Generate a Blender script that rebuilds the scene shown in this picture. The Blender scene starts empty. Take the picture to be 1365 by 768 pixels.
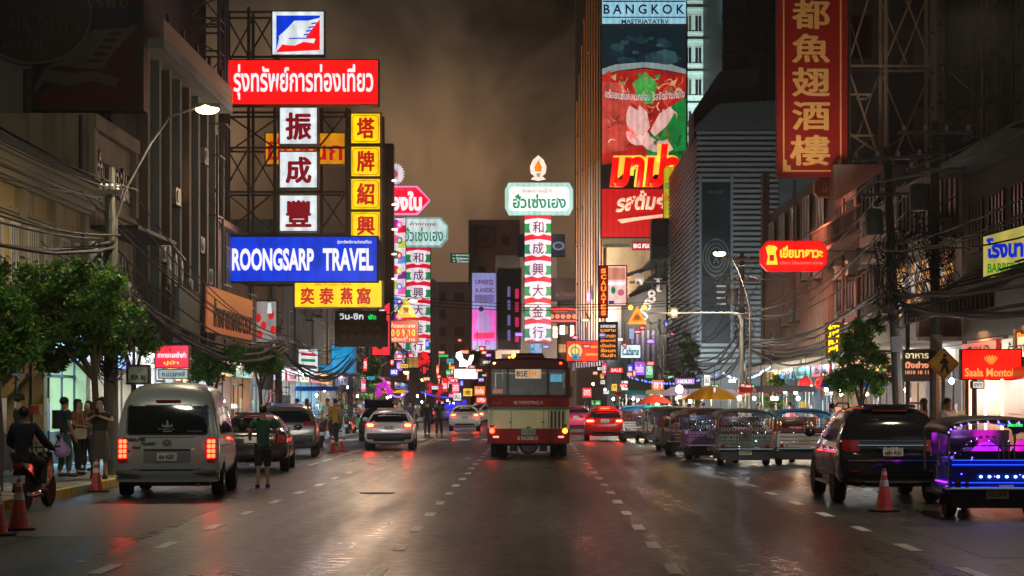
import bpy, bmesh, math, random
from mathutils import Vector, Matrix
from mathutils.bvhtree import BVHTree
R = math.radians
HAZE = .0005
PI = math.pi
rnd = random.Random(11)
S = bpy.context.scene
COL = S.collection
TMP = bpy.data.scenes.new('scratch')      # text and modifiers are turned into meshes here; removed at the end
def bake(ob):
    TMP.collection.objects.link(ob)
    vl = TMP.view_layers[0]; vl.update()
    me = bpy.data.meshes.new_from_object(ob.evaluated_get(vl.depsgraph))
    bpy.data.objects.remove(ob)
    return me

# ------------------------------------------------------------------ camera
F, CX, CY, H = 2654.0, 712.0, 532.0, 1.8        # focal length and horizon measured off the lane lines
cam_d = bpy.data.cameras.new('camera')
cam_d.sensor_width = 36
cam_d.lens = 70
cam_d.shift_x = -30 / 1365
cam_d.shift_y = 148 / 1365
cam_d.clip_start = .1
cam_d.clip_end = 6000
cam = bpy.data.objects.new('camera', cam_d)
cam.location = (0, 0, H)
cam.rotation_euler = (R(90), 0, 0)
COL.objects.link(cam)
S.camera = cam

# ------------------------------------------------------------------ world: night sky, clouds lit brown by the city
w = bpy.data.worlds.new('World')
S.world = w
w.use_nodes = True
nt = w.node_tree
N, L = nt.nodes, nt.links
N.clear()
out = N.new('ShaderNodeOutputWorld')
bg = N.new('ShaderNodeBackground')
tc = N.new('ShaderNodeTexCoord')
sep = N.new('ShaderNodeSeparateXYZ')
L.new(tc.outputs['Generated'], sep.inputs[0])
ramp = N.new('ShaderNodeValToRGB')
L.new(sep.outputs['Z'], ramp.inputs[0])
e = ramp.color_ramp.elements
e[0].position = 0.0; e[0].color = (.060, .036, .022, 1)
e[1].position = .6; e[1].color = (.004, .006, .007, 1)
for p_, c_ in ((.06, (.100, .058, .034, 1)), (.12, (.165, .092, .046, 1)), (.17, (.080, .050, .028, 1)), (.21, (.012, .012, .010, 1))):
    k = ramp.color_ramp.elements.new(p_); k.color = c_
mp = N.new('ShaderNodeMapping')
mp.inputs['Scale'].default_value = (9, 9, 5)
mp.inputs['Rotation'].default_value = (0, R(35), 0)
L.new(tc.outputs['Generated'], mp.inputs[0])
no = N.new('ShaderNodeTexNoise')
no.inputs['Scale'].default_value = 1.3
no.inputs['Detail'].default_value = 5
no.inputs['Distortion'].default_value = .6
L.new(mp.outputs[0], no.inputs['Vector'])
mr = N.new('ShaderNodeMapRange')
mr.inputs['From Min'].default_value = .38
mr.inputs['From Max'].default_value = .66
mr.inputs['To Min'].default_value = .16
mr.inputs['To Max'].default_value = 1.6
L.new(no.outputs['Fac'], mr.inputs[0])
mul = N.new('ShaderNodeVectorMath'); mul.operation = 'SCALE'
L.new(ramp.outputs[0], mul.inputs[0]); L.new(mr.outputs[0], mul.inputs['Scale'])
sky = N.new('ShaderNodeTexSky')
sky.sky_type = 'NISHITA'; sky.sun_disc = False
sky.sun_elevation = R(-4); sky.sun_rotation = R(200)
sk = N.new('ShaderNodeVectorMath'); sk.operation = 'SCALE'; sk.inputs['Scale'].default_value = .004
L.new(sky.outputs[0], sk.inputs[0])
ad = N.new('ShaderNodeVectorMath'); ad.operation = 'ADD'
L.new(mul.outputs[0], ad.inputs[0]); L.new(sk.outputs[0], ad.inputs[1])
L.new(ad.outputs[0], bg.inputs['Color'])
bg.inputs['Strength'].default_value = 1.1
L.new(bg.outputs[0], out.inputs['Surface'])
# faint cool sun lamp added as fill for the deep shadows
ml = bpy.data.lights.new('fill_sun', 'SUN'); ml.energy = .05; ml.angle = R(30); ml.color = (.65, .85, 1)
mo = bpy.data.objects.new('fill_sun', ml); mo.rotation_euler = (R(50), 0, R(20)); COL.objects.link(mo)

S.view_settings.view_transform = 'Standard'
S.view_settings.look = 'None'
S.view_settings.exposure = 0
S.view_settings.gamma = 1
S.render.engine = 'CYCLES'
cy = S.cycles
cy.use_denoising = True
cy.max_bounces = 5; cy.diffuse_bounces = 2; cy.glossy_bounces = 3; cy.transmission_bounces = 4; cy.transparent_max_bounces = 8
cy.sample_clamp_indirect = 4; cy.sample_clamp_direct = 30
cy.caustics_reflective = False; cy.caustics_refractive = False
cy.use_light_tree = True
cy.volume_bounces = 0

# ------------------------------------------------------------------ helpers
def gx(px, Y): return (px - CX) * Y / F
def gz(py, Y): return H - (py - CY) * Y / F
def W(px, py, Y): return Vector((gx(px, Y), Y, gz(py, Y)))
def lin(c):
    return tuple((x / 255) ** 2.2 for x in c)

_m = {}
def surf(name, col, rough=.7, metal=0, var=.25, scale=2.0, bump=0, spec=.5, coat=0, stain=0):
    """painted / stone / metal surface with fine mottling and some stains"""
    if name in _m: return _m[name]
    m = bpy.data.materials.new(name); m.use_nodes = True
    n, l = m.node_tree.nodes, m.node_tree.links
    b = n['Principled BSDF']
    b.inputs['Roughness'].default_value = rough
    b.inputs['Metallic'].default_value = metal
    b.inputs['Specular IOR Level'].default_value = spec
    b.inputs['Coat Weight'].default_value = coat
    if var > 0:
        t = n.new('ShaderNodeTexCoord')
        x = n.new('ShaderNodeTexNoise'); x.inputs['Scale'].default_value = scale; x.inputs['Detail'].default_value = 6
        x.inputs['Roughness'].default_value = .65
        l.new(t.outputs['Object'], x.inputs['Vector'])
        r = n.new('ShaderNodeMapRange'); r.inputs['From Min'].default_value = .3; r.inputs['From Max'].default_value = .7
        r.inputs['To Min'].default_value = 1 - var; r.inputs['To Max'].default_value = 1 + var * .6
        l.new(x.outputs['Fac'], r.inputs[0])
        s_ = n.new('ShaderNodeVectorMath'); s_.operation = 'SCALE'; s_.inputs[0].default_value = col[:3]
        l.new(r.outputs[0], s_.inputs['Scale'])
        last = s_.outputs[0]
        if stain:
            mp_ = n.new('ShaderNodeMapping'); mp_.inputs['Scale'].default_value = (1.6, 1.6, .22)
            l.new(t.outputs['Object'], mp_.inputs[0])
            y = n.new('ShaderNodeTexNoise'); y.inputs['Scale'].default_value = 1.5; y.inputs['Detail'].default_value = 5
            l.new(mp_.outputs[0], y.inputs['Vector'])
            r2 = n.new('ShaderNodeMapRange'); r2.inputs['From Min'].default_value = .5; r2.inputs['From Max'].default_value = .72
            r2.inputs['To Min'].default_value = 1; r2.inputs['To Max'].default_value = 1 - stain
            l.new(y.outputs['Fac'], r2.inputs[0])
            s2 = n.new('ShaderNodeVectorMath'); s2.operation = 'SCALE'
            l.new(last, s2.inputs[0]); l.new(r2.outputs[0], s2.inputs['Scale']); last = s2.outputs[0]
        l.new(last, b.inputs['Base Color'])
        if bump:
            bp = n.new('ShaderNodeBump'); bp.inputs['Strength'].default_value = bump; bp.inputs['Distance'].default_value = .02
            z = n.new('ShaderNodeTexNoise'); z.inputs['Scale'].default_value = scale * 9; z.inputs['Detail'].default_value = 4
            l.new(t.outputs['Object'], z.inputs['Vector'])
            l.new(z.outputs['Fac'], bp.inputs['Height']); l.new(bp.outputs[0], b.inputs['Normal'])
    else:
        b.inputs['Base Color'].default_value = (*col[:3], 1)
    _m[name] = m
    return m

def emi(name, col, e=1.0, sample=True, var=0, scale=1.5, body=.05):
    """something that gives off light; col as seen (0-255)"""
    if name in _m: return _m[name]
    m = bpy.data.materials.new(name); m.use_nodes = True
    n, l = m.node_tree.nodes, m.node_tree.links
    b = n['Principled BSDF']
    c = lin(col)
    b.inputs['Base Color'].default_value = (c[0] * .6 + .02, c[1] * .6 + .02, c[2] * .6 + .02, 1)
    b.inputs['Roughness'].default_value = .35
    b.inputs['Emission Color'].default_value = (*c, 1)
    b.inputs['Emission Strength'].default_value = e
    if var:
        t = n.new('ShaderNodeTexCoord')
        x = n.new('ShaderNodeTexNoise'); x.inputs['Scale'].default_value = scale; x.inputs['Detail'].default_value = 3
        l.new(t.outputs['Object'], x.inputs['Vector'])
        r = n.new('ShaderNodeMapRange'); r.inputs['From Min'].default_value = .3; r.inputs['From Max'].default_value = .7
        r.inputs['To Min'].default_value = e * (1 - var); r.inputs['To Max'].default_value = e * (1 + var)
        l.new(x.outputs['Fac'], r.inputs[0])
        # soft bands of the tubes behind the acrylic, and a film of dirt
        wv = n.new('ShaderNodeTexWave'); wv.bands_direction = 'X'; wv.inputs['Scale'].default_value = .55; wv.inputs['Distortion'].default_value = .4; l.new(t.outputs['Object'], wv.inputs['Vector'])
        r3 = n.new('ShaderNodeMapRange'); r3.inputs['To Min'].default_value = .86; r3.inputs['To Max'].default_value = 1.1; l.new(wv.outputs['Fac'], r3.inputs[0])
        d_ = n.new('ShaderNodeTexNoise'); d_.inputs['Scale'].default_value = 5; d_.inputs['Detail'].default_value = 8; l.new(t.outputs['Object'], d_.inputs['Vector'])
        r4 = n.new('ShaderNodeMapRange'); r4.inputs['From Min'].default_value = .5; r4.inputs['From Max'].default_value = .75; r4.inputs['To Min'].default_value = 1; r4.inputs['To Max'].default_value = .72; l.new(d_.outputs['Fac'], r4.inputs[0])
        q1 = n.new('ShaderNodeMath'); q1.operation = 'MULTIPLY'; l.new(r.outputs[0], q1.inputs[0]); l.new(r3.outputs[0], q1.inputs[1])
        q2 = n.new('ShaderNodeMath'); q2.operation = 'MULTIPLY'; l.new(q1.outputs[0], q2.inputs[0]); l.new(r4.outputs[0], q2.inputs[1])
        l.new(q2.outputs[0], b.inputs['Emission Strength'])
    if not sample: m.cycles.emission_sampling = 'NONE'
    _m[name] = m
    return m

def glass(name, col=(.01, .012, .015), rough=.06):
    return surf(name, col, rough=rough, var=0, spec=.8)

class MB:
    def __init__(s): s.v = []; s.f = []
    def add(s, vs, fs):
        n = len(s.v); s.v += [tuple(v) for v in vs]; s.f += [tuple(i + n for i in f) for f in fs]; return s
    def box(s, x0, x1, y0, y1, z0, z1):
        return s.add([(x0, y0, z0), (x1, y0, z0), (x1, y1, z0), (x0, y1, z0), (x0, y0, z1), (x1, y0, z1), (x1, y1, z1), (x0, y1, z1)],
                     [(0, 3, 2, 1), (4, 5, 6, 7), (0, 1, 5, 4), (1, 2, 6, 5), (2, 3, 7, 6), (3, 0, 4, 7)])
    def cbox(s, c, d, rot=None):
        m = rot or Matrix.Identity(3); c = Vector(c)
        vs = []
        for z in (-.5, .5):
            for x, y in ((-.5, -.5), (.5, -.5), (.5, .5), (-.5, .5)):
                vs.append(c + m @ Vector((x * d[0], y * d[1], z * d[2])))
        return s.add(vs, [(0, 3, 2, 1), (4, 5, 6, 7), (0, 1, 5, 4), (1, 2, 6, 5), (2, 3, 7, 6), (3, 0, 4, 7)])
    def tube(s, pts, r, n=6, cap=True):
        pts = [Vector(p) for p in pts]
        rs = r if isinstance(r, (list, tuple)) else [r] * len(pts)
        rings = []
        up = None
        for i, p in enumerate(pts):
            d = (pts[min(i + 1, len(pts) - 1)] - pts[max(i - 1, 0)])
            if d.length < 1e-9: d = Vector((0, 0, 1))
            d.normalize()
            if up is None or abs(up.dot(d)) > .95:
                up = Vector((0, 0, 1)) if abs(d.z) < .9 else Vector((1, 0, 0))
            a = d.cross(up).normalized(); b = a.cross(d).normalized(); up = b
            rings.append([p + (a * math.cos(2 * PI * k / n) + b * math.sin(2 * PI * k / n)) * rs[i] for k in range(n)])
        vs = [v for g in rings for v in g]; fs = []
        for i in range(len(rings) - 1):
            for k in range(n):
                k2 = (k + 1) % n
                fs.append((i * n + k, i * n + k2, (i + 1) * n + k2, (i + 1) * n + k))
        if cap:
            fs.append(tuple(range(n))); fs.append(tuple(reversed(range((len(rings) - 1) * n, len(rings) * n))))
        return s.add(vs, fs)
    def lathe(s, prof, c=(0, 0, 0), n=16, axis='z'):
        vs = []; fs = []; c = Vector(c)
        for r_, z in prof:
            for k in range(n):
                a = 2 * PI * k / n
                p = (r_ * math.cos(a), r_ * math.sin(a), z)
                if axis == 'x': p = (p[2], p[0], p[1])
                if axis == 'y': p = (p[0], p[2], p[1])
                vs.append(c + Vector(p))
        for i in range(len(prof) - 1):
            for k in range(n):
                k2 = (k + 1) % n
                fs.append((i * n + k, i * n + k2, (i + 1) * n + k2, (i + 1) * n + k))
        fs.append(tuple(reversed(range(n)))); fs.append(tuple(range((len(prof) - 1) * n, len(prof) * n)))
        return s.add(vs, fs)
    def ell(s, c, r, n=12, m=8):
        prof = [(max(1e-4, math.sin(PI * i / m)), -math.cos(PI * i / m)) for i in range(m + 1)]
        t = MB().lathe(prof, n=n)
        return s.add([(c[0] + v[0] * r[0], c[1] + v[1] * r[1], c[2] + v[2] * r[2]) for v in t.v], t.f)
    def prism(s, pts, a, b, plane='xz'):
        """polygon extruded along the axis left over, from a to b"""
        def q(p, d):
            if plane == 'xz': return (p[0], d, p[1])
            if plane == 'yz': return (d, p[0], p[1])
            return (p[0], p[1], d)
        n = len(pts)
        vs = [q(p, a) for p in pts] + [q(p, b) for p in pts]
        return s.add(vs, [tuple(range(n)), tuple(reversed(range(n, 2 * n)))] + [(i, i + n, (i + 1) % n + n, (i + 1) % n) for i in range(n)])
    def loft(s, rings):
        n = len(rings[0]); vs = [v for g in rings for v in g]; fs = []
        for i in range(len(rings) - 1):
            for k in range(n):
                k2 = (k + 1) % n
                fs.append((i * n + k, i * n + k2, (i + 1) * n + k2, (i + 1) * n + k))
        fs.append(tuple(reversed(range(n)))); fs.append(tuple(range((len(rings) - 1) * n, len(rings) * n)))
        return s.add(vs, fs)
    def mesh(s, name, mat=None, sharp=35):
        me = bpy.data.meshes.new(name); me.from_pydata(s.v, [], s.f)
        bm = bmesh.new(); bm.from_mesh(me); bmesh.ops.recalc_face_normals(bm, faces=bm.faces); bm.to_mesh(me); bm.free()
        if sharp:
            me.shade_smooth(); me.set_sharp_from_angle(angle=R(sharp))
        if mat: me.materials.append(mat)
        return me
    def obj(s, name, mat, parent=None, sharp=35, label=None):
        return link(name, s.mesh(name, mat, sharp), parent, label)

def link(name, me, parent=None, label=None):
    o = bpy.data.objects.new(name, me); COL.objects.link(o)
    if parent is not None: o.parent = parent
    if label: o['label'] = label
    return o
def tag(o, label, cat, group=None):
    o['label'] = label; o['category'] = cat
    if group: o['group'] = group
    return o
def thing(name, label, cat, loc=(0, 0, 0), rz=0, group=None):
    o = bpy.data.objects.new(name, None); COL.objects.link(o)
    o.location = loc; o.rotation_euler = (0, 0, rz); o.empty_display_size = .2
    return tag(o, label, cat, group)
def kind(o, k): o['kind'] = k; return o
def dup(root, loc=None, rz=None, label=None, group=None, scale=None):
    def cp(o, par):
        c = o.copy(); COL.objects.link(c); c.parent = par
        for ch in o.children: cp(ch, c)
        return c
    r = cp(root, None)
    if loc is not None: r.location = loc
    if rz is not None: r.rotation_euler = (0, 0, rz)
    if label: r['label'] = label
    if group: r['group'] = group
    if scale: r.scale = (scale,) * 3
    return r

UB = {}
def bar(p0, p1, t, mat, parent=None, name='bar', round_=False):
    """a straight member between two points, one object, sharing one unit mesh per material"""
    key = (mat.name, round_)
    if key not in UB:
        UB[key] = (MB().tube([(0, 0, -.5), (0, 0, .5)], .5, 8) if round_ else MB().box(-.5, .5, -.5, .5, -.5, .5)).mesh('bar', mat, 35 if round_ else 0)
    p0, p1 = Vector(p0), Vector(p1); d = p1 - p0
    o = link(name, UB[key], parent)
    o.location = (p0 + p1) / 2
    o.rotation_mode = 'QUATERNION'
    o.rotation_quaternion = d.to_track_quat('Z', 'Y')
    tt = t if isinstance(t, (tuple, list)) else (t, t)
    o.scale = (tt[0], tt[1], max(d.length, .001))
    return o
def block(x0, x1, y0, y1, z0, z1, mat, parent=None, name='block', label=None):
    """an axis-aligned piece sharing the unit box mesh"""
    key = (mat.name, False)
    if key not in UB: UB[key] = MB().box(-.5, .5, -.5, .5, -.5, .5).mesh('bar', mat, 0)
    o = link(name, UB[key], parent, label)
    o.location = ((x0 + x1) / 2, (y0 + y1) / 2, (z0 + z1) / 2)
    o.scale = (abs(x1 - x0), abs(y1 - y0), abs(z1 - z0))
    return o

def text(s, w_, h_, mat, parent, c, rz=0, name='lettering', bold=0, ext=.012, fit=True, shear=0, label=None, arc=0):
    """lettering as real raised letters fitted to w_ x h_, centred on c; rz=0 faces -Y"""
    cu = bpy.data.curves.new('t', 'FONT'); cu.body = s; cu.size = 1; cu.resolution_u = 3; cjk = any(ord(q) > 0x2e80 for q in s); cu.offset = 0 if cjk else bold; cu.shear = shear
    cu.fill_mode = 'FRONT'
    cu.space_line = 1.05
    me = bake(bpy.data.objects.new('t', cu)); bpy.data.curves.remove(cu)
    if not me.vertices: return None
    if cjk and bold:      # thicken Chinese strokes by stacking slightly shifted copies, each a hair behind the last
        src = bmesh.new(); src.from_mesh(me); base = [v.co.copy() for v in src.verts]; fcs = [[v.index for v in f.verts] for f in src.faces]; src.free()
        V_, F_ = [], []
        for k in range(9):
            a = 2 * PI * k / 8; q = 0 if k == 8 else bold * 1.1
            for c_ in base: V_.append((c_.x + q * math.cos(a) * 1.15, c_.y + q * math.sin(a) * .85, k * .0007))
            F_ += [tuple(i + k * len(base) for i in f) for f in fcs]
        me = bpy.data.meshes.new('t'); me.from_pydata(V_, [], F_)
    xs = [v.co.x for v in me.vertices]; ys = [v.co.y for v in me.vertices]
    x0, x1, y0, y1 = min(xs), max(xs), min(ys), max(ys)
    sx = w_ / max(x1 - x0, .01); sy = h_ / max(y1 - y0, .01)
    if not fit: sx = sy = min(sx, sy)
    cz, sn = math.cos(rz), math.sin(rz)
    bm = bmesh.new(); bm.from_mesh(me)
    def place(v):
        lx = (v.x - (x0 + x1) / 2) * sx; lz = (v.y - (y0 + y1) / 2) * sy; ly = v.z
        if arc: lz += arc * (1 - (2 * lx / w_) ** 2)
        return Vector((c[0] + lx * cz - ly * sn, c[1] + lx * sn + ly * cz, c[2] + lz))
    # extrude back for thickness
    es = [e_ for e_ in bm.edges if e_.is_boundary]
    r_ = bmesh.ops.extrude_edge_only(bm, edges=es)
    for g in r_['geom']:
        if isinstance(g, bmesh.types.BMVert): g.co.z += ext
    for v in bm.verts: v.co = place(Vector((v.co.x, v.co.y, v.co.z - (0 if v.co.z > 1e-6 else 0))))
    bm.to_mesh(me); bm.free()
    me.name = name; me.materials.clear(); me.materials.append(mat)
    return link(name, me, parent, label)

def skin(name, verts, edges, rads, mat, parent=None, sub=1, root=0):
    me = bpy.data.meshes.new(name); me.from_pydata([tuple(v) for v in verts], edges, [])
    o = bpy.data.objects.new(name, me)
    o.modifiers.new('s', 'SKIN')
    for i, r_ in enumerate(rads):
        sv = me.skin_vertices[0].data[i]
        sv.radius = (r_, r_) if not isinstance(r_, tuple) else r_
        sv.use_root = i == root
    if sub:
        m_ = o.modifiers.new('u', 'SUBSURF'); m_.levels = sub; m_.render_levels = sub
    me2 = bake(o)
    me2.name = name
    me2.shade_smooth(); me2.materials.clear(); me2.materials.append(mat)
    return link(name, me2, parent)

def subsurf(me, lv=1):
    o = bpy.data.objects.new('x', me)
    m_ = o.modifiers.new('u', 'SUBSURF'); m_.levels = lv; m_.render_levels = lv
    r_ = bake(o); r_.name = me.name; r_.shade_smooth()
    return r_
def tree_of(me):
    return BVHTree.FromPolygons([v.co.copy() for v in me.vertices], [tuple(p.vertices) for p in me.polygons])
def proj(tree, pts, axis, mat, parent, name, off=.008, cuts=2, label=None, rev=0):
    """a shaped panel that follows the body: outline in rear view (axis 'y': x,z) or side view (axis 'x+','x-': y,z)"""
    bm = bmesh.new()
    vs = [bm.verts.new((p[0], p[1], 0)) for p in pts]
    bm.faces.new(vs)
    bmesh.ops.triangulate(bm, faces=bm.faces)
    if cuts:
        bmesh.ops.subdivide_edges(bm, edges=bm.edges, cuts=cuts, use_grid_fill=True)
    hits = {}
    for v in bm.verts:
        a, b = v.co.x, v.co.y
        if axis == 'y': o_, d = Vector((a, -9, b)), Vector((0, 1, 0))
        elif axis == 'x+': o_, d = Vector((9, a, b)), Vector((-1, 0, 0))
        else: o_, d = Vector((-9, a, b)), Vector((1, 0, 0))
        h = tree.ray_cast(o_, d)[0]
        hits[v] = (o_, d, h)
    known = [h for (_, _, h) in hits.values() if h is not None]
    if not known: bm.free(); return None
    for v, (o_, d, h) in hits.items():
        if h is None:
            q = min(known, key=lambda k: (k - o_ - d * d.dot(k - o_)).length)
            h = o_ + d * d.dot(q - o_)
        v.co = h - d * off
        dd = d
    es = [e_ for e_ in bm.edges if e_.is_boundary]
    r_ = bmesh.ops.extrude_edge_only(bm, edges=es)
    for g in r_['geom']:
        if isinstance(g, bmesh.types.BMVert): g.co += dd * (off + .01)
    bmesh.ops.recalc_face_normals(bm, faces=bm.faces)
    me = bpy.data.meshes.new(name); bm.to_mesh(me); bm.free()
    me.shade_smooth(); me.set_sharp_from_angle(angle=R(40)); me.materials.append(mat)
    return link(name, me, parent, label)
def rrect(x0, x1, z0, z1, r_=.05, n=3):
    p = []
    for cx_, cz_, a0 in ((x1 - r_, z0 + r_, -90), (x1 - r_, z1 - r_, 0), (x0 + r_, z1 - r_, 90), (x0 + r_, z0 + r_, 180)):
        for k in range(n + 1):
            a = R(a0 + 90 * k / n); p.append((cx_ + r_ * math.cos(a), cz_ + r_ * math.sin(a)))
    return p
def circ(x, z, r_, n=14, ry=None): return [(x + r_ * math.cos(2 * PI * k / n), z + (ry or r_) * math.sin(2 * PI * k / n)) for k in range(n)]

def lamp(kind_, name, loc, power, col, size=.3, parent=None, rot=None, spot=None, rad=.1):
    d = bpy.data.lights.new(name, kind_); d.energy = power; d.color = col
    if kind_ == 'AREA': d.size = size
    elif kind_ == 'SPOT': d.shadow_soft_size = rad; d.spot_size = spot or R(150); d.spot_blend = .8
    else: d.shadow_soft_size = rad
    o = bpy.data.objects.new(name, d); COL.objects.link(o); o.location = loc
    if rot: o.rotation_euler = rot
    if parent: o.parent = parent
    return o

# ------------------------------------------------------------------ shared materials
M_steel = surf('galvanised_steel', (.22, .21, .20), .55, .5, .35, 3)
M_dsteel = surf('dark_painted_steel', (.05, .05, .05), .6, .2, .3, 3)
M_rsteel = surf('rusty_steel', (.16, .10, .07), .75, .1, .5, 3)
M_conc = surf('weathered_concrete', (.28, .27, .25), .85, 0, .35, 1.2, .3, stain=.5)
M_black = surf('black_plastic', (.015, .015, .017), .5, 0, .2, 4)
M_rub = surf('tyre_rubber', (.018, .018, .018), .85, 0, .2, 8)
M_chrome = surf('chrome', (.75, .75, .77), .12, 1, 0)
M_alu = surf('brushed_aluminium', (.45, .45, .46), .35, .9, .2, 4)
M_white = surf('white_paint', (.75, .75, .72), .6, 0, .12, 2)
M_cable = surf('cable_sheath', (.018, .018, .02), .7, 0, .2, 5)
M_glass = glass('dark_window_glass')
M_red_on = emi('tail_lamp_red_lit', (255, 42, 26), 26, True)
M_red_hot = emi('brake_lamp_lit', (255, 40, 26), 120, True)
M_red_off = surf('tail_lamp_red_lens', (.25, .01, .008), .15, 0, 0, spec=.8)
M_amb_on = emi('amber_lamp_lit', (255, 150, 40), 8, True)
M_plate = surf('number_plate_white', (.6, .6, .58), .4, 0, .1, 6)
E_white = emi('white_lit_acrylic', (235, 240, 245), 1.25, True, .12)
E_tube = emi('fluorescent_tube_glass', (235, 248, 255), 9, True)
E_warm = emi('warm_bulb_glass', (255, 214, 150), 9, True)
E_wletter = emi('white_lit_letter', (245, 240, 245), 1.1, False)
E_rletter = emi('red_lit_letter', (190, 20, 25), .8, False)
# ------------------------------------------------------------------ ground, road, pavements
def asphalt():
    m = bpy.data.materials.new('worn_asphalt'); m.use_nodes = True
    n, l = m.node_tree.nodes, m.node_tree.links
    b = n['Principled BSDF']
    t = n.new('ShaderNodeTexCoord')
    def noise(sc, det=5, mp=None):
        x = n.new('ShaderNodeTexNoise'); x.inputs['Scale'].default_value = sc; x.inputs['Detail'].default_value = det
        if mp:
            q = n.new('ShaderNodeMapping'); q.inputs['Scale'].default_value = mp; l.new(t.outputs['Object'], q.inputs[0]); l.new(q.outputs[0], x.inputs['Vector'])
        else: l.new(t.outputs['Object'], x.inputs['Vector'])
        return x.outputs['Fac']
    def mrange(i, a, b_, c, d):
        r = n.new('ShaderNodeMapRange'); r.inputs['From Min'].default_value = a; r.inputs['From Max'].default_value = b_
        r.inputs['To Min'].default_value = c; r.inputs['To Max'].default_value = d; l.new(i, r.inputs[0]); return r.outputs[0]
    def mth(op, a, b_):
        r = n.new('ShaderNodeMath'); r.operation = op
        for i, q in enumerate((a, b_)):
            if isinstance(q, (int, float)): r.inputs[i].default_value = q
            else: l.new(q, r.inputs[i])
        return r.outputs[0]
    big = noise(.35, 4, (1, .22, 1)); fine = noise(28, 6); streak = noise(1.1, 4, (1.6, .06, 1)); grit = noise(90, 2)
    patch = n.new('ShaderNodeTexVoronoi'); patch.inputs['Scale'].default_value = .16; l.new(t.outputs['Object'], patch.inputs['Vector'])
    v = mth('MULTIPLY', mrange(big, .3, .7, .7, 1.35), mrange(fine, .3, .7, .65, 1.4))
    v = mth('MULTIPLY', v, mrange(streak, .35, .65, .75, 1.3))
    v = mth('MULTIPLY', v, mrange(noise(13, 6), .35, .65, .62, 1.5)); v = mth('MULTIPLY', v, mrange(noise(.9, 5), .35, .65, .75, 1.3))
    # cracks : edges of large warped cells, only where a second noise allows
    wn = n.new('ShaderNodeTexNoise'); wn.inputs['Scale'].default_value = 1.2; wn.inputs['Detail'].default_value = 6; l.new(t.outputs['Object'], wn.inputs['Vector'])
    wa = n.new('ShaderNodeVectorMath'); wa.operation = 'SCALE'; wa.inputs['Scale'].default_value = 1.4; l.new(wn.outputs['Color'], wa.inputs[0])
    wb = n.new('ShaderNodeVectorMath'); wb.operation = 'ADD'; l.new(t.outputs['Object'], wb.inputs[0]); l.new(wa.outputs[0], wb.inputs[1])
    vc = n.new('ShaderNodeTexVoronoi'); vc.feature = 'DISTANCE_TO_EDGE'; vc.inputs['Scale'].default_value = .33; l.new(wb.outputs[0], vc.inputs['Vector'])
    ck = mrange(vc.outputs['Distance'], 0, .014, .35, 1)
    v = mth('MULTIPLY', v, ck)
    sp = noise(3.2, 3); v = mth('MULTIPLY', v, mrange(sp, .62, .70, 1, .55))      # oil spots
    sc = n.new('ShaderNodeVectorMath'); sc.operation = 'SCALE'; sc.inputs[0].default_value = (.027, .032, .032); l.new(v, sc.inputs['Scale'])
    l.new(sc.outputs[0], b.inputs['Base Color'])
    rg = mth('ADD', mrange(noise(5, 6), .35, .65, -.04, .06), mth('ADD', mrange(big, .3, .7, .27, .43), mrange(streak, .3, .7, -.07, .08)))
    l.new(rg, b.inputs['Roughness'])
    bp = n.new('ShaderNodeBump'); bp.inputs['Strength'].default_value = .35; bp.inputs['Distance'].default_value = .004
    h = mth('ADD', mth('ADD', grit, fine), mth('MULTIPLY', ck, .5)); l.new(h, bp.inputs['Height']); l.new(bp.outputs[0], b.inputs['Normal'])
    return m
M_asph = asphalt()
g = kind(MB().add([(-140, -50, -.008), (140, -50, -.008), (140, 520, -.008), (-140, 520, -.008)], [(0, 1, 2, 3)]).obj('ground', surf('city_ground', (.05, .048, .045), .9, 0, .3, .5)), 'structure')
KL, KR = -8.6, 8.7
FL, FR = -12.0, 12.5
road = kind(MB().add([(KL, -40, 0), (KR, -40, 0), (KR, 460, 0), (KL, 460, 0)], [(0, 1, 2, 3)]).obj('road', M_asph), 'structure')
def paint_mat():
    m = surf('worn_road_paint', (.85, .83, .76), .42, 0, .45, 7)
    return m
M_paint = paint_mat()
dash = MB().box(-.075, .075, -.55, .55, .004, .008).mesh('lane_dash', M_paint, 0)
for lx, y0_ in ((-4.52, 17.6), (-1.62, 17.2), (1.45, 17.6), (4.52, 17.2)):
    y = y0_
    while y < 170:
        if rnd.random() > .03:
            o = link('lane_dash', dash, road); o.location = (lx + rnd.uniform(-.015, .015), y, 0); o.rotation_euler = (0, 0, rnd.uniform(-.01, .01)); o.scale = (rnd.uniform(.9, 1.1), rnd.uniform(.85, 1.1), 1)
        y += 3.44
stripe = MB().box(-.25, .25, -1.5, 1.5, .004, .008).mesh('crossing_stripe', M_paint, 0)
for k in range(17):
    o = link('crossing_stripe', stripe, road); o.location = (-8.1 + k * 1.0, 88, 0)
# long edge line on the left and a bay line at right
for xx, ya, yb in ((-6.1, 55, 84), (6.9, 58, 84)):
    y = ya
    while y < yb:
        o = link('edge_line', dash, road); o.location = (xx, y, 0); o.scale = (.8, 2.4, 1); y += 3.6
mh = MB().lathe([(.34, .0045), (.34, .011), (.30, .012), (.01, .012)], n=20).mesh('manhole_cover', surf('cast_iron', (.05, .05, .05), .5, .6, .4, 12, .6))
for x_, y_ in ((-3.0, 38), (.3, 52), (3.2, 64)):
    o = link('manhole_cover', mh, road); o.location = (x_, y_, 0)
# repair patches of newer asphalt
M_patch = surf('newer_asphalt_patch', (.034, .033, .032), .40, 0, .35, 14, .5)
for x0, x1, y0, y1 in ((-7.9, -5.2, 26, 34), (5.1, 7.6, 22.5, 28)):
    MB().box(x0, x1, y0, y1, .001, .0035).obj('asphalt_patch', M_patch, road, 0)
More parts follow.
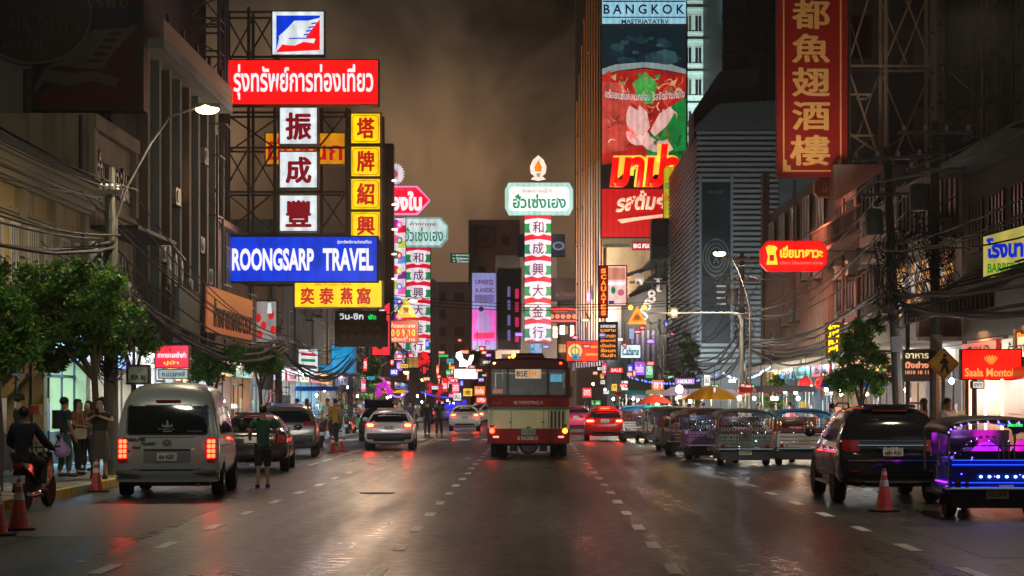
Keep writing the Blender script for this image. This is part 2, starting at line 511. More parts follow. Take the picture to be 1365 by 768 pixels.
# pavements with slabs and kerb stones
M_slab = [surf('paving_slab_%s' % n_, c_, .75, 0, .35, 3, .3) for n_, c_ in (('grey', (.24, .23, .21)), ('pale', (.30, .29, .26)), ('worn', (.19, .18, .17)))]
M_kerb = surf('kerb_concrete', (.33, .32, .29), .8, 0, .4, 4, .3)
M_kerby = surf('kerb_yellow_paint', (.55, .38, .05), .7, 0, .5, 5, .2)
for nm, xa, xb in (('pavement_left', -40, KL - .25), ('pavement_right', KR + .25, 40)):
    pv = kind(MB().box(xa, xb, -40, 460, -.007, .12).obj(nm, M_slab[2], None, 0), 'structure')
    left = xa < 0
    ks = [MB().box(-.11, .11, -.485, .485, .0, .15).mesh('kerb_stone', m_, 0) for m_ in (M_kerb, M_kerby)]
    for k in range(120):
        y = 12 + k
        o = link('kerb_stone', ks[1 if (k // 2) % 2 == 0 and left and k < 34 else 0], pv)
        o.location = ((KL - .125) if left else (KR + .125), y, rnd.uniform(-.004, .004))
    sl = [MB().box(-.285, .285, -.285, .285, .1, .145).mesh('paving_slab', m_, 0) for m_ in M_slab]
    for i in range(5):
        for j in range(46):
            o = link('paving_slab', sl[rnd.randrange(3)], pv)
            o.location = ((KL - .55 - i * .6) if left else (KR + .55 + i * .6), (29 if left else 36) + j * .6, rnd.uniform(-.006, .006))
# ================================================================== vehicles
def wheel_set(root, x, ys, r_, wd, rimm=None, spoke=5, front_only=False):
    rimm = rimm or M_alu
    key = ('wheel', r_, wd, rimm.name)
    if key not in UB:
        t = MB().lathe([(r_ * .62, -wd / 2), (r_ * .93, -wd / 2), (r_, -wd * .3), (r_, wd * .3), (r_ * .93, wd / 2), (r_ * .62, wd / 2), (r_ * .6, 0)], n=24, axis='x').mesh('wheel', M_rub)
        rm = MB().lathe([(.02, -wd * .42), (r_ * .2, -wd * .42), (r_ * .25, -wd * .3), (r_ * .55, -wd * .3), (r_ * .62, -wd * .45), (r_ * .64, -wd * .3), (r_ * .64, wd * .3), (r_ * .62, wd * .45), (r_ * .55, wd * .3), (r_ * .25, wd * .3), (r_ * .2, wd * .42), (.02, wd * .42)], n=20, axis='x')
        UB[key] = (t, rm.mesh('rim', rimm))
    for s in (-1, 1):
        for y in ys:
            o = link('wheel', UB[key][0], root); o.location = (s * (x - wd / 2), y, r_)
            link('rim', UB[key][1], o)

def loft_body(st, mat, parent, sub=1):
    rings = []
    for (y, zb, zm, zt, wl, wb, wt) in st:
        hgt = zt - zm
        half = [(0, zb), (wl * .75, zb), (wl * .98, zb + .08), (wl, zb + (zm - zb) * .45), (wb, zm), ((wb * .45 + wt * .55), zm + hgt * .55), (wt, zt - hgt * .10), (wt * .62, zt), (0, zt + .012)]
        ring = [(x, y, z) for x, z in half] + [(-x, y, z) for x, z in reversed(half[1:-1])]
        rings.append(ring)
    me = MB().loft(rings).mesh('body', mat, 0)
    me = subsurf(me, sub); me.set_sharp_from_angle(angle=R(50)); me.name = 'body'
    link('body', me, parent)
    return tree_of(me)

def paint(name, col, rough=.22, metal=.0):
    return surf(name, col, rough, metal, .08, 3, 0, .6, coat=.6)

SUV = [(0, .50, .72, .80, .80, .80, .70), (.04, .40, .92, 1.00, .88, .88, .80), (.12, .30, 1.04, 1.16, .92, .915, .80), (.30, .28, 1.06, 1.48, .94, .925, .73), (.48, .27, 1.06, 1.62, .94, .925, .68), (.95, .27, 1.06, 1.685, .94, .925, .66),
       (2.5, .27, 1.04, 1.69, .94, .925, .66), (3.05, .27, 1.04, 1.56, .94, .92, .64), (3.6, .28, 1.02, 1.08, .93, .88, .66), (4.4, .30, .92, .96, .90, .82, .6), (4.78, .40, .72, .76, .72, .70, .5)]
HATCH = [(0, .40, .64, .72, .76, .76, .66), (.05, .30, .82, .92, .85, .84, .74), (.16, .22, .92, 1.08, .88, .87, .70), (.42, .20, .94, 1.34, .89, .87, .60), (.75, .20, .94, 1.45, .89, .87, .56), (1.9, .20, .92, 1.47, .89, .87, .56),
         (2.5, .20, .92, 1.34, .89, .86, .54), (3.1, .21, .90, .95, .88, .82, .6), (3.8, .24, .80, .84, .86, .76, .55), (4.15, .32, .60, .64, .66, .62, .4)]
SEDAN = [(0, .42, .70, .82, .80, .80, .70), (.05, .32, .88, 1.00, .88, .87, .76), (.18, .26, .94, 1.06, .90, .88, .74), (.62, .22, .95, 1.08, .90, .88, .70), (.95, .22, .95, 1.28, .90, .88, .60), (1.35, .22, .94, 1.42, .90, .88, .56),
         (2.3, .22, .93, 1.45, .90, .88, .56), (2.95, .22, .92, 1.28, .90, .87, .54), (3.5, .22, .90, .96, .89, .83, .6), (4.3, .26, .80, .84, .86, .76, .55), (4.65, .34, .60, .64, .66, .62, .4)]
def car(label, cat, loc, rz, shape, mat, lit=True, glassr=None, lamps=None, plate=(0, .86), ptext='', suv=False, hs=1.0, bumper_mat=None, name='parked_car', rails=False, wy=(.85, 3.5), wr=.33, group=None, extra=None):
    root = thing(name, label, cat, loc, rz, group)
    st = [(y, zb, zm * hs, zt * hs, a, b, c) for (y, zb, zm, zt, a, b, c) in shape]
    tr = loft_body(st, mat, root)
    top = max(s[3] for s in st); belt = st[4][2]
    # rear glass
    g0, g1 = glassr or (belt + .05, top - .12)
    wlo, whi = (.74, .60) if suv else (.70, .52)
    proj(tr, [(-wlo, g0), (wlo, g0), (whi, g1), (whi * .5, g1 + .015), (-whi * .5, g1 + .015), (-whi, g1)], 'y', M_glass, root, 'rear_window', .006, 3)
    # side glass, split by pillars
    yr, yf = (.55, 3.0) if suv else (.9, 2.75)
    for ax in ('x+', 'x-'):
        cuts_ = [yr, yr + (yf - yr) * .24, yr + (yf - yr) * .62, yf]
        for i in range(3):
            a, b = cuts_[i] + .03, cuts_[i + 1] - .03
            ta = top - .14; sl = .28 if i == 2 else 0; sr = .18 if i == 0 else 0
            proj(tr, [(a, belt + .05), (b + sl, belt + .05), (b, ta), (a + sr, ta)], ax, M_glass, root, 'side_window', .005, 2)
        for i in range(2):
            d0, d1 = cuts_[i + 1] - .3 * (i == 0), cuts_[i + 2]
            z0 = .42
            proj(tr, [(cuts_[i + 1] - .006, z0), (cuts_[i + 1] + .006, z0), (cuts_[i + 1] + .006, belt), (cuts_[i + 1] - .006, belt)], ax, M_black, root, 'door_seam', .003, 2)
            proj(tr, rrect(cuts_[i + 1] + .06, cuts_[i + 1] + .26, belt - .14, belt - .10, .015, 2), ax, M_chrome, root, 'door_handle', .025, 0)
        for y in wy:
            proj(tr, [(y + (wr + .07) * math.cos(R(a)), max(.2, wr + (wr + .07) * math.sin(R(a)))) for a in range(-20, 201, 20)], ax, M_black, root, 'wheel_arch', .004, 1)
    # tail lamps
    for s in (-1, 1):
        for (x0, x1, z0, z1, on) in (lamps or [(.52, .84, belt - .22, belt - .04, True)]):
            p = rrect(min(s * x0, s * x1), max(s * x0, s * x1), z0, z1, min(.03, (z1 - z0) * .4), 2)
            ps = proj(tr, p, 'y', M_red_off, root, 'tail_lamp', .012, 2)
            if lit and on:
                cxm = (x0 * .5 + x1 * .5); hw = (x1 - x0) * .38; hz = (z1 - z0) * .34; zc = (z0 + z1) / 2
                q = rrect(s * cxm - hw, s * cxm + hw, zc - hz, zc + hz, min(hz, hw) * .9, 3)
                proj(tr, q, 'y', M_red_hot, ps or root, 'lit_bulb', .03, 1)
    # bumper, reflectors, plate, exhaust, mirrors, seams
    proj(tr, rrect(-.78, .78, st[0][1] - .02, st[0][1] + .20, .05, 3), 'y', bumper_mat or mat, root, 'rear_bumper', .05, 3)
    proj(tr, rrect(-.55, .55, st[0][1] - .08, st[0][1] + .02, .03, 2), 'y', M_black, root, 'diffuser', .06, 2)
    proj(tr, [(-.72, g0 - .03), (.72, g0 - .03), (.72, g0 - .018), (-.72, g0 - .018)], 'y', M_black, root, 'tailgate_seam', .004, 3)
    px_, pz_ = plate
    pl = proj(tr, rrect(px_ - .17, px_ + .17, pz_ - .075, pz_ + .075, .015, 2), 'y', M_plate, root, 'number_plate', .03, 1)
    if ptext and pl:
        yy = min(v.co.y for v in pl.data.vertices)
        text(ptext, .27, .085, M_black, pl, (px_, yy - .006, pz_), 0, 'plate_number', .01, .004)
    for s in (-1, 1):
        proj(tr, rrect(s * .66 - .06, s * .66 + .06, st[0][1] + .06, st[0][1] + .09, .012, 1), 'y', M_red_off, root, 'reflector', .06, 0)
        mb = MB().ell((s * (st[5][5] + .13), yf + .12, belt + .12), (.11, .06, .08), 10, 6)
        mb.box(min(s * .86, s * 1.0), max(s * .86, s * 1.0), yf + .1, yf + .15, belt + .05, belt + .08)
        mb.obj('wing_mirror', mat, root)
        if rails:
            MB().tube([(s * .66, .75, top - .04), (s * .64, .9, top + .035), (s * .64, 2.3, top + .04), (s * .66, 2.45, top - .02)], .018, 6).obj('roof_rail', M_black, root)
    MB().cbox((0, .5 if suv else .85, top - .01), (.9, .22, .03), Matrix.Rotation(R(8), 3, 'X')).obj('roof_spoiler', mat, root)
    wheel_set(root, st[4][5] + .0, wy, wr, .22)
    if extra: extra(root, tr, top, belt)
    return root

# ---- silver high-roof van
VAN = [(0, .44, .72, .80, .84, .84, .78), (.04, .36, .92, 1.02, .915, .91, .84), (.10, .32, 1.10, 1.34, .94, .935, .84), (.20, .31, 1.12, 1.66, .95, .94, .82), (.34, .31, 1.12, 1.93, .95, .94, .78), (.60, .31, 1.12, 2.08, .95, .94, .76),
       (1.2, .31, 1.12, 2.11, .95, .94, .76), (3.4, .31, 1.12, 2.10, .95, .94, .76), (3.9, .31, 1.10, 1.92, .95, .93, .62), (4.5, .31, 1.02, 1.14, .93, .88, .7), (4.85, .38, .78, .86, .8, .76, .6)]
M_vanp = surf('silver_van_paint', (.40, .43, .44), .30, .35, .08, 2, 0, .6, coat=.5)
def make_van():
    r_ = thing('passenger_van', 'silver high-roof passenger van with lit tail lamps at the left kerb', 'van', (gx(222, 36), 36, 0), R(4.2))
    tr = loft_body(VAN, M_vanp, r_, 1)
    proj(tr, rrect(-.735, .735, 1.14, 1.70, .07, 4), 'y', M_black, r_, 'window_rubber', .004, 3)
    gl = proj(tr, rrect(-.71, .71, 1.165, 1.675, .06, 4), 'y', M_glass, r_, 'rear_window', .009, 3)
    dec = surf('window_decal_grey', (.30, .31, .32), .6, 0, .1, 9)
    yg = .105
    text('โรงเรียนสอน', .34, .055, dec, gl, (.42, yg + .06, 1.60), 0, 'window_lettering', .004, .004)
    text('บ้านนักกีฬา', .26, .04, dec, gl, (.50, .05, 1.22), 0, 'window_lettering', .004, .004)
    text('พระสังข์ทอง', .30, .04, dec, gl, (-.02, .055, 1.26), 0, 'window_lettering', .004, .004)
    MB().prism([(-.06, 1.31), (-.02, 1.34), (-.01, 1.42), (.01, 1.42), (.02, 1.34), (.06, 1.31), (.08, 1.36), (.10, 1.30), (0, 1.285), (-.10, 1.30), (-.08, 1.36)], .068, .074).obj('crown_decal', dec, gl)
    MB().box(-.08, .08, .05, .056, 1.205, 1.225).obj('window_lettering', dec, gl)
    # tail gate panel lines
    for z0, z1 in ((1.10, 1.112), (.48, .492)):
        proj(tr, [(-.90, z0), (.90, z0), (.90, z1), (-.90, z1)], 'y', M_black, r_, 'tailgate_seam', .003, 3)
    for s in (-1, 1):
        proj(tr, [(s * .765, 1.1), (s * .755, 1.1), (s * .70, 1.82), (s * .71, 1.82)][::s], 'y', M_black, r_, 'tailgate_seam', .003, 3)
        L_ = proj(tr, rrect(min(s * .71, s * .885), max(s * .71, s * .885), .66, 1.10, .04, 3), 'y', M_red_off, r_, 'tail_lamp', .02, 2)
        for k in range(4):
            for q in (0, 1):
                c_ = s * (.755 + q * .075)
                proj(tr, rrect(c_ - .031, c_ + .031, .735 + k * .088, .805 + k * .088, .015, 2), 'y', M_red_on, L_, 'lit_bulb', .034, 1)
        MB().ell((s * 1.08, 3.75, 1.28), (.10, .07, .14), 10, 6).obj('wing_mirror', M_black, r_)
    rec = proj(tr, rrect(-.42, .42, .64, .91, .04, 3), 'y', surf('tailgate_recess', (.17, .18, .19), .5, 0, .1), r_, 'plate_recess', .004, 2)
    proj(tr, rrect(-.42, .42, .895, .925, .01, 2), 'y', M_vanp, r_, 'tailgate_handle', .04, 2)
    pl = proj(tr, rrect(-.18, .18, .68, .83, .02, 2), 'y', M_plate, r_, 'number_plate', .02, 1)
    text('ฮพ 4287', .28, .085, M_black, pl, (0, min(v.co.y for v in pl.data.vertices) - .008, .755), 0, 'plate_number', .01, .004)
    # emblem : an oval ring with a cross oval
    em = MB()
    for a, b in ((.075, .05), (.028, .05), (.055, .02)):
        em.tube([(a * math.cos(2 * PI * k / 20), 0, 1.015 + b * math.sin(2 * PI * k / 20) + (.018 if a == .055 else 0)) for k in range(21)], .007, 5, False)
    o = em.obj('emblem', M_chrome, r_); o.location.y = .005
    dk = surf('dark_vinyl_lettering', (.04, .045, .05), .5, 0, .1, 9)
    for s_, w_, h_, x, z, y in (('COMMUTER', .42, .055, -.60, 1.07, .022), ('ทัวร์', .16, .05, -.55, .93, .0), ('TOURIST', .26, .05, -.33, 1.0, .005), ('VIP', .12, .035, -.72, .86, .0)):
        text(s_, w_, h_, dk, r_, (x, y, z), 0, 'body_lettering', .008, .02, shear=.2)
    # bumper with step
    proj(tr, rrect(-.93, .93, .30, .52, .06, 3), 'y', M_vanp, r_, 'rear_bumper', .07, 3)
    proj(tr, [(-.93, .505), (.93, .505), (.93, .53), (-.93, .53)], 'y', M_black, r_, 'bumper_step', .075, 3)
    MB().box(-.22, .22, .20, .30, 1.755, 1.785).obj('high_brake_lamp', M_red_off, r_)
    # side glass and doors
    for ax in ('x+', 'x-'):
        for a, b in ((.50, 1.45), (1.52, 2.55), (2.62, 3.55)):
            g = proj(tr, rrect(a, b, 1.16, 1.66, .06, 3), ax, M_glass, r_, 'side_window', .006, 2)
        for y in (.45, 1.48, 2.58, 3.62):
            proj(tr, [(y - .007, .42), (y + .007, .42), (y + .007, 1.75), (y - .007, 1.75)], ax, M_black, r_, 'door_seam', .003, 2)
        proj(tr, [(.2, .93), (4.2, .93), (4.2, .945), (.2, .945)], ax, M_black, r_, 'side_moulding', .012, 2)
        proj(tr, rrect(2.70, 2.92, .98, 1.02, .015), ax, M_chrome, r_, 'door_handle', .03, 0)
        for y in (1.0, 3.9):
            proj(tr, [(y + .40 * math.cos(R(a)), max(.24, .33 + .40 * math.sin(R(a)))) for a in range(-20, 201, 20)], ax, M_black, r_, 'wheel_arch', .004, 1)
    wheel_set(r_, .955, (1.0, 3.9), .33, .22)
    MB().box(-.75, .75, .2, 4.2, .22, .36).obj('chassis', M_black, r_, 0)
    MB().tube([(.55, .02, .24), (.55, .5, .26)], .03, 8).obj('exhaust_pipe', M_rsteel, r_)
    return r_
make_van()

# ---- city bus, cream and red
def make_bus():
    Y0 = 60
    r_ = thing('city_bus', 'red and cream city bus seen from behind in the middle lane', 'bus', (gx(704, Y0), Y0, 0))
    red = surf('bus_red_paint', (.28, .008, .006), .65, 0, .25, 2, 0, .3, stain=.4)
    dred = surf('bus_dark_red_paint', (.08, .010, .008), .6, 0, .25, 2, spec=.3)
    cream = surf('bus_cream_paint', (.68, .60, .30), .42, 0, .12, 2, 0, .5, coat=.3, stain=.25)
    green = surf('bus_green_stripe', (.03, .12, .04), .4, 0, .1)
    hw = 1.23
    def sect(z0, z1, mat, name, o=0):
        ring = lambda y, i: [(-hw - o + i, y, z0), (hw + o - i, y, z0), (hw + o - i, y, z1), (-hw - o + i, y, z1)]
        mb = MB(); mb.loft([ring(0 - o, .05), ring(.02, .0), ring(.06, 0), ring(10.2, 0), ring(10.4, .1)]); return mb.obj(name, mat, r_, 25)
    sect(.52, .90, red, 'lower_body', .01)
    sect(.90, 1.48, cream, 'cream_body')
    sect(1.48, 1.56, green, 'green_stripe', .012)
    sect(1.56, 1.84, red, 'red_band')
    # upper body : pillars round a glazed rear
    mb = MB()
    for x0, x1 in ((-hw, -hw + .10), (hw - .10, hw)): mb.box(x0, x1, .02, .14, 1.84, 2.74)
    mb.box(-hw, -hw + .04, .14, 10.3, 1.84, 2.0).box(hw - .04, hw, .14, 10.3, 1.84, 2.0)
    mb.obj('rear_pillar', dred, r_, 0)
    for s in (-1, 1):
        for k in range(7):
            block(s * hw - .03, s * hw + .03, .2 + k * 1.65, .32 + k * 1.65, 1.84, 2.74, dred, r_, 'side_pillar')
            if k < 6: block(s * (hw - .02) - .006, s * (hw - .02) + .006, .33 + k * 1.65, 1.84 + k * 1.65, 2.0, 2.72, surf('bus_side_glass', (.02, .025, .03), .1, 0, 0), r_, 'side_window')
    ring = lambda y, dx, zt: [(-hw + dx, y, 2.72), (hw - dx, y, 2.72), (hw - dx, y, 2.86), (hw - dx - .18, y, zt), (0, y, zt + .06), (-hw + dx + .18, y, zt), (-hw + dx, y, 2.86)]
    MB().loft([ring(-.01, .03, 2.94), ring(.06, 0, 3.0), ring(.5, 0, 3.02), ring(9.9, 0, 3.02), ring(10.3, .1, 2.94)]).obj('roof', dred, r_, 30)
    MB().loft([[(-.45, y, z0), (.50, y, z0), (.42, y, z1), (-.38, y, z1)] for y, z0, z1 in ((.15, 3.04, 3.12), (.25, 3.04, 3.19), (2.6, 3.04, 3.19), (2.8, 3.04, 3.12))]).obj('roof_unit', dred, r_)
    block(-hw + .08, hw - .08, .03, .08, 1.84, 1.92, dred, r_, 'window_sill')
    gm = bpy.data.materials.new('bus_rear_glass'); gm.use_nodes = True
    b = gm.node_tree.nodes['Principled BSDF']; b.inputs['Base Color'].default_value = (.5, .55, .55, 1); b.inputs['Roughness'].default_value = .03
    b.inputs['Transmission Weight'].default_value = 0; b.inputs['Alpha'].default_value = .28; b.inputs['Specular IOR Level'].default_value = .8
    for x0, x1 in ((-hw + .10, -.66), (-.60, .56), (.62, hw - .10)):
        MB().prism(rrect(x0, x1, 1.93, 2.70, .05, 3), .09, .10).obj('rear_window', gm, r_)
    for x in (-.63, .59): block(x - .03, x + .03, .05, .13, 1.92, 2.73, M_black, r_, 'window_divider')
    # cabin inside
    block(-hw + .05, hw - .05, .15, 10, 1.5, 1.56, M_black, r_, 'cabin_floor')
    seat = surf('bus_seat_vinyl', (.12, .10, .09), .6, 0, .2)
    for k in range(4):
        for x in (-.85, -.3, .35, .9): MB().prism(rrect(x - .22, x + .22, 1.5, 2.12, .06), .5 + k * 1.3, .6 + k * 1.3).obj('seat', seat, r_)
    block(-hw + .06, hw - .06, 9.9, 10.0, 1.6, 2.7, surf('bus_interior', (.18, .17, .16), .7), r_, 'windscreen_wall')
    block(-.05, .05, 2, 9, 2.66, 2.70, emi('bus_cabin_light', (255, 190, 120), 2.0), r_, 'ceiling_lamp')
    block(.66, 1.02, .35, .40, 2.32, 2.55, emi('bus_tv_screen', (90, 190, 230), .9, False, .5, 8), r_, 'cabin_screen')
    for x in (-.8, .1): MB().tube([(x, .6, 1.6), (x, .6, 2.7)], .018, 6).obj('grab_pole', M_chrome, r_)
    bd = block(-.40, .38, .11, .14, 2.42, 2.70, emi('route_board_face', (255, 214, 165), .75, False, .15, 5), r_, 'route_board')
    text('8SE', .34, .17, M_black, r_, (-.20, .085, 2.56), 0, 'route_number', .015, .01)
    text('(IL', .30, .17, emi('orange_print', (235, 110, 30), .7, False), r_, (.16, .085, 2.56), 0, 'route_number', .01, .01)
    MB().prism(rrect(-1.08, -.78, 1.97, 2.10, .02), .125, .14).obj('window_sticker', emi('pink_sticker', (225, 110, 100), .5, False), r_)
    # panels, doors and louvres
    for x in (-1.13, -.52, .46, .60, 1.10):
        block(x - .008, x + .008, -.004, .01, .74, 1.47, M_black, r_, 'panel_seam')
    for z in (1.465, .905): block(-1.15, 1.15, -.006, .01, z - .006, z + .006, M_black, r_, 'panel_seam')
    for x in (-.54, .43): block(x - .03, x + .03, -.03, 0, 1.08, 1.12, M_black, r_, 'panel_latch')
    for k in range(4):
        vx = .66 + k * .115 + (.0)
        block(vx, vx + .07, -.012, .012, .92, 1.44, M_black, r_, 'engine_vent')
        for j in range(6): block(vx + .004, vx + .066, -.02, -.008, .96 + j * .08, .985 + j * .08, red if k == 9 else M_dsteel, r_, 'vent_slat')
    # writing
    wl = surf('white_painted_lettering', (.75, .7, .65), .5, 0, .1)
    text('0E-7NENZ7RNZ1A', .88, .10, wl, r_, (0, -.004, 1.69), 0, 'operator_lettering', .012, .01)
    text('E ∪ P', .24, .09, surf('grey_lettering', (.25, .22, .20), .5), r_, (-.95, -.004, 1.68), 0, 'fleet_lettering', .01, .01)
    text('8.98GB8US', .62, .12, wl, r_, (-.02, -.062, .62), 0, 'fleet_number', .015, .01)
    pl = block(-.21, .21, -.05, -.02, .72, .90, surf('bus_plate_green', (.22, .35, .27), .5, 0, .1), r_, 'number_plate')
    text('11-7356', .34, .10, surf('plate_dark_green', (.04, .10, .06), .5), r_, (0, -.056, .81), 0, 'plate_number', .01, .004)
    block(-.06, .06, -.04, 0, .93, .97, M_black, r_, 'plate_lamp')
    # bumper and lamps
    bp = MB(); bp.loft([[(-hw - .02 + i, y, .46), (hw + .02 - i, y, .46), (hw + .02 - i, y, .72), (-hw - .02 + i, y, .72)] for y, i in ((-.06, .12), (-.05, .03), (.25, 0), (.3, 0))]).obj('rear_bumper', red, r_, 30)
    for s in (-1, 1):
        MB().lathe([(.075, 0), (.075, -.03), (.05, -.045), (.01, -.05)], (s * 1.10, -.01, .84), 16, 'y').obj('tail_lamp', M_red_on if s < 0 else M_amb_on, r_)
        MB().lathe([(.06, 0), (.06, -.03), (.01, -.04)], (s * 1.10, -.01, 1.0), 14, 'y').obj('tail_lamp', M_red_off, r_)
        MB().prism(rrect(s * .98 - .09, s * .98 + .09, .63, .69, .02), -.075, -.05).obj('reversing_lamp', emi('pinkish_lamp', (255, 150, 130), 1.6, False), r_)
        MB().ell((s * .97 if s > 0 else -1.03, -.02, 2.88), (.04, .03, .03), 8, 6).obj('marker_lamp', E_warm if s < 0 else M_red_on, r_)
        block(s * .45 - .12, s * .45 + .12, .05, .08, .22, .48, M_rub, r_, 'mud_flap')
        MB().tube([(s * 1.25, 9.6, 2.4), (s * 1.42, 9.9, 2.35), (s * 1.42, 9.9, 2.0)], .02, 6).obj('mirror_arm', M_black, r_)
        MB().prism(rrect(s * 1.42 - .1, s * 1.42 + .1, 1.85, 2.25, .04), 9.85, 9.9).obj('wing_mirror', M_black, r_)
    MB().ell((-.45, .2, 3.10), (.06, .06, .07), 10, 8).obj('beacon', emi('beacon_amber_lens', (255, 170, 50), 14), r_)
    MB().ell((-.58, .2, 3.06), (.035, .04, .03), 8, 6).obj('beacon', M_amb_on, r_)
    MB().lathe([(.02, .2), (.24, .2), (.30, .6), (.24, 1.0), (.02, 1.0)], (0, 0, .42), 16, 'y').obj('axle_housing', M_black, r_)
    MB().box(-1.0, 1.0, .5, 9.5, .38, .53).obj('chassis', M_black, r_, 0)
    for s in (-1, 1):
        for q in (0, .27):
            o = MB().lathe([(.28, -.12), (.46, -.12), (.49, -.07), (.49, .07), (.46, .12), (.28, .12), (.26, 0)], (s * (1.06 - q), 2.2, .49), 24, 'x').obj('wheel', M_rub, r_)
            MB().lathe([(.05, -.08), (.28, -.1), (.28, .1), (.05, .08)], (s * (1.06 - q), 2.2, .49), 16, 'x').obj('rim', M_steel, o)
        MB().lathe([(.05, -.12), (.46, -.12), (.49, -.07), (.49, .07), (.46, .12), (.05, .12)], (s * 1.06, 8.2, .49), 24, 'x').obj('wheel', M_rub, r_)
    return r_
make_bus()

# ---- cars
def suvx(root, tr, top, belt):
    # chrome strip and dark cladding of the near SUV
    proj(tr, rrect(-.60, .60, 1.0, 1.018, .006, 1), 'y', M_chrome, root, 'chrome_strip', .03, 3)
    text('TRAILBLAZER'[:0] or 'V I C T O R', .5, .045, M_chrome, root, (0, .0, .965), 0, 'badge_lettering', .005, .03)
    proj(tr, rrect(-.78, .78, .74, .76, .008, 1), 'y', M_chrome, root, 'bumper_trim', .05, 3)
    MB().box(-.3, .3, .36, .42, top - .10, top - .075).obj('high_brake_lamp', M_red_off, root)
    MB().tube([(-.5, .05, .30), (-.5, .4, .30)], .03, 8).obj('exhaust_pipe', M_chrome, root)
    for s in (-1, 1):
        MB().box(min(s * .80, s * .97), max(s * .80, s * .97), 1.3, 3.0, .30, .34).obj('running_board', M_alu, root, 0)
car('big black SUV parked on the right behind an orange cone', 'car', (gx(1190, 34), 34, 0), R(-1.2), SUV, paint('black_car_paint', (.012, .014, .016), .12), lit=False,
    lamps=[(.56, .86, .90, 1.10, False)], plate=(0, 1.0 - .10), ptext='GBT 4151', suv=True, name='suv', rails=True, wy=(.95, 3.75), wr=.38, extra=suvx)
car('grey SUV parked at the left kerb beyond the van', 'car', (gx(382, 61), 61, 0), R(5), SUV, surf('bronze_grey_paint', (.23, .22, .19), .28, .5, .1, 2, coat=.4), lit=False,
    lamps=[(.50, .86, .98, 1.12, False)], plate=(0, .92), ptext='กบ 2210', suv=True, hs=.97, name='suv', rails=True, wy=(.95, 3.75), wr=.38, bumper_mat=M_black)
car('dark sedan parked between the silver van and the man in green', 'car', (gx(334, 48.7), 48.7, 0), R(4), SEDAN, paint('charcoal_car_paint', (.025, .025, .03), .15), lit=False, name='sedan', plate=(0, .8), wy=(1.0, 3.6))
car('white hatchback in the left lane with bright round brake lamps', 'car', (gx(518, 70), 70, 0), R(1.5), HATCH, paint('white_car_paint', (.86, .84, .84), .2), lit=True, lamps=[(.50, .82, .80, .96, True)], plate=(0, .80), ptext='5กษ 1982', name='hatchback', wy=(.8, 3.3), hs=1.0, bumper_mat=M_black)
car('white sedan farther up the left lane before the crowd of lights', 'car', (gx(619, 111), 111, 0), R(2), SEDAN, paint('white_car_paint', (.86, .84, .84), .2), lit=True, lamps=[(.46, .80, .84, .98, True)], plate=(0, .78), ptext='ฆร 553', name='sedan', wy=(1.0, 3.6))
car('bright red hatchback braking in the right lane beside the bus', 'car', (gx(806, 85), 85, 0), R(-1), HATCH, paint('red_car_paint', (.80, .008, .012), .18), lit=True, lamps=[(.42, .84, .80, .93, True)], plate=(0, .86), ptext='2ขฒ 718', name='hatchback', wy=(.8, 3.3), hs=1.0,
    extra=lambda root, tr, top, belt: MB().box(-.2, .2, .55, .62, top - .08, top - .05).obj('high_brake_lamp', M_red_on, root))
car('pink taxi half hidden between the bus and the red hatchback', 'car', (gx(768, 104), 104, 0), 0, SEDAN, paint('pink_taxi_paint', (.9, .03, .25), .2), lit=True, name='taxi', wy=(1.0, 3.6))
car('dark hatchback parked beyond the grey SUV with its hatch raised', 'car', (gx(505, 84), 84, 0), R(3), HATCH, paint('charcoal_car_paint', (.025, .025, .03), .15), lit=False, name='hatchback', wy=(.8, 3.3),
    extra=lambda root, tr, top, belt: MB().cbox((0, -.15, top + .12), (1.2, .95, .06), Matrix.Rotation(R(-20), 3, 'X')).obj('raised_hatch', paint('charcoal_car_paint', (.025, .025, .03)), root))
c0 = None
for i, (px, Y, col, lab) in enumerate(((655, 132, 'white', 'white taxi in the far queue just left of the bus'), (590, 140, 'blue', 'blue car far up the left lane'), (640, 150, 'red', 'red car at the far end of the left lane'))):
    cc = {'white': (.7, .7, .7), 'blue': (.03, .06, .4), 'red': (.5, .02, .02)}[col]
    car(lab, 'car', (gx(px, Y), Y, 0), R(3), SEDAN, paint(col + '_far_car_paint', cc), lit=True, name='sedan', wy=(1.0, 3.6))

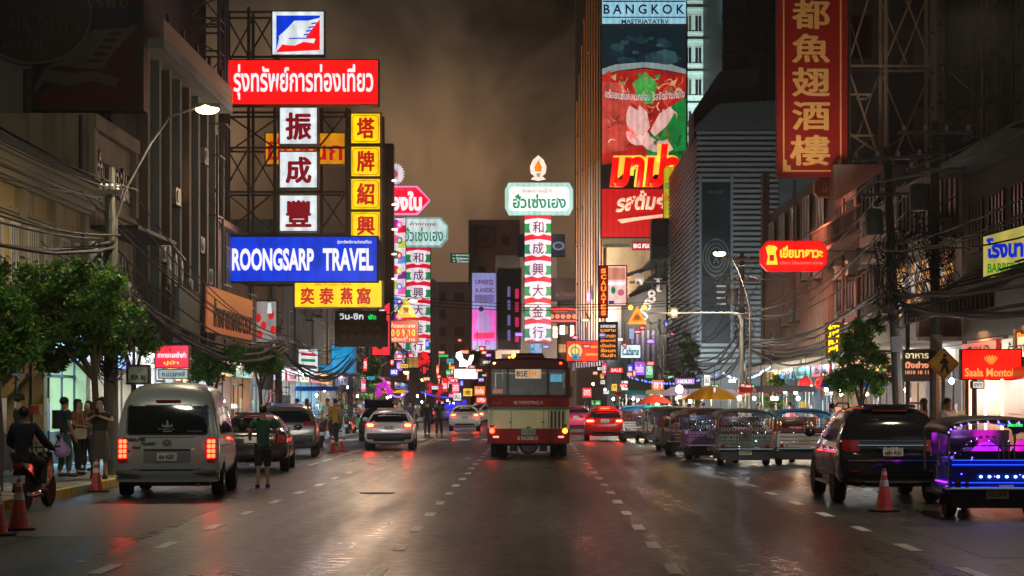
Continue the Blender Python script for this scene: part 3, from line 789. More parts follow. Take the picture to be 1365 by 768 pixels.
# ---- tuk-tuks
goods_m0 = [surf('cushion_%d' % i, c, .7, 0, .2, 9) for i, c in enumerate(((.10, .11, .10), (.12, .05, .16), (.2, .15, .1), (.05, .10, .12)))]
def tuktuk(label, loc, rz, roofm, panelm, style=0, postm=None, lit=None):
    r_ = thing('tuk_tuk', label, 'tuk-tuk', loc, rz, 'tuk-tuks parked along the right kerb'); r_.scale = (1, 1, .9)
    postm = postm or M_chrome
    hw = .72
    # roof canopy, arched
    arc = [(hw + .05) * math.sin(R(a)) for a in range(-90, 91, 15)]
    rings = []
    for y, sc_, dz in ((-.06, .97, -.03), (0, 1, 0), (.8, 1, .03), (1.7, 1, .02), (2.15, .96, -.06)):
        top_ = [((hw + .05) * sc_ * math.sin(R(a)), y, 1.47 + dz + .22 * math.cos(R(a)) ** .7 if abs(a) < 90 else 1.44 + dz) for a in range(-90, 91, 15)]
        bot = [(x * .96, y, z - .05) for x, y, z in reversed(top_)]
        rings.append(top_ + bot)
    MB().loft(rings).obj('canopy', roofm, r_, 60)
    rim_ = MB().tube([((hw + .05) * .97 * math.sin(R(a)), -.07, 1.42 + .22 * max(0, math.cos(R(a))) ** .7) for a in range(-90, 91, 15)], .018, 6); rim_.obj('canopy_trim', postm, r_)
    # frame
    for s in (-1, 1):
        for y in (.02, .85, 2.05):
            MB().tube([(s * hw, y, .5 if y < 1.5 else .75), (s * hw, y, 1.46)], .02, 6).obj('canopy_post', postm, r_)
        MB().tube([(s * hw, 0, .98), (s * hw, .9, .98), (s * hw, 1.0, .62)], .018, 6).obj('side_rail', postm, r_)
        MB().box(min(s * .50, s * (hw + .06)), max(s * .50, s * (hw + .06)), .25, 1.15, .42, .56).obj('mudguard', panelm, r_, 0)
        MB().box(min(s * (hw - .02), s * (hw + .01)), max(s * (hw - .02), s * (hw + .01)), .05, 1.2, .5, .86).obj('side_panel', panelm, r_, 0)
        MB().box(min(s * .62, s * .86), max(s * .62, s * .86), .05, .08, .22, .42).obj('mud_flap', M_rub, r_, 0)
    # grille above the tail panel
    MB().tube([(-hw, 0, .98), (hw, 0, .98)], .018, 6).obj('top_rail', postm, r_)
    MB().tube([(-hw, 0, 1.22), (hw, 0, 1.22)], .012, 6).obj('top_rail', postm, r_)
    if style == 1:      # filigree screen of little rings and bars
        fil = surf('pierced_metal_screen', (.6, .6, .5), .3, .8, .2)
        mb = MB()
        for i in range(9):
            for j in range(4):
                mb.tube([(-.6 + i * .15 + .05 * math.cos(R(a)), 0, .76 + j * .17 + .055 * math.sin(R(a))) for a in range(0, 361, 45)], .011, 4, False)
        mb.obj('screen', fil, r_)
        MB().prism(rrect(-.17, .17, .74, 1.08, .03), -.03, .0).obj('screen_boss', postm, r_)
        MB().prism([(-.03, .84), (.03, .84), (.05, .95), (.02, 1.0), (-.02, 1.0), (-.05, .95)], -.045, -.03).obj('emblem', M_black, r_)
    else:
        for k in range(2 + style):
            x = -.08 + .08 * k + .1
            MB().tube([(x, 0, .98), (x, 0, 1.3)], .012, 6).obj('grille_bar', postm, r_)
    # tail panel with pressed ribs
    MB().prism(rrect(-hw, hw, .56, .97, .03), 0, .05).obj('tail_panel', panelm, r_)
    for z in (.64, .75, .86):
        block(-hw + .06, hw - .06, -.012, 0, z - .012, z + .012, postm if style != 2 else panelm, r_, 'panel_rib')
    MB().tube([(-hw - .04, .1, .52), (-hw, -.06, .50), (hw, -.06, .50), (hw + .04, .1, .52)], .035, 8).obj('rear_bumper', postm, r_)
    MB().prism(rrect(-.66, .66, .17, .46, .02), .04, .09).obj('under_panel', M_black, r_)
    pm = surf('tuk_tuk_plate', (.55, .5, .30) if style != 0 else (.75, .42, .03), .5, 0, .1)
    pz = .40 if style else .74
    MB().prism(rrect(-.17, .17, pz - .07, pz + .07, .015), -.03 - (0 if style else .0), -.015 if style == 0 else .0).obj('number_plate', pm, r_)
    text('ศอ 3318', .26, .07, M_black, r_, (0, -.038, pz), 0, 'plate_number', .01, .004)
    for s in (-1, 1):
        MB().lathe([(.05, 0), (.05, -.03), (.01, -.045)], (s * .60, -.01, .60), 12, 'y').obj('tail_lamp', M_red_off, r_)
        MB().lathe([(.03, 0), (.03, -.02), (.01, -.03)], (s * .46, -.01, .60), 10, 'y').obj('indicator', surf('amber_lens', (.5, .18, .01), .2), r_)
    # bench, floor, cowl, front
    vin = surf(*(('red_vinyl_seat', (.16, .02, .03)), ('grey_vinyl_seat', (.05, .05, .05)), ('navy_vinyl_seat', (.03, .03, .09)))[(int(loc[1]) + style) % 3], .4, 0, .2)
    for q_ in range(5): MB().ell((rnd.uniform(-.5, .5), rnd.uniform(.4, .7), rnd.uniform(.72, 1.15)), (.10, .08, .12), 8, 6).obj('cushion', goods_m0[q_ % 4], r_)
    MB().prism(rrect(-.6, .6, .56, .66, .04), .3, .8).obj('seat', vin, r_)
    MB().prism(rrect(-.6, .6, .66, 1.12, .06), .22, .32).obj('backrest', vin, r_)
    MB().box(-.68, .68, .1, 2.2, .34, .42).obj('floor_pan', M_black, r_, 0)
    MB().prism([(1.95, .4), (2.5, .45), (2.55, .8), (2.2, .98), (2.05, .98)], -.45, .45, 'yz').obj('front_cowl', panelm, r_)
    MB().prism([(2.05, .98), (2.12, .98), (2.06, 1.45), (2.0, 1.45)], -.62, .62, 'yz').obj('windscreen_frame', postm, r_)
    MB().prism(rrect(-.25, .25, .55, 1.15, .08), 1.35, 1.45).obj('driver_seat', vin, r_)
    MB().tube([(-.35, 1.95, 1.05), (0, 2.05, 1.0), (.35, 1.95, 1.05)], .02, 6).obj('handlebar', M_black, r_)
    if lit != 0:
        lm = emi('glint_bead_%d' % style, ((255, 190, 120), (200, 225, 255), (150, 90, 255))[style], 6, False); mb = MB(); q = random.Random(int(loc[0] * 50))
        for k in range(15 if style == 2 else 0): a = R(-84 + k * 12); mb.ell(((hw + .03) * math.sin(a), -.10, 1.40 + .21 * max(0, math.cos(a)) ** .7), (.014, .014, .014), 6, 4)
        for k in range(9): mb.ell((q.uniform(-.66, .66), -.03, q.choice((.60, .72, .84, 1.0, 1.1, 1.2, 1.3)) + q.uniform(-.03, .03)), (.011, .011, .011), 5, 3)
        kind(mb.obj('glint_beads', lm, r_), 'stuff')  # glowing beads added to give the tuk-tuks glints
        lamp('POINT', 'cabin_fill', (0, .9, 1.35), 14, ((1, .7, .4), (.8, .9, 1), (.6, .3, 1))[style], parent=r_, rad=.08)  # fill light added inside the cabin, without a fitting
    wheel_set(r_, .70, (.55,), .25, .16, M_chrome)
    o = MB().lathe([(.14, -.07), (.24, -.07), (.25, -.03), (.25, .03), (.24, .07), (.14, .07)], (0, 2.55, .25), 20, 'x').obj('wheel', M_rub, r_)
    MB().lathe([(.02, -.05), (.15, -.05), (.15, .05), (.02, .05)], (0, 2.55, .25), 16, 'x').obj('rim', M_chrome, o)
    return r_
roofs = {'grey': surf('grey_green_canopy_vinyl', (.16, .20, .17), .45, 0, .2), 'blue': surf('blue_canopy_vinyl', (.03, .38, .75), .4, 0, .2),
         'black': surf('black_canopy_vinyl', (.03, .03, .035), .4, 0, .2), 'teal': surf('teal_canopy_vinyl', (.03, .5, .45), .4, 0, .2),
         'maroon': surf('maroon_canopy_vinyl', (.16, .03, .05), .4, 0, .2)}
pan = {'green': surf('bottle_green_panel', (.12, .18, .15), .3, .2, .2), 'steel': surf('stainless_panel', (.65, .60, .58), .3, .7, .15), 'cobalt': surf('cobalt_panel', (.02, .06, .55), .2, .2, .2), 'violet': surf('violet_panel', (.30, .10, .45), .3, .2, .2), 'brown': surf('brown_panel', (.12, .07, .05), .4, .1, .2)}
tA = tuktuk('blue lit tuk-tuk with purple domes cut by the right edge of the picture', (gx(1258, 30) + .80, 30, 0), R(-1), roofs['black'], pan['cobalt'], 2)
# glowing fittings of the near one
led = emi('cyan_led', (170, 240, 255), 5)
for k in range(6):
    MB().lathe([(.022, 0), (.022, -.02), (.005, -.03)], (-.25 + k * .13, -.012, .70), 10, 'y').obj('led_lamp', led, tA)
blu = emi('blue_neon_tube', (30, 70, 255), 3.0); pur = emi('purple_lit_dome', (190, 40, 235), 1.3, True, .5, 4); mag = emi('magenta_lit_dome', (225, 30, 200), 1.4, True, .4, 4)
for z in (.60, .90, .975): block(-.68, .68, -.022, -.012, z - .006, z + .006, blu, tA, 'neon_strip')
MB().ell((-.10, .30, .98), (.26, .06, .30), 16, 10).obj('lit_dome', pur, tA)
MB().ell((.50, .30, 1.0), (.26, .06, .32), 16, 10).obj('lit_dome', mag, tA)
arcm = MB()
for k in range(13):
    a = R(10 + k * 13.3); arcm.ell((-.10 + .42 * math.cos(a), .24, 1.0 + .36 * math.sin(a)), (.03, .03, .03), 8, 6)
arcm.obj('chrome_stud', M_chrome, tA)
text('เที่ยวไทย', .22, .06, emi('green_neon_text', (60, 240, 120), 2, False), tA, (.25, -.085, 1.57), 0, 'neon_lettering', .01, .01)
text('ขวัญ', .14, .06, emi('blue_neon_text', (70, 110, 255), 2, False), tA, (.03, -.085, 1.57), 0, 'neon_lettering', .01, .01)
for s in (-1, 1):
    MB().tube([(s * .76, .0, .6), (s * .76, .9, .6)], .012, 6).obj('neon_tube', emi('violet_neon_tube', (170, 40, 255), 3), tA)
tuktuk('blue-roofed tuk-tuk with a steel tail left of the black SUV', (gx(1071, 54), 54, 0), R(0), roofs['blue'], pan['steel'], 0)
tuktuk('grey-roofed tuk-tuk with a pierced green screen', (gx(993, 53.5), 53.5, 0), R(0), roofs['grey'], pan['green'], 1)
tuktuk('violet tuk-tuk tucked left of the one with a pierced screen', (gx(950, 58), 58, 0), R(6), roofs['maroon'], pan['violet'], 1)
tuktuk('black-roofed tuk-tuk behind the violet one', (gx(922, 63), 63, 0), R(10), roofs['black'], pan['brown'], 0)
tuktuk('brown tuk-tuk under the edge of the yellow umbrella', (gx(905, 70), 70, 0), R(8), roofs['maroon'], pan['brown'], 1)
tuktuk('teal-roofed tuk-tuk near the red umbrella', (gx(883, 80), 80, 0), 0, roofs['teal'], pan['green'], 0)
tuktuk('small blue-roofed tuk-tuk next to the red hatchback', (gx(853, 83), 83, 0), 0, roofs['blue'], pan['steel'], 1)

# ---- traffic cones
conem = surf('orange_cone_plastic', (.42, .03, .015), .5, 0, .3, 6)
conew = surf('reflective_sleeve', (.65, .62, .58), .4, 0, .15, 8)
def cone(label, px, Y, z=0, h=.70, group=None):
    r_ = thing('traffic_cone', label, 'traffic cone', (gx(px, Y), Y, z), rnd.uniform(0, 1), group)
    k = h / .7
    MB().prism(rrect(-.19, .19, -.19, .19, .04), 0, .035, 'xy').obj('base', M_rub if h > .6 else conem, r_)
    MB().lathe([(.15 * k, .035), (.135 * k, .06), (.028, h), (.022, h + .01)], n=20).obj('body', conem, r_)
    for z0, z1 in ((.42, .52), (.60, .66)):
        rr = lambda z: .135 * k + (.028 - .135 * k) * (z * k - .06) / (h - .06) + .003
        MB().lathe([(rr(z0) - .01, z0 * k), (rr(z0), z0 * k), (rr(z1), z1 * k), (rr(z1) - .01, z1 * k)], n=20).obj('reflective_band', conew, r_)
    return r_
cone('orange cone with white bands beside the motorbike on the left', 25, 27.3)
cone('orange cone at the left kerb in front of the person with raised hands', 128, 38.6, 0, .62)
cone('orange cone standing behind the black SUV', 1178, 31.8, 0, .68)
cone('orange cone just peeping in at the bottom of the left edge', -4, 26.2)
cone('orange cone on the road left of the white hatchback, the left of a pair', 443, 66, 0, .6)
cone('orange cone on the road left of the white hatchback, the right of a pair', 454, 68, 0, .6)

# ---- motorbike
def motorbike(label, loc, rz, col=(.03, .03, .035), name='motorbike'):
    r_ = thing(name, label, 'motorbike', loc, rz)
    pm = paint('bike_paint_%d' % int(col[0] * 1000), col)
    for y in (0.1, 1.3):
        o = MB().lathe([(.21, -.05), (.27, -.05), (.29, -.02), (.29, .02), (.27, .05), (.21, .05)], (0, y, .29), 22, 'x').obj('wheel', M_rub, r_)
        mb = MB()
        for k in range(6): mb.cbox((0, y, .29), (.02, .03, .42), Matrix.Rotation(R(60 * k), 3, 'X'))
        mb.obj('rim', M_alu, o)
    MB().loft([[(-w_, y, z - h_), (w_, y, z - h_), (w_ * .8, y, z + h_), (-w_ * .8, y, z + h_)] for y, w_, z, h_ in ((-.25, .05, .80, .03), (0, .12, .72, .08), (.45, .14, .55, .14), (.75, .12, .45, .10), (.95, .12, .55, .15), (1.12, .16, .75, .16), (1.2, .08, .85, .08))]).obj('body', pm, r_)
    MB().loft([[(-w_, y, z), (w_, y, z), (w_ * .7, y, z + .07), (-w_ * .7, y, z + .07)] for y, w_, z in ((-.28, .08, .84), (0, .13, .78), (.5, .12, .70), (.62, .06, .72))]).obj('saddle', M_black, r_)
    MB().tube([(0, 1.3, .29), (0, 1.12, .75), (0, 1.05, .98)], .03, 8).obj('fork', M_alu, r_)
    MB().tube([(-.33, .9, 1.02), (-.12, 1.03, 1.0), (.12, 1.03, 1.0), (.33, .9, 1.02)], .015, 6).obj('handlebar', M_black, r_)
    for s in (-1, 1):
        MB().tube([(s * .2, 1.0, 1.0), (s * .28, .98, 1.16)], .007, 4).obj('mirror_stalk', M_black, r_)
        MB().ell((s * .28, .98, 1.18), (.06, .015, .035), 10, 6).obj('mirror', M_chrome, r_)
    MB().prism(rrect(-.07, .07, .70, .78, .02), -.27, -.2).obj('tail_lamp', M_red_off, r_)
    MB().prism(rrect(-.1, .1, .45, .58, .01), -.22, -.2).obj('number_plate', M_plate, r_)
    MB().lathe([(.035, -.1), (.05, 0), (.04, .4), (.02, .55)], (.13, 0, .28), 12, 'y').obj('exhaust_pipe', M_chrome, r_)
    MB().box(-.11, .11, .35, .75, .2, .46).obj('engine', M_dsteel, r_, 0)
    return r_
YB = 32.0
motorbike('dark motorbike with a rider stopped at the left kerb', (gx(30, YB), YB, 0), R(-4), (.012, .012, .014))
for i, (px, Y) in enumerate(((330, 56), (428, 74), (412, 79), (462, 96))):
    motorbike(['dark scooter parked between the sedan and the grey SUV', 'scooter parked at the kerb right of the grey SUV', 'scooter parked by the blue shopfront', 'scooter parked beyond the two small cones'][i], (gx(px, Y), Y, 0), R(20 - 10 * i), [(.05, .04, .04), (.15, .14, .13), (.04, .05, .09), (.2, .03, .03)][i])

# ================================================================== people
SK = [surf('skin_tone_tan', (.36, .20, .13), .6, 0, .08), surf('skin_tone_light', (.50, .32, .23), .6, 0, .08)]
HAIR = surf('black_hair', (.012, .010, .010), .5, 0, .2, 20)
def cloth(name, c): return surf('cloth_' + name, c, .85, 0, .15, 9, .2)
def person(label, loc, rz, h=1.68, top=('black', (.02, .02, .022)), bottom=('charcoal', (.04, .04, .045)), arms=None, step=.12, short=False, dress=False, hair='short', sk=0, sit=False, lean=0, face=False, fingers=True, cap=None, longsleeve=False, group=None, part_extra=None, build=1.0):
    r_ = thing('person', label, 'person', loc, rz, group)
    k = h / 1.70
    V = []; Eg = []; Rd = []
    def add(p, r__, par=None):
        V.append(Vector(p) * k); Rd.append(tuple(q * k for q in r__) if isinstance(r__, tuple) else r__ * k)
        if par is not None: Eg.append((par, len(V) - 1))
        return len(V) - 1
    ly = lean
    P = add((0, 0, .93), (.115 * build, .085))
    Wt = add((0, ly * .3, 1.08), (.11 * build, .08), P)
    Ch = add((0, ly * .7, 1.27), (.135 * build, .09), Wt)
    Nk = add((0, ly, 1.44), (.062, .06), Ch)
    Hd0 = add((0, ly + .015, 1.53), (.068, .078), Nk)
    Hd1 = add((0, ly + .015, 1.625), (.076, .09), Hd0)
    Hd2 = add((0, ly, 1.675), (.05, .06), Hd1)
    if face: add((0, ly + .115, 1.56), .014, Hd0)
    arm_ix = []
    arms = arms or (((-.24, -.02, 1.14), (-.25, .06, .88)), ((.24, -.02, 1.14), (.25, .06, .88)))
    for s, (el, wr) in zip((-1, 1), arms):
        a = add((s * .17, ly * .9, 1.385), .058, Ch)
        b = add(el, .042, a)
        c = add(wr, .028, b)
        d = (Vector(wr) - Vector(el)).normalized()
        q = Vector(wr) + d * .055
        hnd = add(q, (.036, .018), c)
        side = d.cross(Vector((0, 0, 1)));
        if side.length < .2: side = Vector((0, 1, 0))
        side.normalize(); curl = Vector((0, .35, 0)) if abs(d.z) > .6 else Vector((0, 0, -.35))
        if fingers:
            for j, ln in enumerate((.055, .065, .06, .048)):
                base = q + side * (-.024 + j * .016) + d * .02
                f1 = add(base, .009, hnd); f2 = add(base + d * ln * .6 + curl * .02, .008, f1); add(base + d * ln + curl * .06, .007, f2)
            t1 = add(q - side * .035 - d * .01, .010, hnd); add(q - side * .05 + d * .035, .009, t1)
        arm_ix.append((a, b, c))
    legs = []
    for s in (-1, 1):
        fy = s * step
        if sit:
            hp = add((s * .10, .02, .88), .088, P); kn = add((s * .20, .42, .78), .062, hp); an = add((s * .24, .28, .42), .04, kn); hl = add((s * .24, .26, .34), .036, an); to = add((s * .25, .42, .32), (.042, .022), hl)
        else:
            hp = add((s * .09, 0, .84), .088, P); kn = add((s * .105, fy * .55 + .03, .48), .06, hp); an = add((s * .11, fy - .02, .11), .038, kn); hl = add((s * .11, fy - .03, .045), .034, an); to = add((s * .125, fy + .14, .03), (.04, .022), hl)
        legs.append((hp, kn, an, hl, to))
    skin('body', V, Eg, Rd, SK[sk], r_, 1, P)
    # clothes : thicker skins over part of the same skeleton
    def sub_skin(name, idx, edges, grow, mat):
        m_ = {i: j for j, i in enumerate(idx)}
        rd = [tuple(q + grow for q in Rd[i]) if isinstance(Rd[i], tuple) else Rd[i] + grow for i in idx]
        return skin(name, [V[i] for i in idx], [(m_[a], m_[b]) for a, b in edges], rd, mat, r_, 1, 0)
    tm, bm_ = cloth(*top), cloth(*bottom)
    base = Vector((0, 0, 0))
    # sleeve ends
    idx = [P, Wt, Ch]; ed = [(P, Wt), (Wt, Ch)]
    V2 = list(V)
    for (a, b, c) in arm_ix:
        if longsleeve: idx += [a, b, c]; ed += [(Ch, a), (a, b), (b, c)]
        else:
            V.append(V[a].lerp(V[b], .72)); Rd.append(.05 * k); m1 = len(V) - 1
            idx += [a, m1]; ed += [(Ch, a), (a, m1)]
    V.append(Vector((0, 0, .86 * k))); Rd.append((.135 * k, .10 * k)); idx.append(len(V) - 1); ed.append((P, len(V) - 1))
    V.append(V[Ch].lerp(V[Nk], .62)); Rd.append((.075 * k, .065 * k)); idx.append(len(V) - 1); ed.append((Ch, len(V) - 1))
    if not dress:
        sub_skin('shirt', idx, ed, .03, tm)
        idx = [P]; ed = []
        for (hp, kn, an, hl, to) in legs:
            idx += [hp, kn]; ed += [(P, hp), (hp, kn)]
            if not short: idx += [an]; ed += [(kn, an)]
            else:
                V.append(V[kn].lerp(V[an], .12)); Rd.append(.07 * k); idx.append(len(V) - 1); ed.append((kn, len(V) - 1))
        sub_skin('trousers' if not short else 'shorts', idx, ed, .024, bm_)
    else:
        sub_skin('shirt', idx, ed, .026, tm)
        MB().lathe([(.15 * k, 1.02 * k), (.18 * k, .9 * k), (.20 * k, .7 * k), (.235 * k, .42 * k), (.22 * k, .42 * k), (.16 * k, .7 * k)], n=18).obj('skirt', bm_, r_, 50)
    shoe = cloth('dark shoe', (.03, .03, .03))
    for (hp, kn, an, hl, to) in legs:
        a, b = V[hl], V[to]
        MB().ell(((a.x + b.x) / 2, (a.y + b.y) / 2 + .01, (a.z + b.z) / 2), (.05 * k, .14 * k, .045 * k), 10, 6).obj('shoe', shoe, r_)
    hy = ly * k
    if cap:
        MB().lathe([(.10, 1.60), (.105, 1.63), (.09, 1.69), (.05, 1.72), (.01, 1.725)], (0, 0, 0), 14).obj('cap', cloth(*cap), r_).location = (0, hy, (k - 1) * 1.6)
    if True:
        n_ = 12; mb = MB()
        prof = [(1.0 if hair != 'bald' else .6)]
        mb.ell((0, hy - .018 * k, 1.635 * k), (.090 * k, .104 * k, .092 * k), 14, 8)
        if hair == 'long': mb.loft([[( .085 * k * sx * math.cos(R(a)), hy - .04 * k + .06 * k * math.sin(R(a)), z * k) for a in range(0, 360, 40)] for z, sx in ((1.66, 1), (1.5, 1.05), (1.36, 1.0), (1.22, .7))])
        if hair == 'bun': mb.ell((0, hy - .10 * k, 1.70 * k), (.05 * k, .05 * k, .05 * k))
        h_ = mb.obj('hair', HAIR, r_)
        if face:   # pull the hair back off the face
            for v in h_.data.vertices:
                if v.co.y > hy + .02 * k and v.co.z < 1.66 * k: v.co.y = hy - .01 * k
    if face:
        for s in (-1, 1):
            MB().ell((s * .030 * k, hy + .098 * k, 1.60 * k), (.012, .008, .007), 8, 5).obj('eye', HAIR, r_)
        MB().ell((0, hy + .100 * k, 1.525 * k), (.024, .008, .007), 8, 5).obj('mouth', surf('lips', (.30, .08, .07), .5, 0, 0), r_)
    if part_extra: part_extra(r_, k)
    return r_
KZ = .145
person('man in a green t-shirt and black shorts standing in the road by the van', (gx(350, 40.5), 40.5, 0), R(15), 1.66, ('green', (.01, .085, .055)), ('black', (.015, .015, .018)), arms=(((-.27, .02, 1.15), (-.24, .22, 1.05)), ((.30, .0, 1.15), (.30, .20, 1.0))), step=.10, short=True)
def rider_bike(r_, k): pass
person('rider in black sitting on the dark motorbike', (gx(30, YB) - .02, YB + .10, -.02), R(-4), 1.68, ('black', (.02, .02, .022)), ('black', (.02, .02, .022)), arms=(((-.30, .22, 1.12), (-.30, .62, 1.02)), ((.30, .22, 1.12), (.30, .62, 1.02))), sit=True, lean=.06, longsleeve=True)
def pack(r_, k):
    MB().loft([[(-w_, y, z) for w_, y in ((-.14, -.10), (.14, -.10), (.12, -.24), (-.12, -.24))] for z in (1.02, 1.1, 1.3, 1.42)]).obj('backpack', cloth('navy backpack', (.02, .025, .05)), r_)
person('man in a dark t-shirt with a backpack on the left pavement', (gx(86, 42.5), 42.5, KZ), R(-55), 1.68, ('dark teal', (.015, .045, .045)), ('teal jeans', (.05, .12, .12)), arms=(((-.25, .0, 1.13), (-.24, .10, .86)), ((.25, .0, 1.13), (.27, .12, .84))), step=.06, part_extra=pack, build=1.05)
bg_ = thing('carrier_bag', 'lilac plastic bag hanging from the hand of the man with a backpack', 'bag', (gx(82, 42.2), 42.2, KZ + .42))
MB().loft([[(a * r__, b * r__ * .7, z) for a, b in circ(0, 0, 1, 12)] for z, r__ in ((0, .08), (.06, .17), (.16, .19), (.27, .13), (.34, .04), (.42, .02))]).obj('bag_body', surf('lilac_plastic_film', (.42, .28, .62), .35, 0, .2, 9, .4), bg_, 60)
MB().tube([(-.02, 0, .40), (-.03, .02, .52), (.02, .02, .52), (.02, 0, .40)], .006, 5).obj('handle', surf('lilac_plastic_film', (.42, .28, .62)), bg_)
person('woman in an orange-brown top with long hair facing right', (gx(104, 43.2), 43.2, KZ), R(-115), 1.64, ('rust', (.40, .13, .05)), ('black', (.02, .02, .02)), arms=(((-.24, .05, 1.14), (-.12, .26, 1.12)), ((.24, .05, 1.14), (.10, .28, 1.10))), step=.08, hair='long', sk=1, face=True)
hb = thing('shoulder_bag', 'cream handbag at the side of the woman in rust', 'bag', (gx(107, 42.9), 42.9, KZ + .80))
MB().prism(rrect(-.13, .13, 0, .22, .04), -.05, .05).obj('bag_body', cloth('cream bag', (.6, .5, .42)), hb)
MB().tube([(-.1, 0, .2), (-.05, .02, .6), (.0, .05, .62), (.1, 0, .2)], .008, 5).obj('strap', cloth('cream bag', (.6, .5, .42)), hb)
person('woman in a brown dress looking down at her raised hands', (gx(133, 41.3), 41.3, KZ), R(172), 1.66, ('black top', (.03, .028, .028)), ('taupe skirt', (.085, .07, .065)), arms=(((-.30, .04, 1.22), (-.06, .20, 1.33)), ((.30, .04, 1.22), (.06, .20, 1.33))), step=.05, dress=True, hair='bun', sk=1, face=True, build=1.15)
ph = MB().prism(rrect(-.04, .04, 0, .15, .01), -.005, .005).obj('mobile_phone', M_black); ph.location = (gx(133, 41.3), 41.3 - .27, KZ + 1.33); ph.rotation_euler = (R(30), 0, 0)
tag(ph, 'dark mobile phone held by the woman in the brown dress', 'phone')
person('man in a black cap standing near the left edge in the shade', (gx(26, 40), 40, KZ), R(-60), 1.74, ('black', (.02, .02, .022)), ('charcoal', (.04, .04, .045)), cap=('black cap', (.015, .015, .015)), step=.03, face=True)
person('woman with long hair in the lit doorway behind the group', (gx(117, 46), 46, KZ), R(150), 1.6, ('grey', (.15, .15, .16)), ('charcoal', (.04, .04, .045)), hair='long', sk=1, face=True, step=.03)
person('person in a yellow shirt at the kerb left of the hatchback', (gx(446, 71), 71, KZ), R(30), 1.66, ('yellow', (.55, .30, .03)), ('charcoal', (.04, .04, .045)), fingers=False)
pA = person('person in black standing on the crossing, the left of two', (gx(569, 97), 97, 0), R(10), 1.70, ('black', (.02, .02, .022)), ('black', (.02, .02, .022)), fingers=False, longsleeve=True)
person('person carrying a pink bag on the crossing, the right of two', (gx(585, 96), 96, 0), R(0), 1.70, ('black', (.02, .02, .022)), ('black', (.02, .02, .022)), fingers=False, step=.16, hair='long')
crowd = []
cols = [('grey', (.15, .15, .16)), ('rust', (.40, .13, .05)), ('white', (.6, .6, .6)), ('blue', (.05, .09, .28)), ('black', (.02, .02, .022)), ('pink', (.5, .15, .2))]
protos = [person('p', (0, -30, 0), 0, 1.66, c, ('charcoal', (.04, .04, .045)), fingers=False, hair='long' if i % 2 else 'short', sk=i % 2, group='people walking on the pavements and among the stalls') for i, c in enumerate(cols)]
names_ = ['grey', 'rust-coloured', 'white', 'blue', 'black', 'pink']
spots = [(395, 77, -1), (408, 86, -1), (436, 83, -1), (452, 100, -1), (474, 110, -1), (490, 118, -1), (520, 130, -1), (534, 140, -1),
         (843, 96, 1), (862, 92, 1), (872, 104, 1), (893, 95, 1), (902, 84, 1), (915, 90, 1), (936, 80, 1), (1010, 70, 1), (1032, 66, 1), (1052, 64, 1), (1108, 58, 1), (1230, 49, 1), (1263, 46, 1), (830, 112, 1), (818, 120, 1), (780, 118, 1), (792, 125, 1), (600, 150, 1), (556, 118, -1), (546, 108, -1)]
WH = ['by the scooter right of the grey SUV', 'under the striped store sign', 'left of the person in yellow', 'behind the two small cones', 'left of the raised hatch', 'just above the raised hatch', 'behind the white hatchback', 'beyond the right side of the white hatchback', 'at the left end of the umbrellas', 'under the left side of the red umbrella', 'behind the red umbrella',
      'between the red and mauve umbrellas', 'under the mauve umbrella', 'left of the yellow umbrella', 'under the yellow umbrella', 'between the two nearest canopied tuk-tuks', 'left of the blue-roofed tuk-tuk', 'behind the blue-roofed tuk-tuk', 'left of the black SUV roof', 'behind the black SUV under the black sign', 'under the diamond crossing sign',
      'right above the red hatchback', 'behind the red hatchback', 'just right of the pink taxi', 'between the taxi and the red hatchback', 'beyond the two people on the crossing', 'under the red neon flower', 'right of the far hatchback']
for i, (px, Y, s) in enumerate(spots):
    j = i % 6
    where = WH[i]
    x = gx(px, Y)
    l_ = 'pedestrian in a %s top %s' % (names_[j], where)
    o = protos[j] if i < 6 else dup(protos[j])
    o.location = (x, Y, KZ if (x < KL or x > KR) else 0); o.rotation_euler = (0, 0, rnd.uniform(0, 6)); o['label'] = l_; o['group'] = 'people walking on the pavements and among the stalls'
# ================================================================== buildings
def settle(root, loc):
    loc = Vector(loc); root.location = loc
    for ch in root.children: ch.location -= loc
    return root
RZ = {'E': R(90), 'W': R(-90), 'S': 0}
def on(side, plane, u, out, z):
    """point on a facade: u along the street (or x for S), out = distance in front of the wall"""
    return (plane + out, u, z) if side == 'E' else (plane - out, u, z) if side == 'W' else (u, plane - out, z)
def fbox(side, plane, u0, u1, o0, o1, z0, z1, mat, root, name, label=None):
    a, b = on(side, plane, u0, o0, z0), on(side, plane, u1, o1, z1)
    return block(min(a[0], b[0]), max(a[0], b[0]), min(a[1], b[1]), max(a[1], b[1]), z0, z1, mat, root, name, label)
M_pane = glass('window_pane_dark', (.02, .025, .03), .12)
M_pane2 = surf('window_pane_curtained', (.10, .09, .07), .3, 0, .3, 6)
M_panelit = emi('window_pane_lit', (230, 170, 95), .45, False, .5, 1.2)
WM = {}
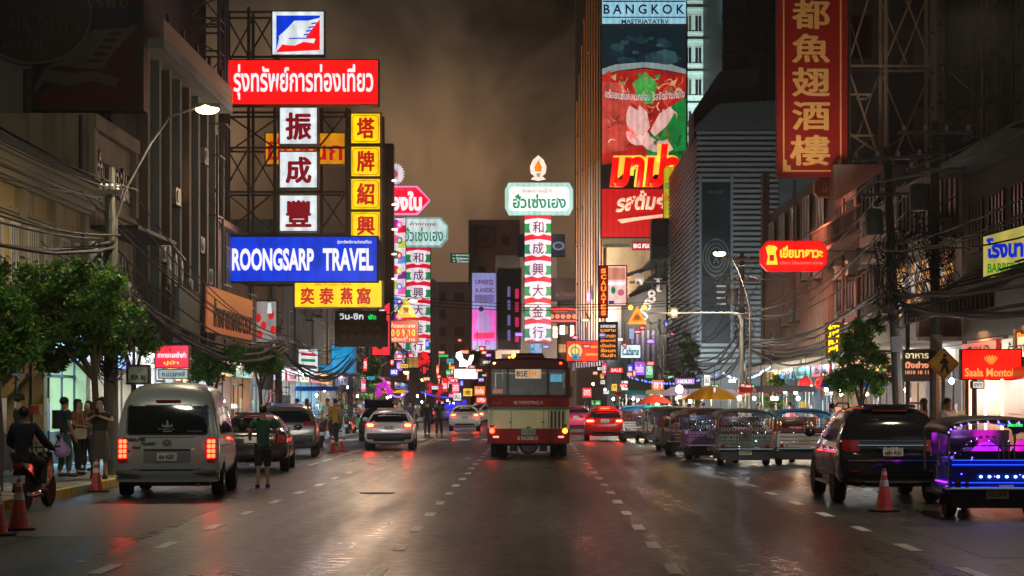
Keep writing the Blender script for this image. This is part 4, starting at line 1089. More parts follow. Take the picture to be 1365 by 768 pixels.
def window_mesh(w_, h_, fm, bars=(1, 1)):
    key = (w_, h_, fm.name, bars)
    if key not in WM:
        t = .05; mb = MB()
        mb.box(-w_ / 2 - t, w_ / 2 + t, -.05, .0, -h_ / 2 - t, -h_ / 2).box(-w_ / 2 - t, w_ / 2 + t, -.05, 0, h_ / 2, h_ / 2 + t)
        mb.box(-w_ / 2 - t, -w_ / 2, -.05, 0, -h_ / 2, h_ / 2).box(w_ / 2, w_ / 2 + t, -.05, 0, -h_ / 2, h_ / 2)
        for i in range(bars[0]): x = -w_ / 2 + w_ * (i + 1) / (bars[0] + 1); mb.box(x - .02, x + .02, -.045, -.02, -h_ / 2, h_ / 2)
        for i in range(bars[1]): z = -h_ / 2 + h_ * (i + 1) / (bars[1] + 1); mb.box(-w_ / 2, w_ / 2, -.04, -.018, z - .02, z + .02)
        sill = MB().box(-w_ / 2 - .1, w_ / 2 + .1, -.14, .0, -h_ / 2 - .12, -h_ / 2 - .055)
        WM[key] = (mb.mesh('window', fm, 0), sill.mesh('sill', fm, 0), {m.name: MB().box(-w_ / 2, w_ / 2, -.016, -.004, -h_ / 2, h_ / 2).mesh('pane', m, 0) for m in (M_pane, M_pane2, M_panelit)})
    return WM[key]
def windows(root, side, plane, ua, ub, za, zb, nu, nz, w_, h_, fm, bars=(1, 1), lit=.06, skip=0):
    a, b, c = window_mesh(w_, h_, fm, bars)
    for i in range(nu):
        for j in range(nz):
            if rnd.random() < skip: continue
            u = ua + (ub - ua) * (i + .5) / nu; z = za + (zb - za) * (j + .5) / nz
            o = link('window', a, root); o.location = on(side, plane, u, .001, z); o.rotation_euler = (0, 0, RZ[side])
            link('sill', b, o)
            q = rnd.random(); link('pane', c[M_panelit.name if q < lit else M_pane2.name if q < .4 else M_pane.name], o)
acm = None
def aircon(root, side, plane, u, z):
    global acm
    if acm is None:
        acm = (MB().box(-.42, .42, -.38, -.04, -.28, .28).mesh('air_conditioner', surf('ac_casing', (.42, .41, .38), .5, 0, .3, 4, stain=.4), 0),
               MB().lathe([(.22, 0), (.22, -.02), (.19, -.03), (.02, -.03)], (-.1, -.38, 0), 16, 'y').mesh('fan_grille', M_black),
               MB().box(-.02, .02, -.4, 0, -.34, -.28).mesh('bracket', M_rsteel, 0))
    o = link('air_conditioner', acm[0], root); o.location = on(side, plane, u, .001, z); o.rotation_euler = (0, 0, RZ[side])
    link('fan_grille', acm[1], o); link('bracket', acm[2], o).location.x = -.38; link('bracket', acm[2], o).location.x = .38
def pipe(root, side, plane, u, z0, z1, mat=None, r_=.05):
    bar(on(side, plane, u, .08, z0), on(side, plane, u, .08, z1), r_ * 2, mat or M_steel, root, 'drain_pipe', True)
goods_m = [surf('goods_%d' % i, c, .6, 0, .2, 9) for i, c in enumerate(((.6, .08, .05), (.7, .5, .08), (.1, .3, .6), (.65, .62, .55), (.1, .35, .12), (.45, .2, .35)))]
def shopbay(root, side, plane, ua, ub, z1, wall, power, col, tube=True, d=2.6, screen=None, goods=True):
    """open-fronted shop : recess with back wall, ceiling tube, shelves of goods, counter"""
    fbox(side, plane, ua, ub, -d, -d + .05, .12, z1, wall, root, 'shop_back_wall')
    fbox(side, plane, ua, ub, -d, -.05, z1 - .08, z1 - .02, M_white, root, 'shop_ceiling')
    um = (ua + ub) / 2
    for q in (-1, 1):
        if tube: bar(on(side, plane, um + q * (ub - ua) * .18 - .6, -.9, z1 - .16), on(side, plane, um + q * (ub - ua) * .18 + .6, -.9, z1 - .16), .06, E_tube, root, 'ceiling_tube', True)
    if power:
        lamp('AREA', 'shop_light', on(side, plane, um, -.8, z1 - .22), power * 1.7, col, 1.6, root, (0, 0, 0))
        pt = lamp('AREA', 'shop_front_light', on(side, plane, um, .5, z1 - .05), power * 1.1, col, 1.2, root, (0, R(25 if side == 'E' else -25), 0))
    nm_ = int((ub - ua) / 1.1)
    for k in range(nm_ + 1):
        u = ua + (ub - ua) * k / nm_; fbox(side, plane, u - .03, u + .03, -.35, -.3, .12, z1, M_dsteel, root, 'door_mullion')
    fbox(side, plane, ua, ub, -.36, -.29, 2.35, 2.43, M_dsteel, root, 'transom')
    ff = rnd.choice([emi('fascia_%d' % i, c, .7, True, .35, 1.5) for i, c in enumerate(((190, 40, 30), (225, 215, 190), (30, 90, 170), (200, 140, 50), (60, 130, 110)))])
    if power: fbox(side, plane, ua + .15, ub - .15, .02, .14, z1 - .62, z1 - .12, ff, root, 'fascia_sign'); text(rnd.choice(['ห้างทอง', 'ร้านอาหาร', 'เภสัช', 'GOLD', '金行', 'รังนก']), (ub - ua) * .6, .3, M_black, root, on(side, plane, um, .16, z1 - .37), RZ[side], 'fascia_lettering', .02, .01)
    for k in range(3):
        u = rnd.uniform(ua + .3, ub - .4); w_ = rnd.uniform(.3, .6); fbox(side, plane, u - w_ / 2, u + w_ / 2, -.28, -.26, 1.0, 1.0 + rnd.uniform(.5, .9), rnd.choice(goods_m), root, 'door_poster')
    for k in range(3):      # little racks of goods on the pavement
        u = rnd.uniform(ua + .4, ub - .4); zt_ = rnd.uniform(.6, 1.3)
        fbox(side, plane, u - .35, u + .35, .1, .5, .145 + zt_, .175 + zt_, M_steel, root, 'rack_shelf'); fbox(side, plane, u - .33, u - .29, .12, .16, .145, .145 + zt_, M_steel, root, 'rack_leg'); fbox(side, plane, u + .29, u + .33, .12, .16, .145, .145 + zt_, M_steel, root, 'rack_leg')
        for q in range(6):
            v_ = u - .3 + q * .1; z_ = (.175 + zt_) if q % 2 else .3; fbox(side, plane, v_, v_ + .09, .18, .42, z_, z_ + rnd.uniform(.1, .3), rnd.choice(goods_m), root, 'goods')
    if goods:
        fbox(side, plane, ua + .3, ub - .3, -1.1, -.5, .12, .95, surf('shop_counter', (.25, .22, .2), .5, 0, .3), root, 'counter')
        for j in range(3):
            z = .9 + j * .55
            fbox(side, plane, ua + .1, ub - .1, -d + .05, -d + .4, z, z + .04, M_white, root, 'shelf')
            u = ua + .2
            while u < ub - .3:
                w_ = rnd.uniform(.12, .35); h_ = rnd.uniform(.15, .42)
                fbox(side, plane, u, u + w_, -d + .1, -d + .35, z + .04, z + .04 + h_, rnd.choice(goods_m), root, 'goods'); u += w_ + rnd.uniform(.02, .12)
def bld(name, label, side, y0, y1, z1, mat, bays, gz_=3.3, depth=12, plane=None, pier=.35, cat='building', fascia=None):
    plane = plane if plane is not None else (FL if side == 'E' else FR)
    root = thing(name, label, cat)
    s = 1 if side == 'E' else -1
    xb = plane - s * depth
    MB().box(min(plane, xb), max(plane, xb), y0, y1, gz_, z1).obj('wall', mat, root, 0)
    xi = plane - s * 2.65
    MB().box(min(xi, xb), max(xi, xb), y0 + .01, y1 - .01, .1, gz_).obj('rear_wall', mat, root, 0)
    n = len(bays)
    for i in range(n + 1):
        u = y0 + (y1 - y0) * i / n
        a, b = max(y0, u - pier / 2), min(y1, u + pier / 2)
        fbox(side, plane, a, b, -2.65, -.01 if True else 0, .1, gz_, mat, root, 'pier')
    for i, by in enumerate(bays):
        a, b = y0 + (y1 - y0) * i / n + pier / 2, y0 + (y1 - y0) * (i + 1) / n - pier / 2
        if by is None:      # roller shutter down
            for k in range(14): fbox(side, plane, a, b, -.12 - .015 * (k % 2), -.08, .12 + k * (gz_ - .5) / 14, .12 + (k + .92) * (gz_ - .5) / 14, surf('roller_shutter', (.2, .2, .2), .5, .4, .3, 2), root, 'shutter_slat')
            fbox(side, plane, a, b, -.16, -.05, gz_ - .38, gz_, M_dsteel, root, 'shutter_box')
        else:
            shopbay(root, side, plane, a, b, gz_, *by)
    return root, plane
SW = lambda n_, c: surf('shop_wall_' + n_, c, .6, 0, .15, 2)
W_w, W_c, W_b, W_y, W_p, W_d = SW('white', (.38, .39, .38)), SW('cyan', (.16, .42, .48)), SW('blue', (.03, .24, .58)), SW('cream', (.42, .32, .18)), SW('pink', (.4, .13, .18)), SW('dark', (.10, .09, .08))
CW, WWm, CB, PK, OR = (.85, .95, 1), (1, .78, .5), (.3, .7, 1), (1, .5, .65), (1, .45, .2)

# --- left row
YEL = surf('yellow_stucco', (.50, .38, .16), .85, 0, .25, .9, .3, stain=.5)
CREAMST = surf('cream_stucco_trim', (.48, .42, .28), .8, 0, .25, 1.5, .2, stain=.5)
r_, pl = bld('shophouse', 'yellow stucco shophouse with a moulded cornice behind the left trees', 'E', 26, 53.5, 7.0, YEL, [(W_d, 0, CW, False), (W_d, 0, CW, False), (W_d, 20, CW, True), None, (W_d, 0, CW, False), (W_c, 190, CB, True)], gz_=3.4)
for z0, z1_, o in ((6.72, 6.82, .12), (6.82, 6.98, .22), (6.98, 7.06, .36), (7.06, 7.22, .42), (7.22, 7.34, .55), (6.1, 6.16, .06), (3.4, 3.62, .3)):
    fbox('E', pl, 26, 53.4, 0.002, o, z0, z1_, CREAMST, r_, 'cornice_moulding')
for i in range(9):
    u = 27.2 + i * 3.22
    fbox('E', pl, u - .22, u + .22, .003, .10, 3.62, 6.7, CREAMST, r_, 'pilaster')
windows(r_, 'E', pl, 27.4, 53.2, 3.9, 6.0, 16, 1, .8, 1.75, M_white, (3, 0), 0)
for i in range(16):
    u = 27.4 + 25.8 * (i + .5) / 16
    fbox('E', pl, u - .5, u + .5, .003, .06, 6.16, 6.2, CREAMST, r_, 'window_hood')
for u in (46, 47.2, 50.4): aircon(r_, 'E', pl, u, 4.2)
roof = surf('old_roof_tiles', (.08, .085, .075), .8, 0, .5, 2.5, .5)
MB().prism([(-11.4, 7.34), (-11.4, 7.42), (-17, 10.5), (-23, 7.4), (-23, 7.3)], 26, 53.3, 'xz').obj('roof', roof, r_, 0)
for k in range(10):
    x = -11.5 - k * .56; z = 7.44 + k * .31
    MB().prism([(x, z), (x + .02, z + .08), (x - .55, z + .33), (x - .55, z + .28)], 25.9, 53.4, 'xz').obj('roof_tile_course', roof, r_, 0)
for k in range(36):
    y = 26.2 + k * .76
    bar((-11.5, y, 7.52), (-16.9, y, 10.52), .05, roof, r_, 'roof_rib', True)
settle(r_, (-12, 40, 0))

BEI = surf('beige_stucco', (.46, .37, .26), .85, 0, .25, .8, .3, stain=.55)
r_, pl = bld('shophouse', 'beige shophouse with a tall parapet carrying dark Thai letters', 'E', 53.6, 59.6, 9.5, BEI, [(W_c, 170, CW, True)], gz_=3.3)
for a in ((53.6, 54.0, 7.2, 9.5), (59.2, 59.6, 7.2, 9.5)): fbox('E', pl, a[0], a[1], .002, .16, a[2], a[3], CREAMST, r_, 'parapet_pier')
fbox('E', pl, 53.6, 59.6, .004, .2, 9.1, 9.5, BEI, r_, 'parapet_coping'); fbox('E', pl, 53.7, 59.5, .004, .14, 7.0, 7.15, BEI, r_, 'parapet_moulding')
fbox('E', pl, 53.8, 59.5, .0, 1.3, 6.4, 6.5, M_dsteel, r_, 'metal_awning')
windows(r_, 'E', pl, 54.2, 59, 3.9, 6.3, 3, 1, .9, 1.6, CREAMST, (1, 1), .0)
dk = surf('dark_cutout_letter', (.05, .025, .015), .5, 0, .1)
text('จำนวนการ&ผล', 4.6, 1.15, dk, r_, (pl + .06, 56.7, 8.1), R(90), 'wall_lettering', .03, .06)
for y in (53.3,): bar((-12.15, y, 7.5), (-12.15, y, 9.4), .1, M_dsteel, r_, 'drain_pipe', True)
settle(r_, (-12, 56.6, 0))

WHT = surf('grimy_white_render', (.36, .37, .36), .85, 0, .25, .7, .3, stain=.55)
GRY = surf('grey_panel_render', (.34, .33, .34), .8, 0, .25, .7, .2, stain=.5)
r_, pl = bld('tall_building', 'tall grimy white building with pilasters and a jutting roof slab', 'E', 59.8, 73.0, 12.6, WHT, [(W_w, 150, CW, True), (W_w, 90, CW, True), (W_w, 140, WWm, True), (W_w, 110, CW, True)], gz_=3.4)
for i in range(8):
    u = 60.2 + i * 1.8
    fbox('E', pl, u - .2, u + .2, .002, .35, 3.6, 12.3, WHT if i % 2 else surf('tan_pilaster', (.26, .22, .17), .8, 0, .3, 1), r_, 'pilaster')
fbox('E', pl, 59.6, 73.2, 0, .9, 12.3, 12.62, WHT, r_, 'roof_slab')
fbox('E', pl, 59.6, 73.2, .78, .9, 12.62, 13.2, surf('salmon_parapet', (.52, .34, .28), .8, 0, .3), r_, 'parapet')
for k in range(5): fbox('E', pl, 61 + k * 2.6, 61.25 + k * 2.6, .7, .8, 12.62, 13.6, M_rsteel, r_, 'parapet_post')
windows(r_, 'E', pl, 60.4, 72.8, 6.3, 12.0, 7, 3, 1.1, 1.3, M_dsteel, (1, 1), .12)
windows(r_, 'S', 59.8, -17.5, -12.3, 9.6, 12.3, 3, 1, .8, 1.4, M_dsteel, (1, 1), .0)
for u, z in ((62.6, 6.4), (65, 8.4), (67.4, 5.6), (69.8, 7.2), (70.6, 10.4), (71.6, 6.2)): aircon(r_, 'E', pl, u, z)
for u in (61.4, 66.2, 71.4): pipe(r_, 'E', pl, u, 3.5, 12.2)
fbox('E', pl, 60, 73, .0, 1.4, 3.36, 3.5, M_dsteel, r_, 'street_canopy')
fbox('E', pl, 60.0, 63.8, 1.15, 1.3, 3.9, 5.2, surf('olive_hoarding', (.17, .18, .14), .7, 0, .3), r_, 'hoarding')
settle(r_, (-12, 68, 0))

SAL = surf('salmon_render', (.46, .27, .20), .85, 0, .3, .7, .3, stain=.5)
GRW = surf('grey_render', (.38, .37, .36), .85, 0, .3, .7, .3, stain=.5)
cfg = [('low salmon shophouse behind the large steel sign frame', 73.4, 95, 8.6, SAL, [(W_w, 120, CW, True), (W_w, 90, WWm, True), (W_b, 120, CB, True), (W_p, 60, PK, True)], (2, 3)),
       ('grey shophouse with a blue lit shopfront beyond the steel frame', 95.2, 120, 10.4, GRW, [(W_w, 110, CW, True), (W_b, 220, CB, True), (W_b, 160, CB, True), (W_y, 60, WWm, True), None], (2, 5)),
       ('brown shophouse partly hidden by the tall pink sign', 120.2, 150, 11.2, SAL, [(W_y, 90, WWm, True), (W_p, 90, PK, True), (W_w, 90, CW, True), (W_y, 60, WWm, True)], (3, 6)),
       ('dark shophouse at the far end of the left row', 150.2, 186, 13.5, surf('brown_render', (.25, .17, .12), .85, 0, .3, .7), [(W_w, 120, WWm, True), (W_p, 90, PK, True), (W_y, 90, OR, True), (W_w, 60, CW, True)], (3, 7))]
for lab, a, b, z1, m, bays, (nz, nu) in cfg:
    r_, pl = bld('shophouse', lab, 'E', a, b, z1, m, bays)
    windows(r_, 'E', pl, a + .5, b - .5, 3.9, z1 - .6, nu, nz, 1.5, 1.4, rnd.choice((M_dsteel, M_white)), (2, 1), .12)
    fbox('E', pl, a, b, 0, .35, z1 - .3, z1 - .05, m, r_, 'cornice_moulding')
    fbox('E', pl, a, b, .002, 1.3, 3.28, 3.4, M_dsteel, r_, 'street_canopy')
    for k in range(4): aircon(r_, 'E', pl, rnd.uniform(a + 1, b - 1), rnd.uniform(4, z1 - 1.5))
    for k in range(3): pipe(r_, 'E', pl, a + (b - a) * (k + .5) / 3.2, 3.5, z1 - .3)
    settle(r_, (-12, (a + b) / 2, 0))

# --- right row
TIM = surf('dark_timber_boards', (.06, .045, .035), .8, 0, .4, 2, .4)
r_, pl = bld('shophouse', 'dark shophouse with a latticed awning at the right edge of the picture', 'W', 38, 58, 8.2, TIM, [(W_d, 60, CW, True), (W_y, 90, OR, True), (W_y, 30, OR, True), (W_y, 25, OR, True)], gz_=3.5)
roofm = surf('mossy_awning_tiles', (.16, .18, .13), .7, 0, .6, 5, .6)
for k in range(30):
    y = 46.5 + k * .37
    MB().prism([(12.5, 5.3), (12.5, 5.38), (10.7, 4.38), (10.7, 4.30)], y, y + .33, 'xz').obj('awning_tile_course', roofm, r_, 0)
for k in range(6):
    x = 12.4 - k * .33; block(x - .02, x + .02, 46.4, 57.6, 5.40 - k * .183, 5.45 - k * .183, roofm, r_, 'awning_batten')
block(10.66, 10.72, 46.4, 57.7, 3.95, 4.32, TIM, r_, 'awning_fascia')
for k in range(24): block(10.62, 10.655, 46.5 + k * .465, 46.62 + k * .465, 3.97, 4.30, M_dsteel, r_, 'fascia_slat')
for y in (57.4,): bar((10.75, y, .12), (10.75, y, 4.3), .12, M_dsteel, r_, 'awning_post')
windows(r_, 'W', pl, 45, 57.5, 5.6, 7.8, 5, 1, 1.6, 1.3, M_dsteel, (3, 2), 0)
for k in range(12): block(11.2, 12.5, 47, 57.6, 8.2 + k * .0, 8.24, M_dsteel, r_, 'eave') if k == 0 else block(11.2 + k * .1, 11.24 + k * .1, 47, 57.6, 8.25 + k * .03, 8.30 + k * .03, surf('eave_rib', (.3, .3, .3)), r_, 'eave_rib')
# warm panels by the door and window strips
for y in (49.4, 51.2, 53.0): bar((11.6, y, 1.0), (11.6, y, 2.3), .07, emi('warm_strip_tube', (255, 190, 150), 4), r_, 'strip_lamp', True)
block(12.0, 12.06, 48.4, 54, .3, 2.6, surf('orange_lacquer_panel', (.55, .16, .04), .3, 0, .2), r_, 'entrance_panel')
lamp('AREA', 'entrance_light', (11.3, 51.2, 2.9), 90, OR, 1.4, r_, (0, R(-10), 0))
settle(r_, (12.5, 48, 0))

PNK = surf('pinkish_grey_render', (.36, .29, .29), .8, 0, .3, .8, .3, stain=.5)
r_, pl = bld('shophouse', 'pinkish grey shophouse with a screen of small lit blocks', 'W', 58.2, 69.4, 9.0, PNK, [(W_d, 30, CW, True), (W_w, 120, WWm, True)], gz_=3.4)
windows(r_, 'W', pl, 58.5, 69, 6.9, 8.7, 5, 1, 1.4, 1.5, M_dsteel, (1, 1), .05)
fbox('W', pl, 58.2, 69.4, 0, 1.3, 3.5, 3.62, M_conc, r_, 'canopy_slab'); fbox('W', pl, 58.4, 69.3, 1.2, 1.32, 3.62, 4.3, PNK, r_, 'canopy_parapet')
fbox('W', pl, 58.2, 69.4, 0, 1.2, 6.5, 6.66, M_conc, r_, 'balcony_slab')
lb = [emi('amber_glass_block', (235, 165, 90), .55, False, .6, 3), surf('pale_glass_block', (.35, .33, .3), .3), emi('pale_lit_block', (235, 225, 210), .5, False, .5, 3)]
for i in range(16):
    for j in range(5):
        u = 59.4 + i * .58
        fbox('W', pl, u, u + .42, .01, .08, 4.45 + j * .38, 4.72 + j * .38, rnd.choice(lb), r_, 'glass_block')
for u in (60.5, 66): aircon(r_, 'W', pl, u, 7.0)
settle(r_, (12.5, 64, 0))

BRN = surf('brown_render_balconies', (.20, .14, .13), .8, 0, .3, .8, .3, stain=.4)
r_, pl = bld('shophouse', 'brown building with stepped balconies lit red', 'W', 69.6, 83, 10.0, BRN, [(W_w, 60, CW, True), (W_y, 90, WWm, True), (W_w, 70, WWm, True)], gz_=3.4)
for z in (7.6,):
    fbox('W', pl, 70, 82.6, 0, 1.1, z, z + .16, surf('terracotta_slab', (.36, .16, .11), .8, 0, .3), r_, 'balcony_slab')
    for k in range(30): fbox('W', pl, 70.1 + k * .42, 70.16 + k * .42, 1.0, 1.05, z + .16, z + 1.0, M_rsteel, r_, 'baluster')
    fbox('W', pl, 70, 82.6, .96, 1.08, z + 1.0, z + 1.08, surf('terracotta_slab', (.36, .16, .11)), r_, 'balcony_rail')
windows(r_, 'W', pl, 70, 82.6, 5.0, 7.3, 5, 1, 1.5, 1.5, M_dsteel, (1, 0), .1); windows(r_, 'W', pl, 70, 82.6, 8.2, 9.8, 5, 1, 1.5, 1.2, M_dsteel, (1, 0), .0)
fbox('W', pl, 69.8, 82.8, 0, 1.4, 3.45, 3.55, M_dsteel, r_, 'street_canopy')
for k in range(22): fbox('W', pl, 70 + k * .58, 70.4 + k * .58, 1.36, 1.42, 3.12, 3.45, M_white, r_, 'valance_flap')
windows(r_, 'W', pl, 70, 82.6, 3.7, 5.0, 7, 1, 1.0, .9, M_white, (1, 1), .3)
for q in range(4): aircon(r_, 'W', pl, 71 + q * 3.2, 6.9)
for u in (72, 76.4, 80.2): pipe(r_, 'W', pl, u, 3.6, 9.9, M_rsteel, .06)
settle(r_, (12.5, 76, 0))

CLAD = surf('corrugated_brown_cladding', (.17, .14, .13), .6, .2, .3, 1.2, stain=.4)
r_, pl = bld('clad_building', 'brown building clad in narrow vertical metal battens', 'W', 83.2, 107, 11.6, CLAD, [(W_b, 150, CB, True), (W_b, 150, CB, True), (W_w, 60, CW, True), (W_y, 60, WWm, True)], gz_=3.4)
bt = surf('vertical_batten', (.42, .30, .25), .5, .3, .3, 1.5, stain=.3)
k = 0; u = 83.4
windows(r_, 'W', pl, 84.2, 94, 4.6, 8.2, 3, 2, 1.2, 1.3, M_white, (1, 1), .3)
for q in range(5): aircon(r_, 'W', pl + -.26, 85 + q * 3.6, rnd.uniform(4.6, 7.6))
while u < 106.8:
    fbox('W', pl, u, u + .18, .0, .24, 4.2, 8.4, bt, r_, 'batten'); u += .62
windows(r_, 'W', pl - .13, 84, 106, 8.6, 11.4, 5, 1, 1.9, 1.9, M_white, (1, 0), .05)
fbox('W', pl, 83.2, 107, .0, 1.3, 3.45, 3.58, M_dsteel, r_, 'street_canopy'); fbox('W', pl, 83.4, 106.8, .1, .25, 3.6, 4.2, surf('dark_fascia', (.06, .06, .06)), r_, 'fascia')
for k in range(30): fbox('W', pl, 84 + k * .76, 84.5 + k * .76, 1.26, 1.31, 3.15, 3.45, M_white, r_, 'valance_flap')
fbox('W', pl, 105.9, 106.9, .0, .35, .1, 13.8, surf('brown_corner_pillar', (.20, .13, .08), .7, 0, .3), r_, 'corner_pillar')
fbox('W', pl, 95.5, 99.5, .3, .34, .5, 3.0, W_b, r_, 'blue_wall_panel')
settle(r_, (12.5, 95, 0))

# grey louvred building, corner block beyond the side street
LOU = surf('grey_louvre_metal', (.33, .36, .37), .45, .3, .25, .8, stain=.3)
LB = surf('grey_building_wall', (.14, .15, .16), .7, 0, .3, .6)
r_ = thing('louvred_building', 'grey corner building wrapped in horizontal louvres with a tall dark poster', 'building')
X0, Y0b, Y1b, ZT = 12.5, 152, 184, 22.3
MB().box(X0 + .1, 26, Y0b + .1, Y1b, 4.4, ZT).obj('wall', LB, r_, 0)
MB().box(X0 + .05, 26, Y0b + .05, Y1b, .1, 4.4).obj('base_wall', surf('grey_hoarding_panel', (.30, .33, .35), .6, .1, .2, .6), r_, 0)
for k in range(8): block(X0 + .1 + k * 1.6, X0 + .16 + k * 1.6, Y0b - .02, Y0b + .05, .12, 4.3, LB, r_, 'panel_joint')
for k in range(44):
    z = 4.6 + k * .405
    if z > ZT - .2: break
    gap0, gap1 = 12.5 - .0 + .3, 15.0
    if 6.2 < z < 18.3:
        block(X0 - .1, 12.62, Y0b - .12, Y0b + .1, z, z + .22, LOU, r_, 'louvre')
        block(15.15, 18.6, Y0b - .12, Y0b + .1, z, z + .22, LOU, r_, 'louvre')
    else: block(X0 - .1, 18.6, Y0b - .12, Y0b + .1, z, z + .22, LOU, r_, 'louvre')
    block(X0 - .12, X0 + .1, Y0b - .1, Y1b, z, z + .22, LOU, r_, 'louvre')
for x in (12.64, 15.05): block(x - .1, x + .1, Y0b - .2, Y0b + .1, 5.5, 19, surf('grey_frame_paint', (.28, .33, .38), .5, .3), r_, 'poster_frame')
po = MB().box(12.74, 14.95, Y0b - .06, Y0b + .0, 5.6, 18.8).obj('poster', surf('dark_poster_vinyl', (.022, .035, .045), .45, 0, .6, .5), r_, 0)
ring = surf('poster_pale_print', (.20, .23, .25), .5, 0, .5, 1)
for rr_ in (.95, .72, .5): 
    mb = MB(); 
    for k in range(28):
        a, b = R(k * 360 / 28), R((k + 1) * 360 / 28)
        mb.add([(13.85 + rr_ * math.cos(a), Y0b - .075, 12.6 + rr_ * 1.4 * math.sin(a)), (13.85 + (rr_ + .10) * math.cos(a), Y0b - .075, 12.6 + (rr_ + .1) * 1.4 * math.sin(a)), (13.85 + (rr_ + .10) * math.cos(b), Y0b - .075, 12.6 + (rr_ + .1) * 1.4 * math.sin(b)), (13.85 + rr_ * math.cos(b), Y0b - .075, 12.6 + rr_ * 1.4 * math.sin(b))], [(0, 1, 2, 3)])
    mb.obj('printed_ring', ring, po)
text('THE STREET', 1.2, .22, ring, po, (13.8, Y0b - .08, 17.6), 0, 'poster_lettering', .01, .01)
text('X', .5, .9, ring, po, (13.85, Y0b - .085, 12.6), 0, 'poster_lettering', .02, .01)
for k in range(4): block(13.9, 14.6, Y0b - .09, Y0b - .07, 9.0 + k * .45, 9.12 + k * .45, emi('poster_spot', (170, 160, 150), .8, False), po, 'printed_bar')
# rooftop angular dark structure
MB().prism([(12.2, 21.9), (12.2, 23.9), (14.2, 26.9), (17.2, 27.2), (17.2, 21.9)], Y0b + .5, Y0b + 6, 'xz').obj('rooftop_screen', surf('rooftop_black_sheet', (.02, .025, .03), .5), r_, 0)
MB().prism([(12.0, 22.3), (14.0, 24.3), (18.7, 24.6), (18.7, 22.3)], Y0b - .3, Y0b + .45, 'xz').obj('sloping_eave', surf('eave_grey_green', (.08, .10, .10), .6), r_, 0)
settle(r_, (18, 160, 0))
# dark tower behind it
r_ = thing('tower_block', 'dark unlit tower behind the grey louvred building', 'building')
MB().box(16.6, 30, 176.2, 196, 0, 46).obj('wall', surf('night_blue_curtain_wall', (.02, .03, .05), .25, .3, .2, .5), r_, 0)
for j in range(12): block(16.5, 30, 176.05, 176.2, 4 + j * 3.5, 4.25 + j * 3.5, surf('tower_band', (.03, .045, .07), .4), r_, 'spandrel')
for j in range(7): block(16.6 + j * 2, 16.7 + j * 2, 176.0, 176.2, 4, 46, surf('tower_band', (.03, .045, .07)), r_, 'mullion')
settle(r_, (23, 186, 0))
# pale building behind the billboard
PAL = surf('pale_green_render', (.50, .58, .55), .8, 0, .15, .5, .2, stain=.25)
r_ = thing('apartment_block', 'pale building with paired windows right of the tall food billboard', 'building')
YB_ = 210
MB().box(15.2, 26, YB_, YB_ + 15, 0, 48).obj('wall', PAL, r_, 0)
windows(r_, 'S', YB_, 15.7, 19.9, 16.2, 46.4, 4, 9, .66, 1.75, M_white, (1, 0), 0)
for j in range(9): block(15.1, 20.2, YB_ - .25, YB_, 16.0 + j * 3.36, 16.2 + j * 3.36, PAL, r_, 'floor_band'); 
for j in range(9): 
    for i in range(2): block(15.7 + i * 2.1, 17.75 + i * 2.1, YB_ - .12, YB_, 16.95 + j * 3.36, 17.05 + j * 3.36, PAL, r_, 'sill_band')
settle(r_, (20, 217, 0))
lamp('SPOT', 'pale_wall_fill', (16, 192, 15), 60000, (.75, 1, .95), parent=None, rot=(R(150), 0, 0), spot=R(85), rad=.4).rotation_euler = (R(155), 0, R(8))  # added spot without a fitting, brightens the pale wall
# fin-clad building, turned towards us where the street bends
def aim(o, t):
    o.rotation_euler = (Vector(t) - o.location).to_track_quat('-Z', 'Y').to_euler(); return o
r_ = thing('fin_clad_building', 'tall building clad in vertical metal fins catching warm light', 'building')
A_, B_ = Vector((6.75, 191.2, 0)), Vector((4.35, 207, 0)); dn = (B_ - A_).normalized()
MB().prism([(A_.x, A_.y), (14.5, 191.2), (14.5, 215), (4.35, 215), (B_.x, B_.y)], 0, 47, 'xy').obj('wall', surf('dark_curtain_wall', (.035, .03, .03), .4, .2, .2, .3), r_, 0)
fins = [surf('copper_fin', (.50, .27, .13), .4, .2, .35, .25), surf('pale_fin', (.50, .44, .40), .4, .2, .3, .3)]
for k in range(11):
    p = A_ + (B_ - A_) * (k + .5) / 11
    top = 45.5 - max(0, k - 5) * 2.6
    block(p.x - .16, p.x - .045, p.y - .75, p.y - .15, 5.0, top * .55, fins[1 if k % 3 else 0], r_, 'fin'); block(p.x - .15, p.x - .04, p.y - .7, p.y - .15, top * .55 + .02, top, fins[0], r_, 'fin')
for j in range(11):
    for k in range(5): p = A_ + (B_ - A_) * (k + .5) / 5; block(p.x - .24, p.x + .24, p.y - .12, p.y + 3, 6 + j * 3.8, 6.2 + j * 3.8, M_dsteel, r_, 'floor_band')
settle(r_, (10, 203, 0))
aim(lamp('SPOT', 'fin_fill', (2.6, 186, 6), 34000, (1, .6, .32), spot=R(100), rad=.3), (5.6, 199, 24))  # added spots without fittings, to brighten the fins
aim(lamp('SPOT', 'fin_fill', (3.4, 180, 6), 12000, (.8, .75, 1), spot=R(60), rad=.3), (5.6, 199, 12))  # second added spot, for the lower fins
aim(lamp('SPOT', 'louvre_fill', (13.5, 138, 3), 4500, (.85, .97, 1), spot=R(110), rad=.3), (15, 153, 12))  # added spots without fittings, to lighten the louvres
aim(lamp('SPOT', 'louvre_fill', (6, 150, 4), 4000, (.8, .85, 1), spot=R(110), rad=.3), (12.5, 168, 12))  # second added spot, for the street side of the louvres
aim(lamp('SPOT', 'sign_spill_fill', (-6.5, 78, 9.5), 1300, (1, .72, .48), spot=R(130), rad=.8), (-12, 64, 8))  # added spot imitating light spilled by the left signs
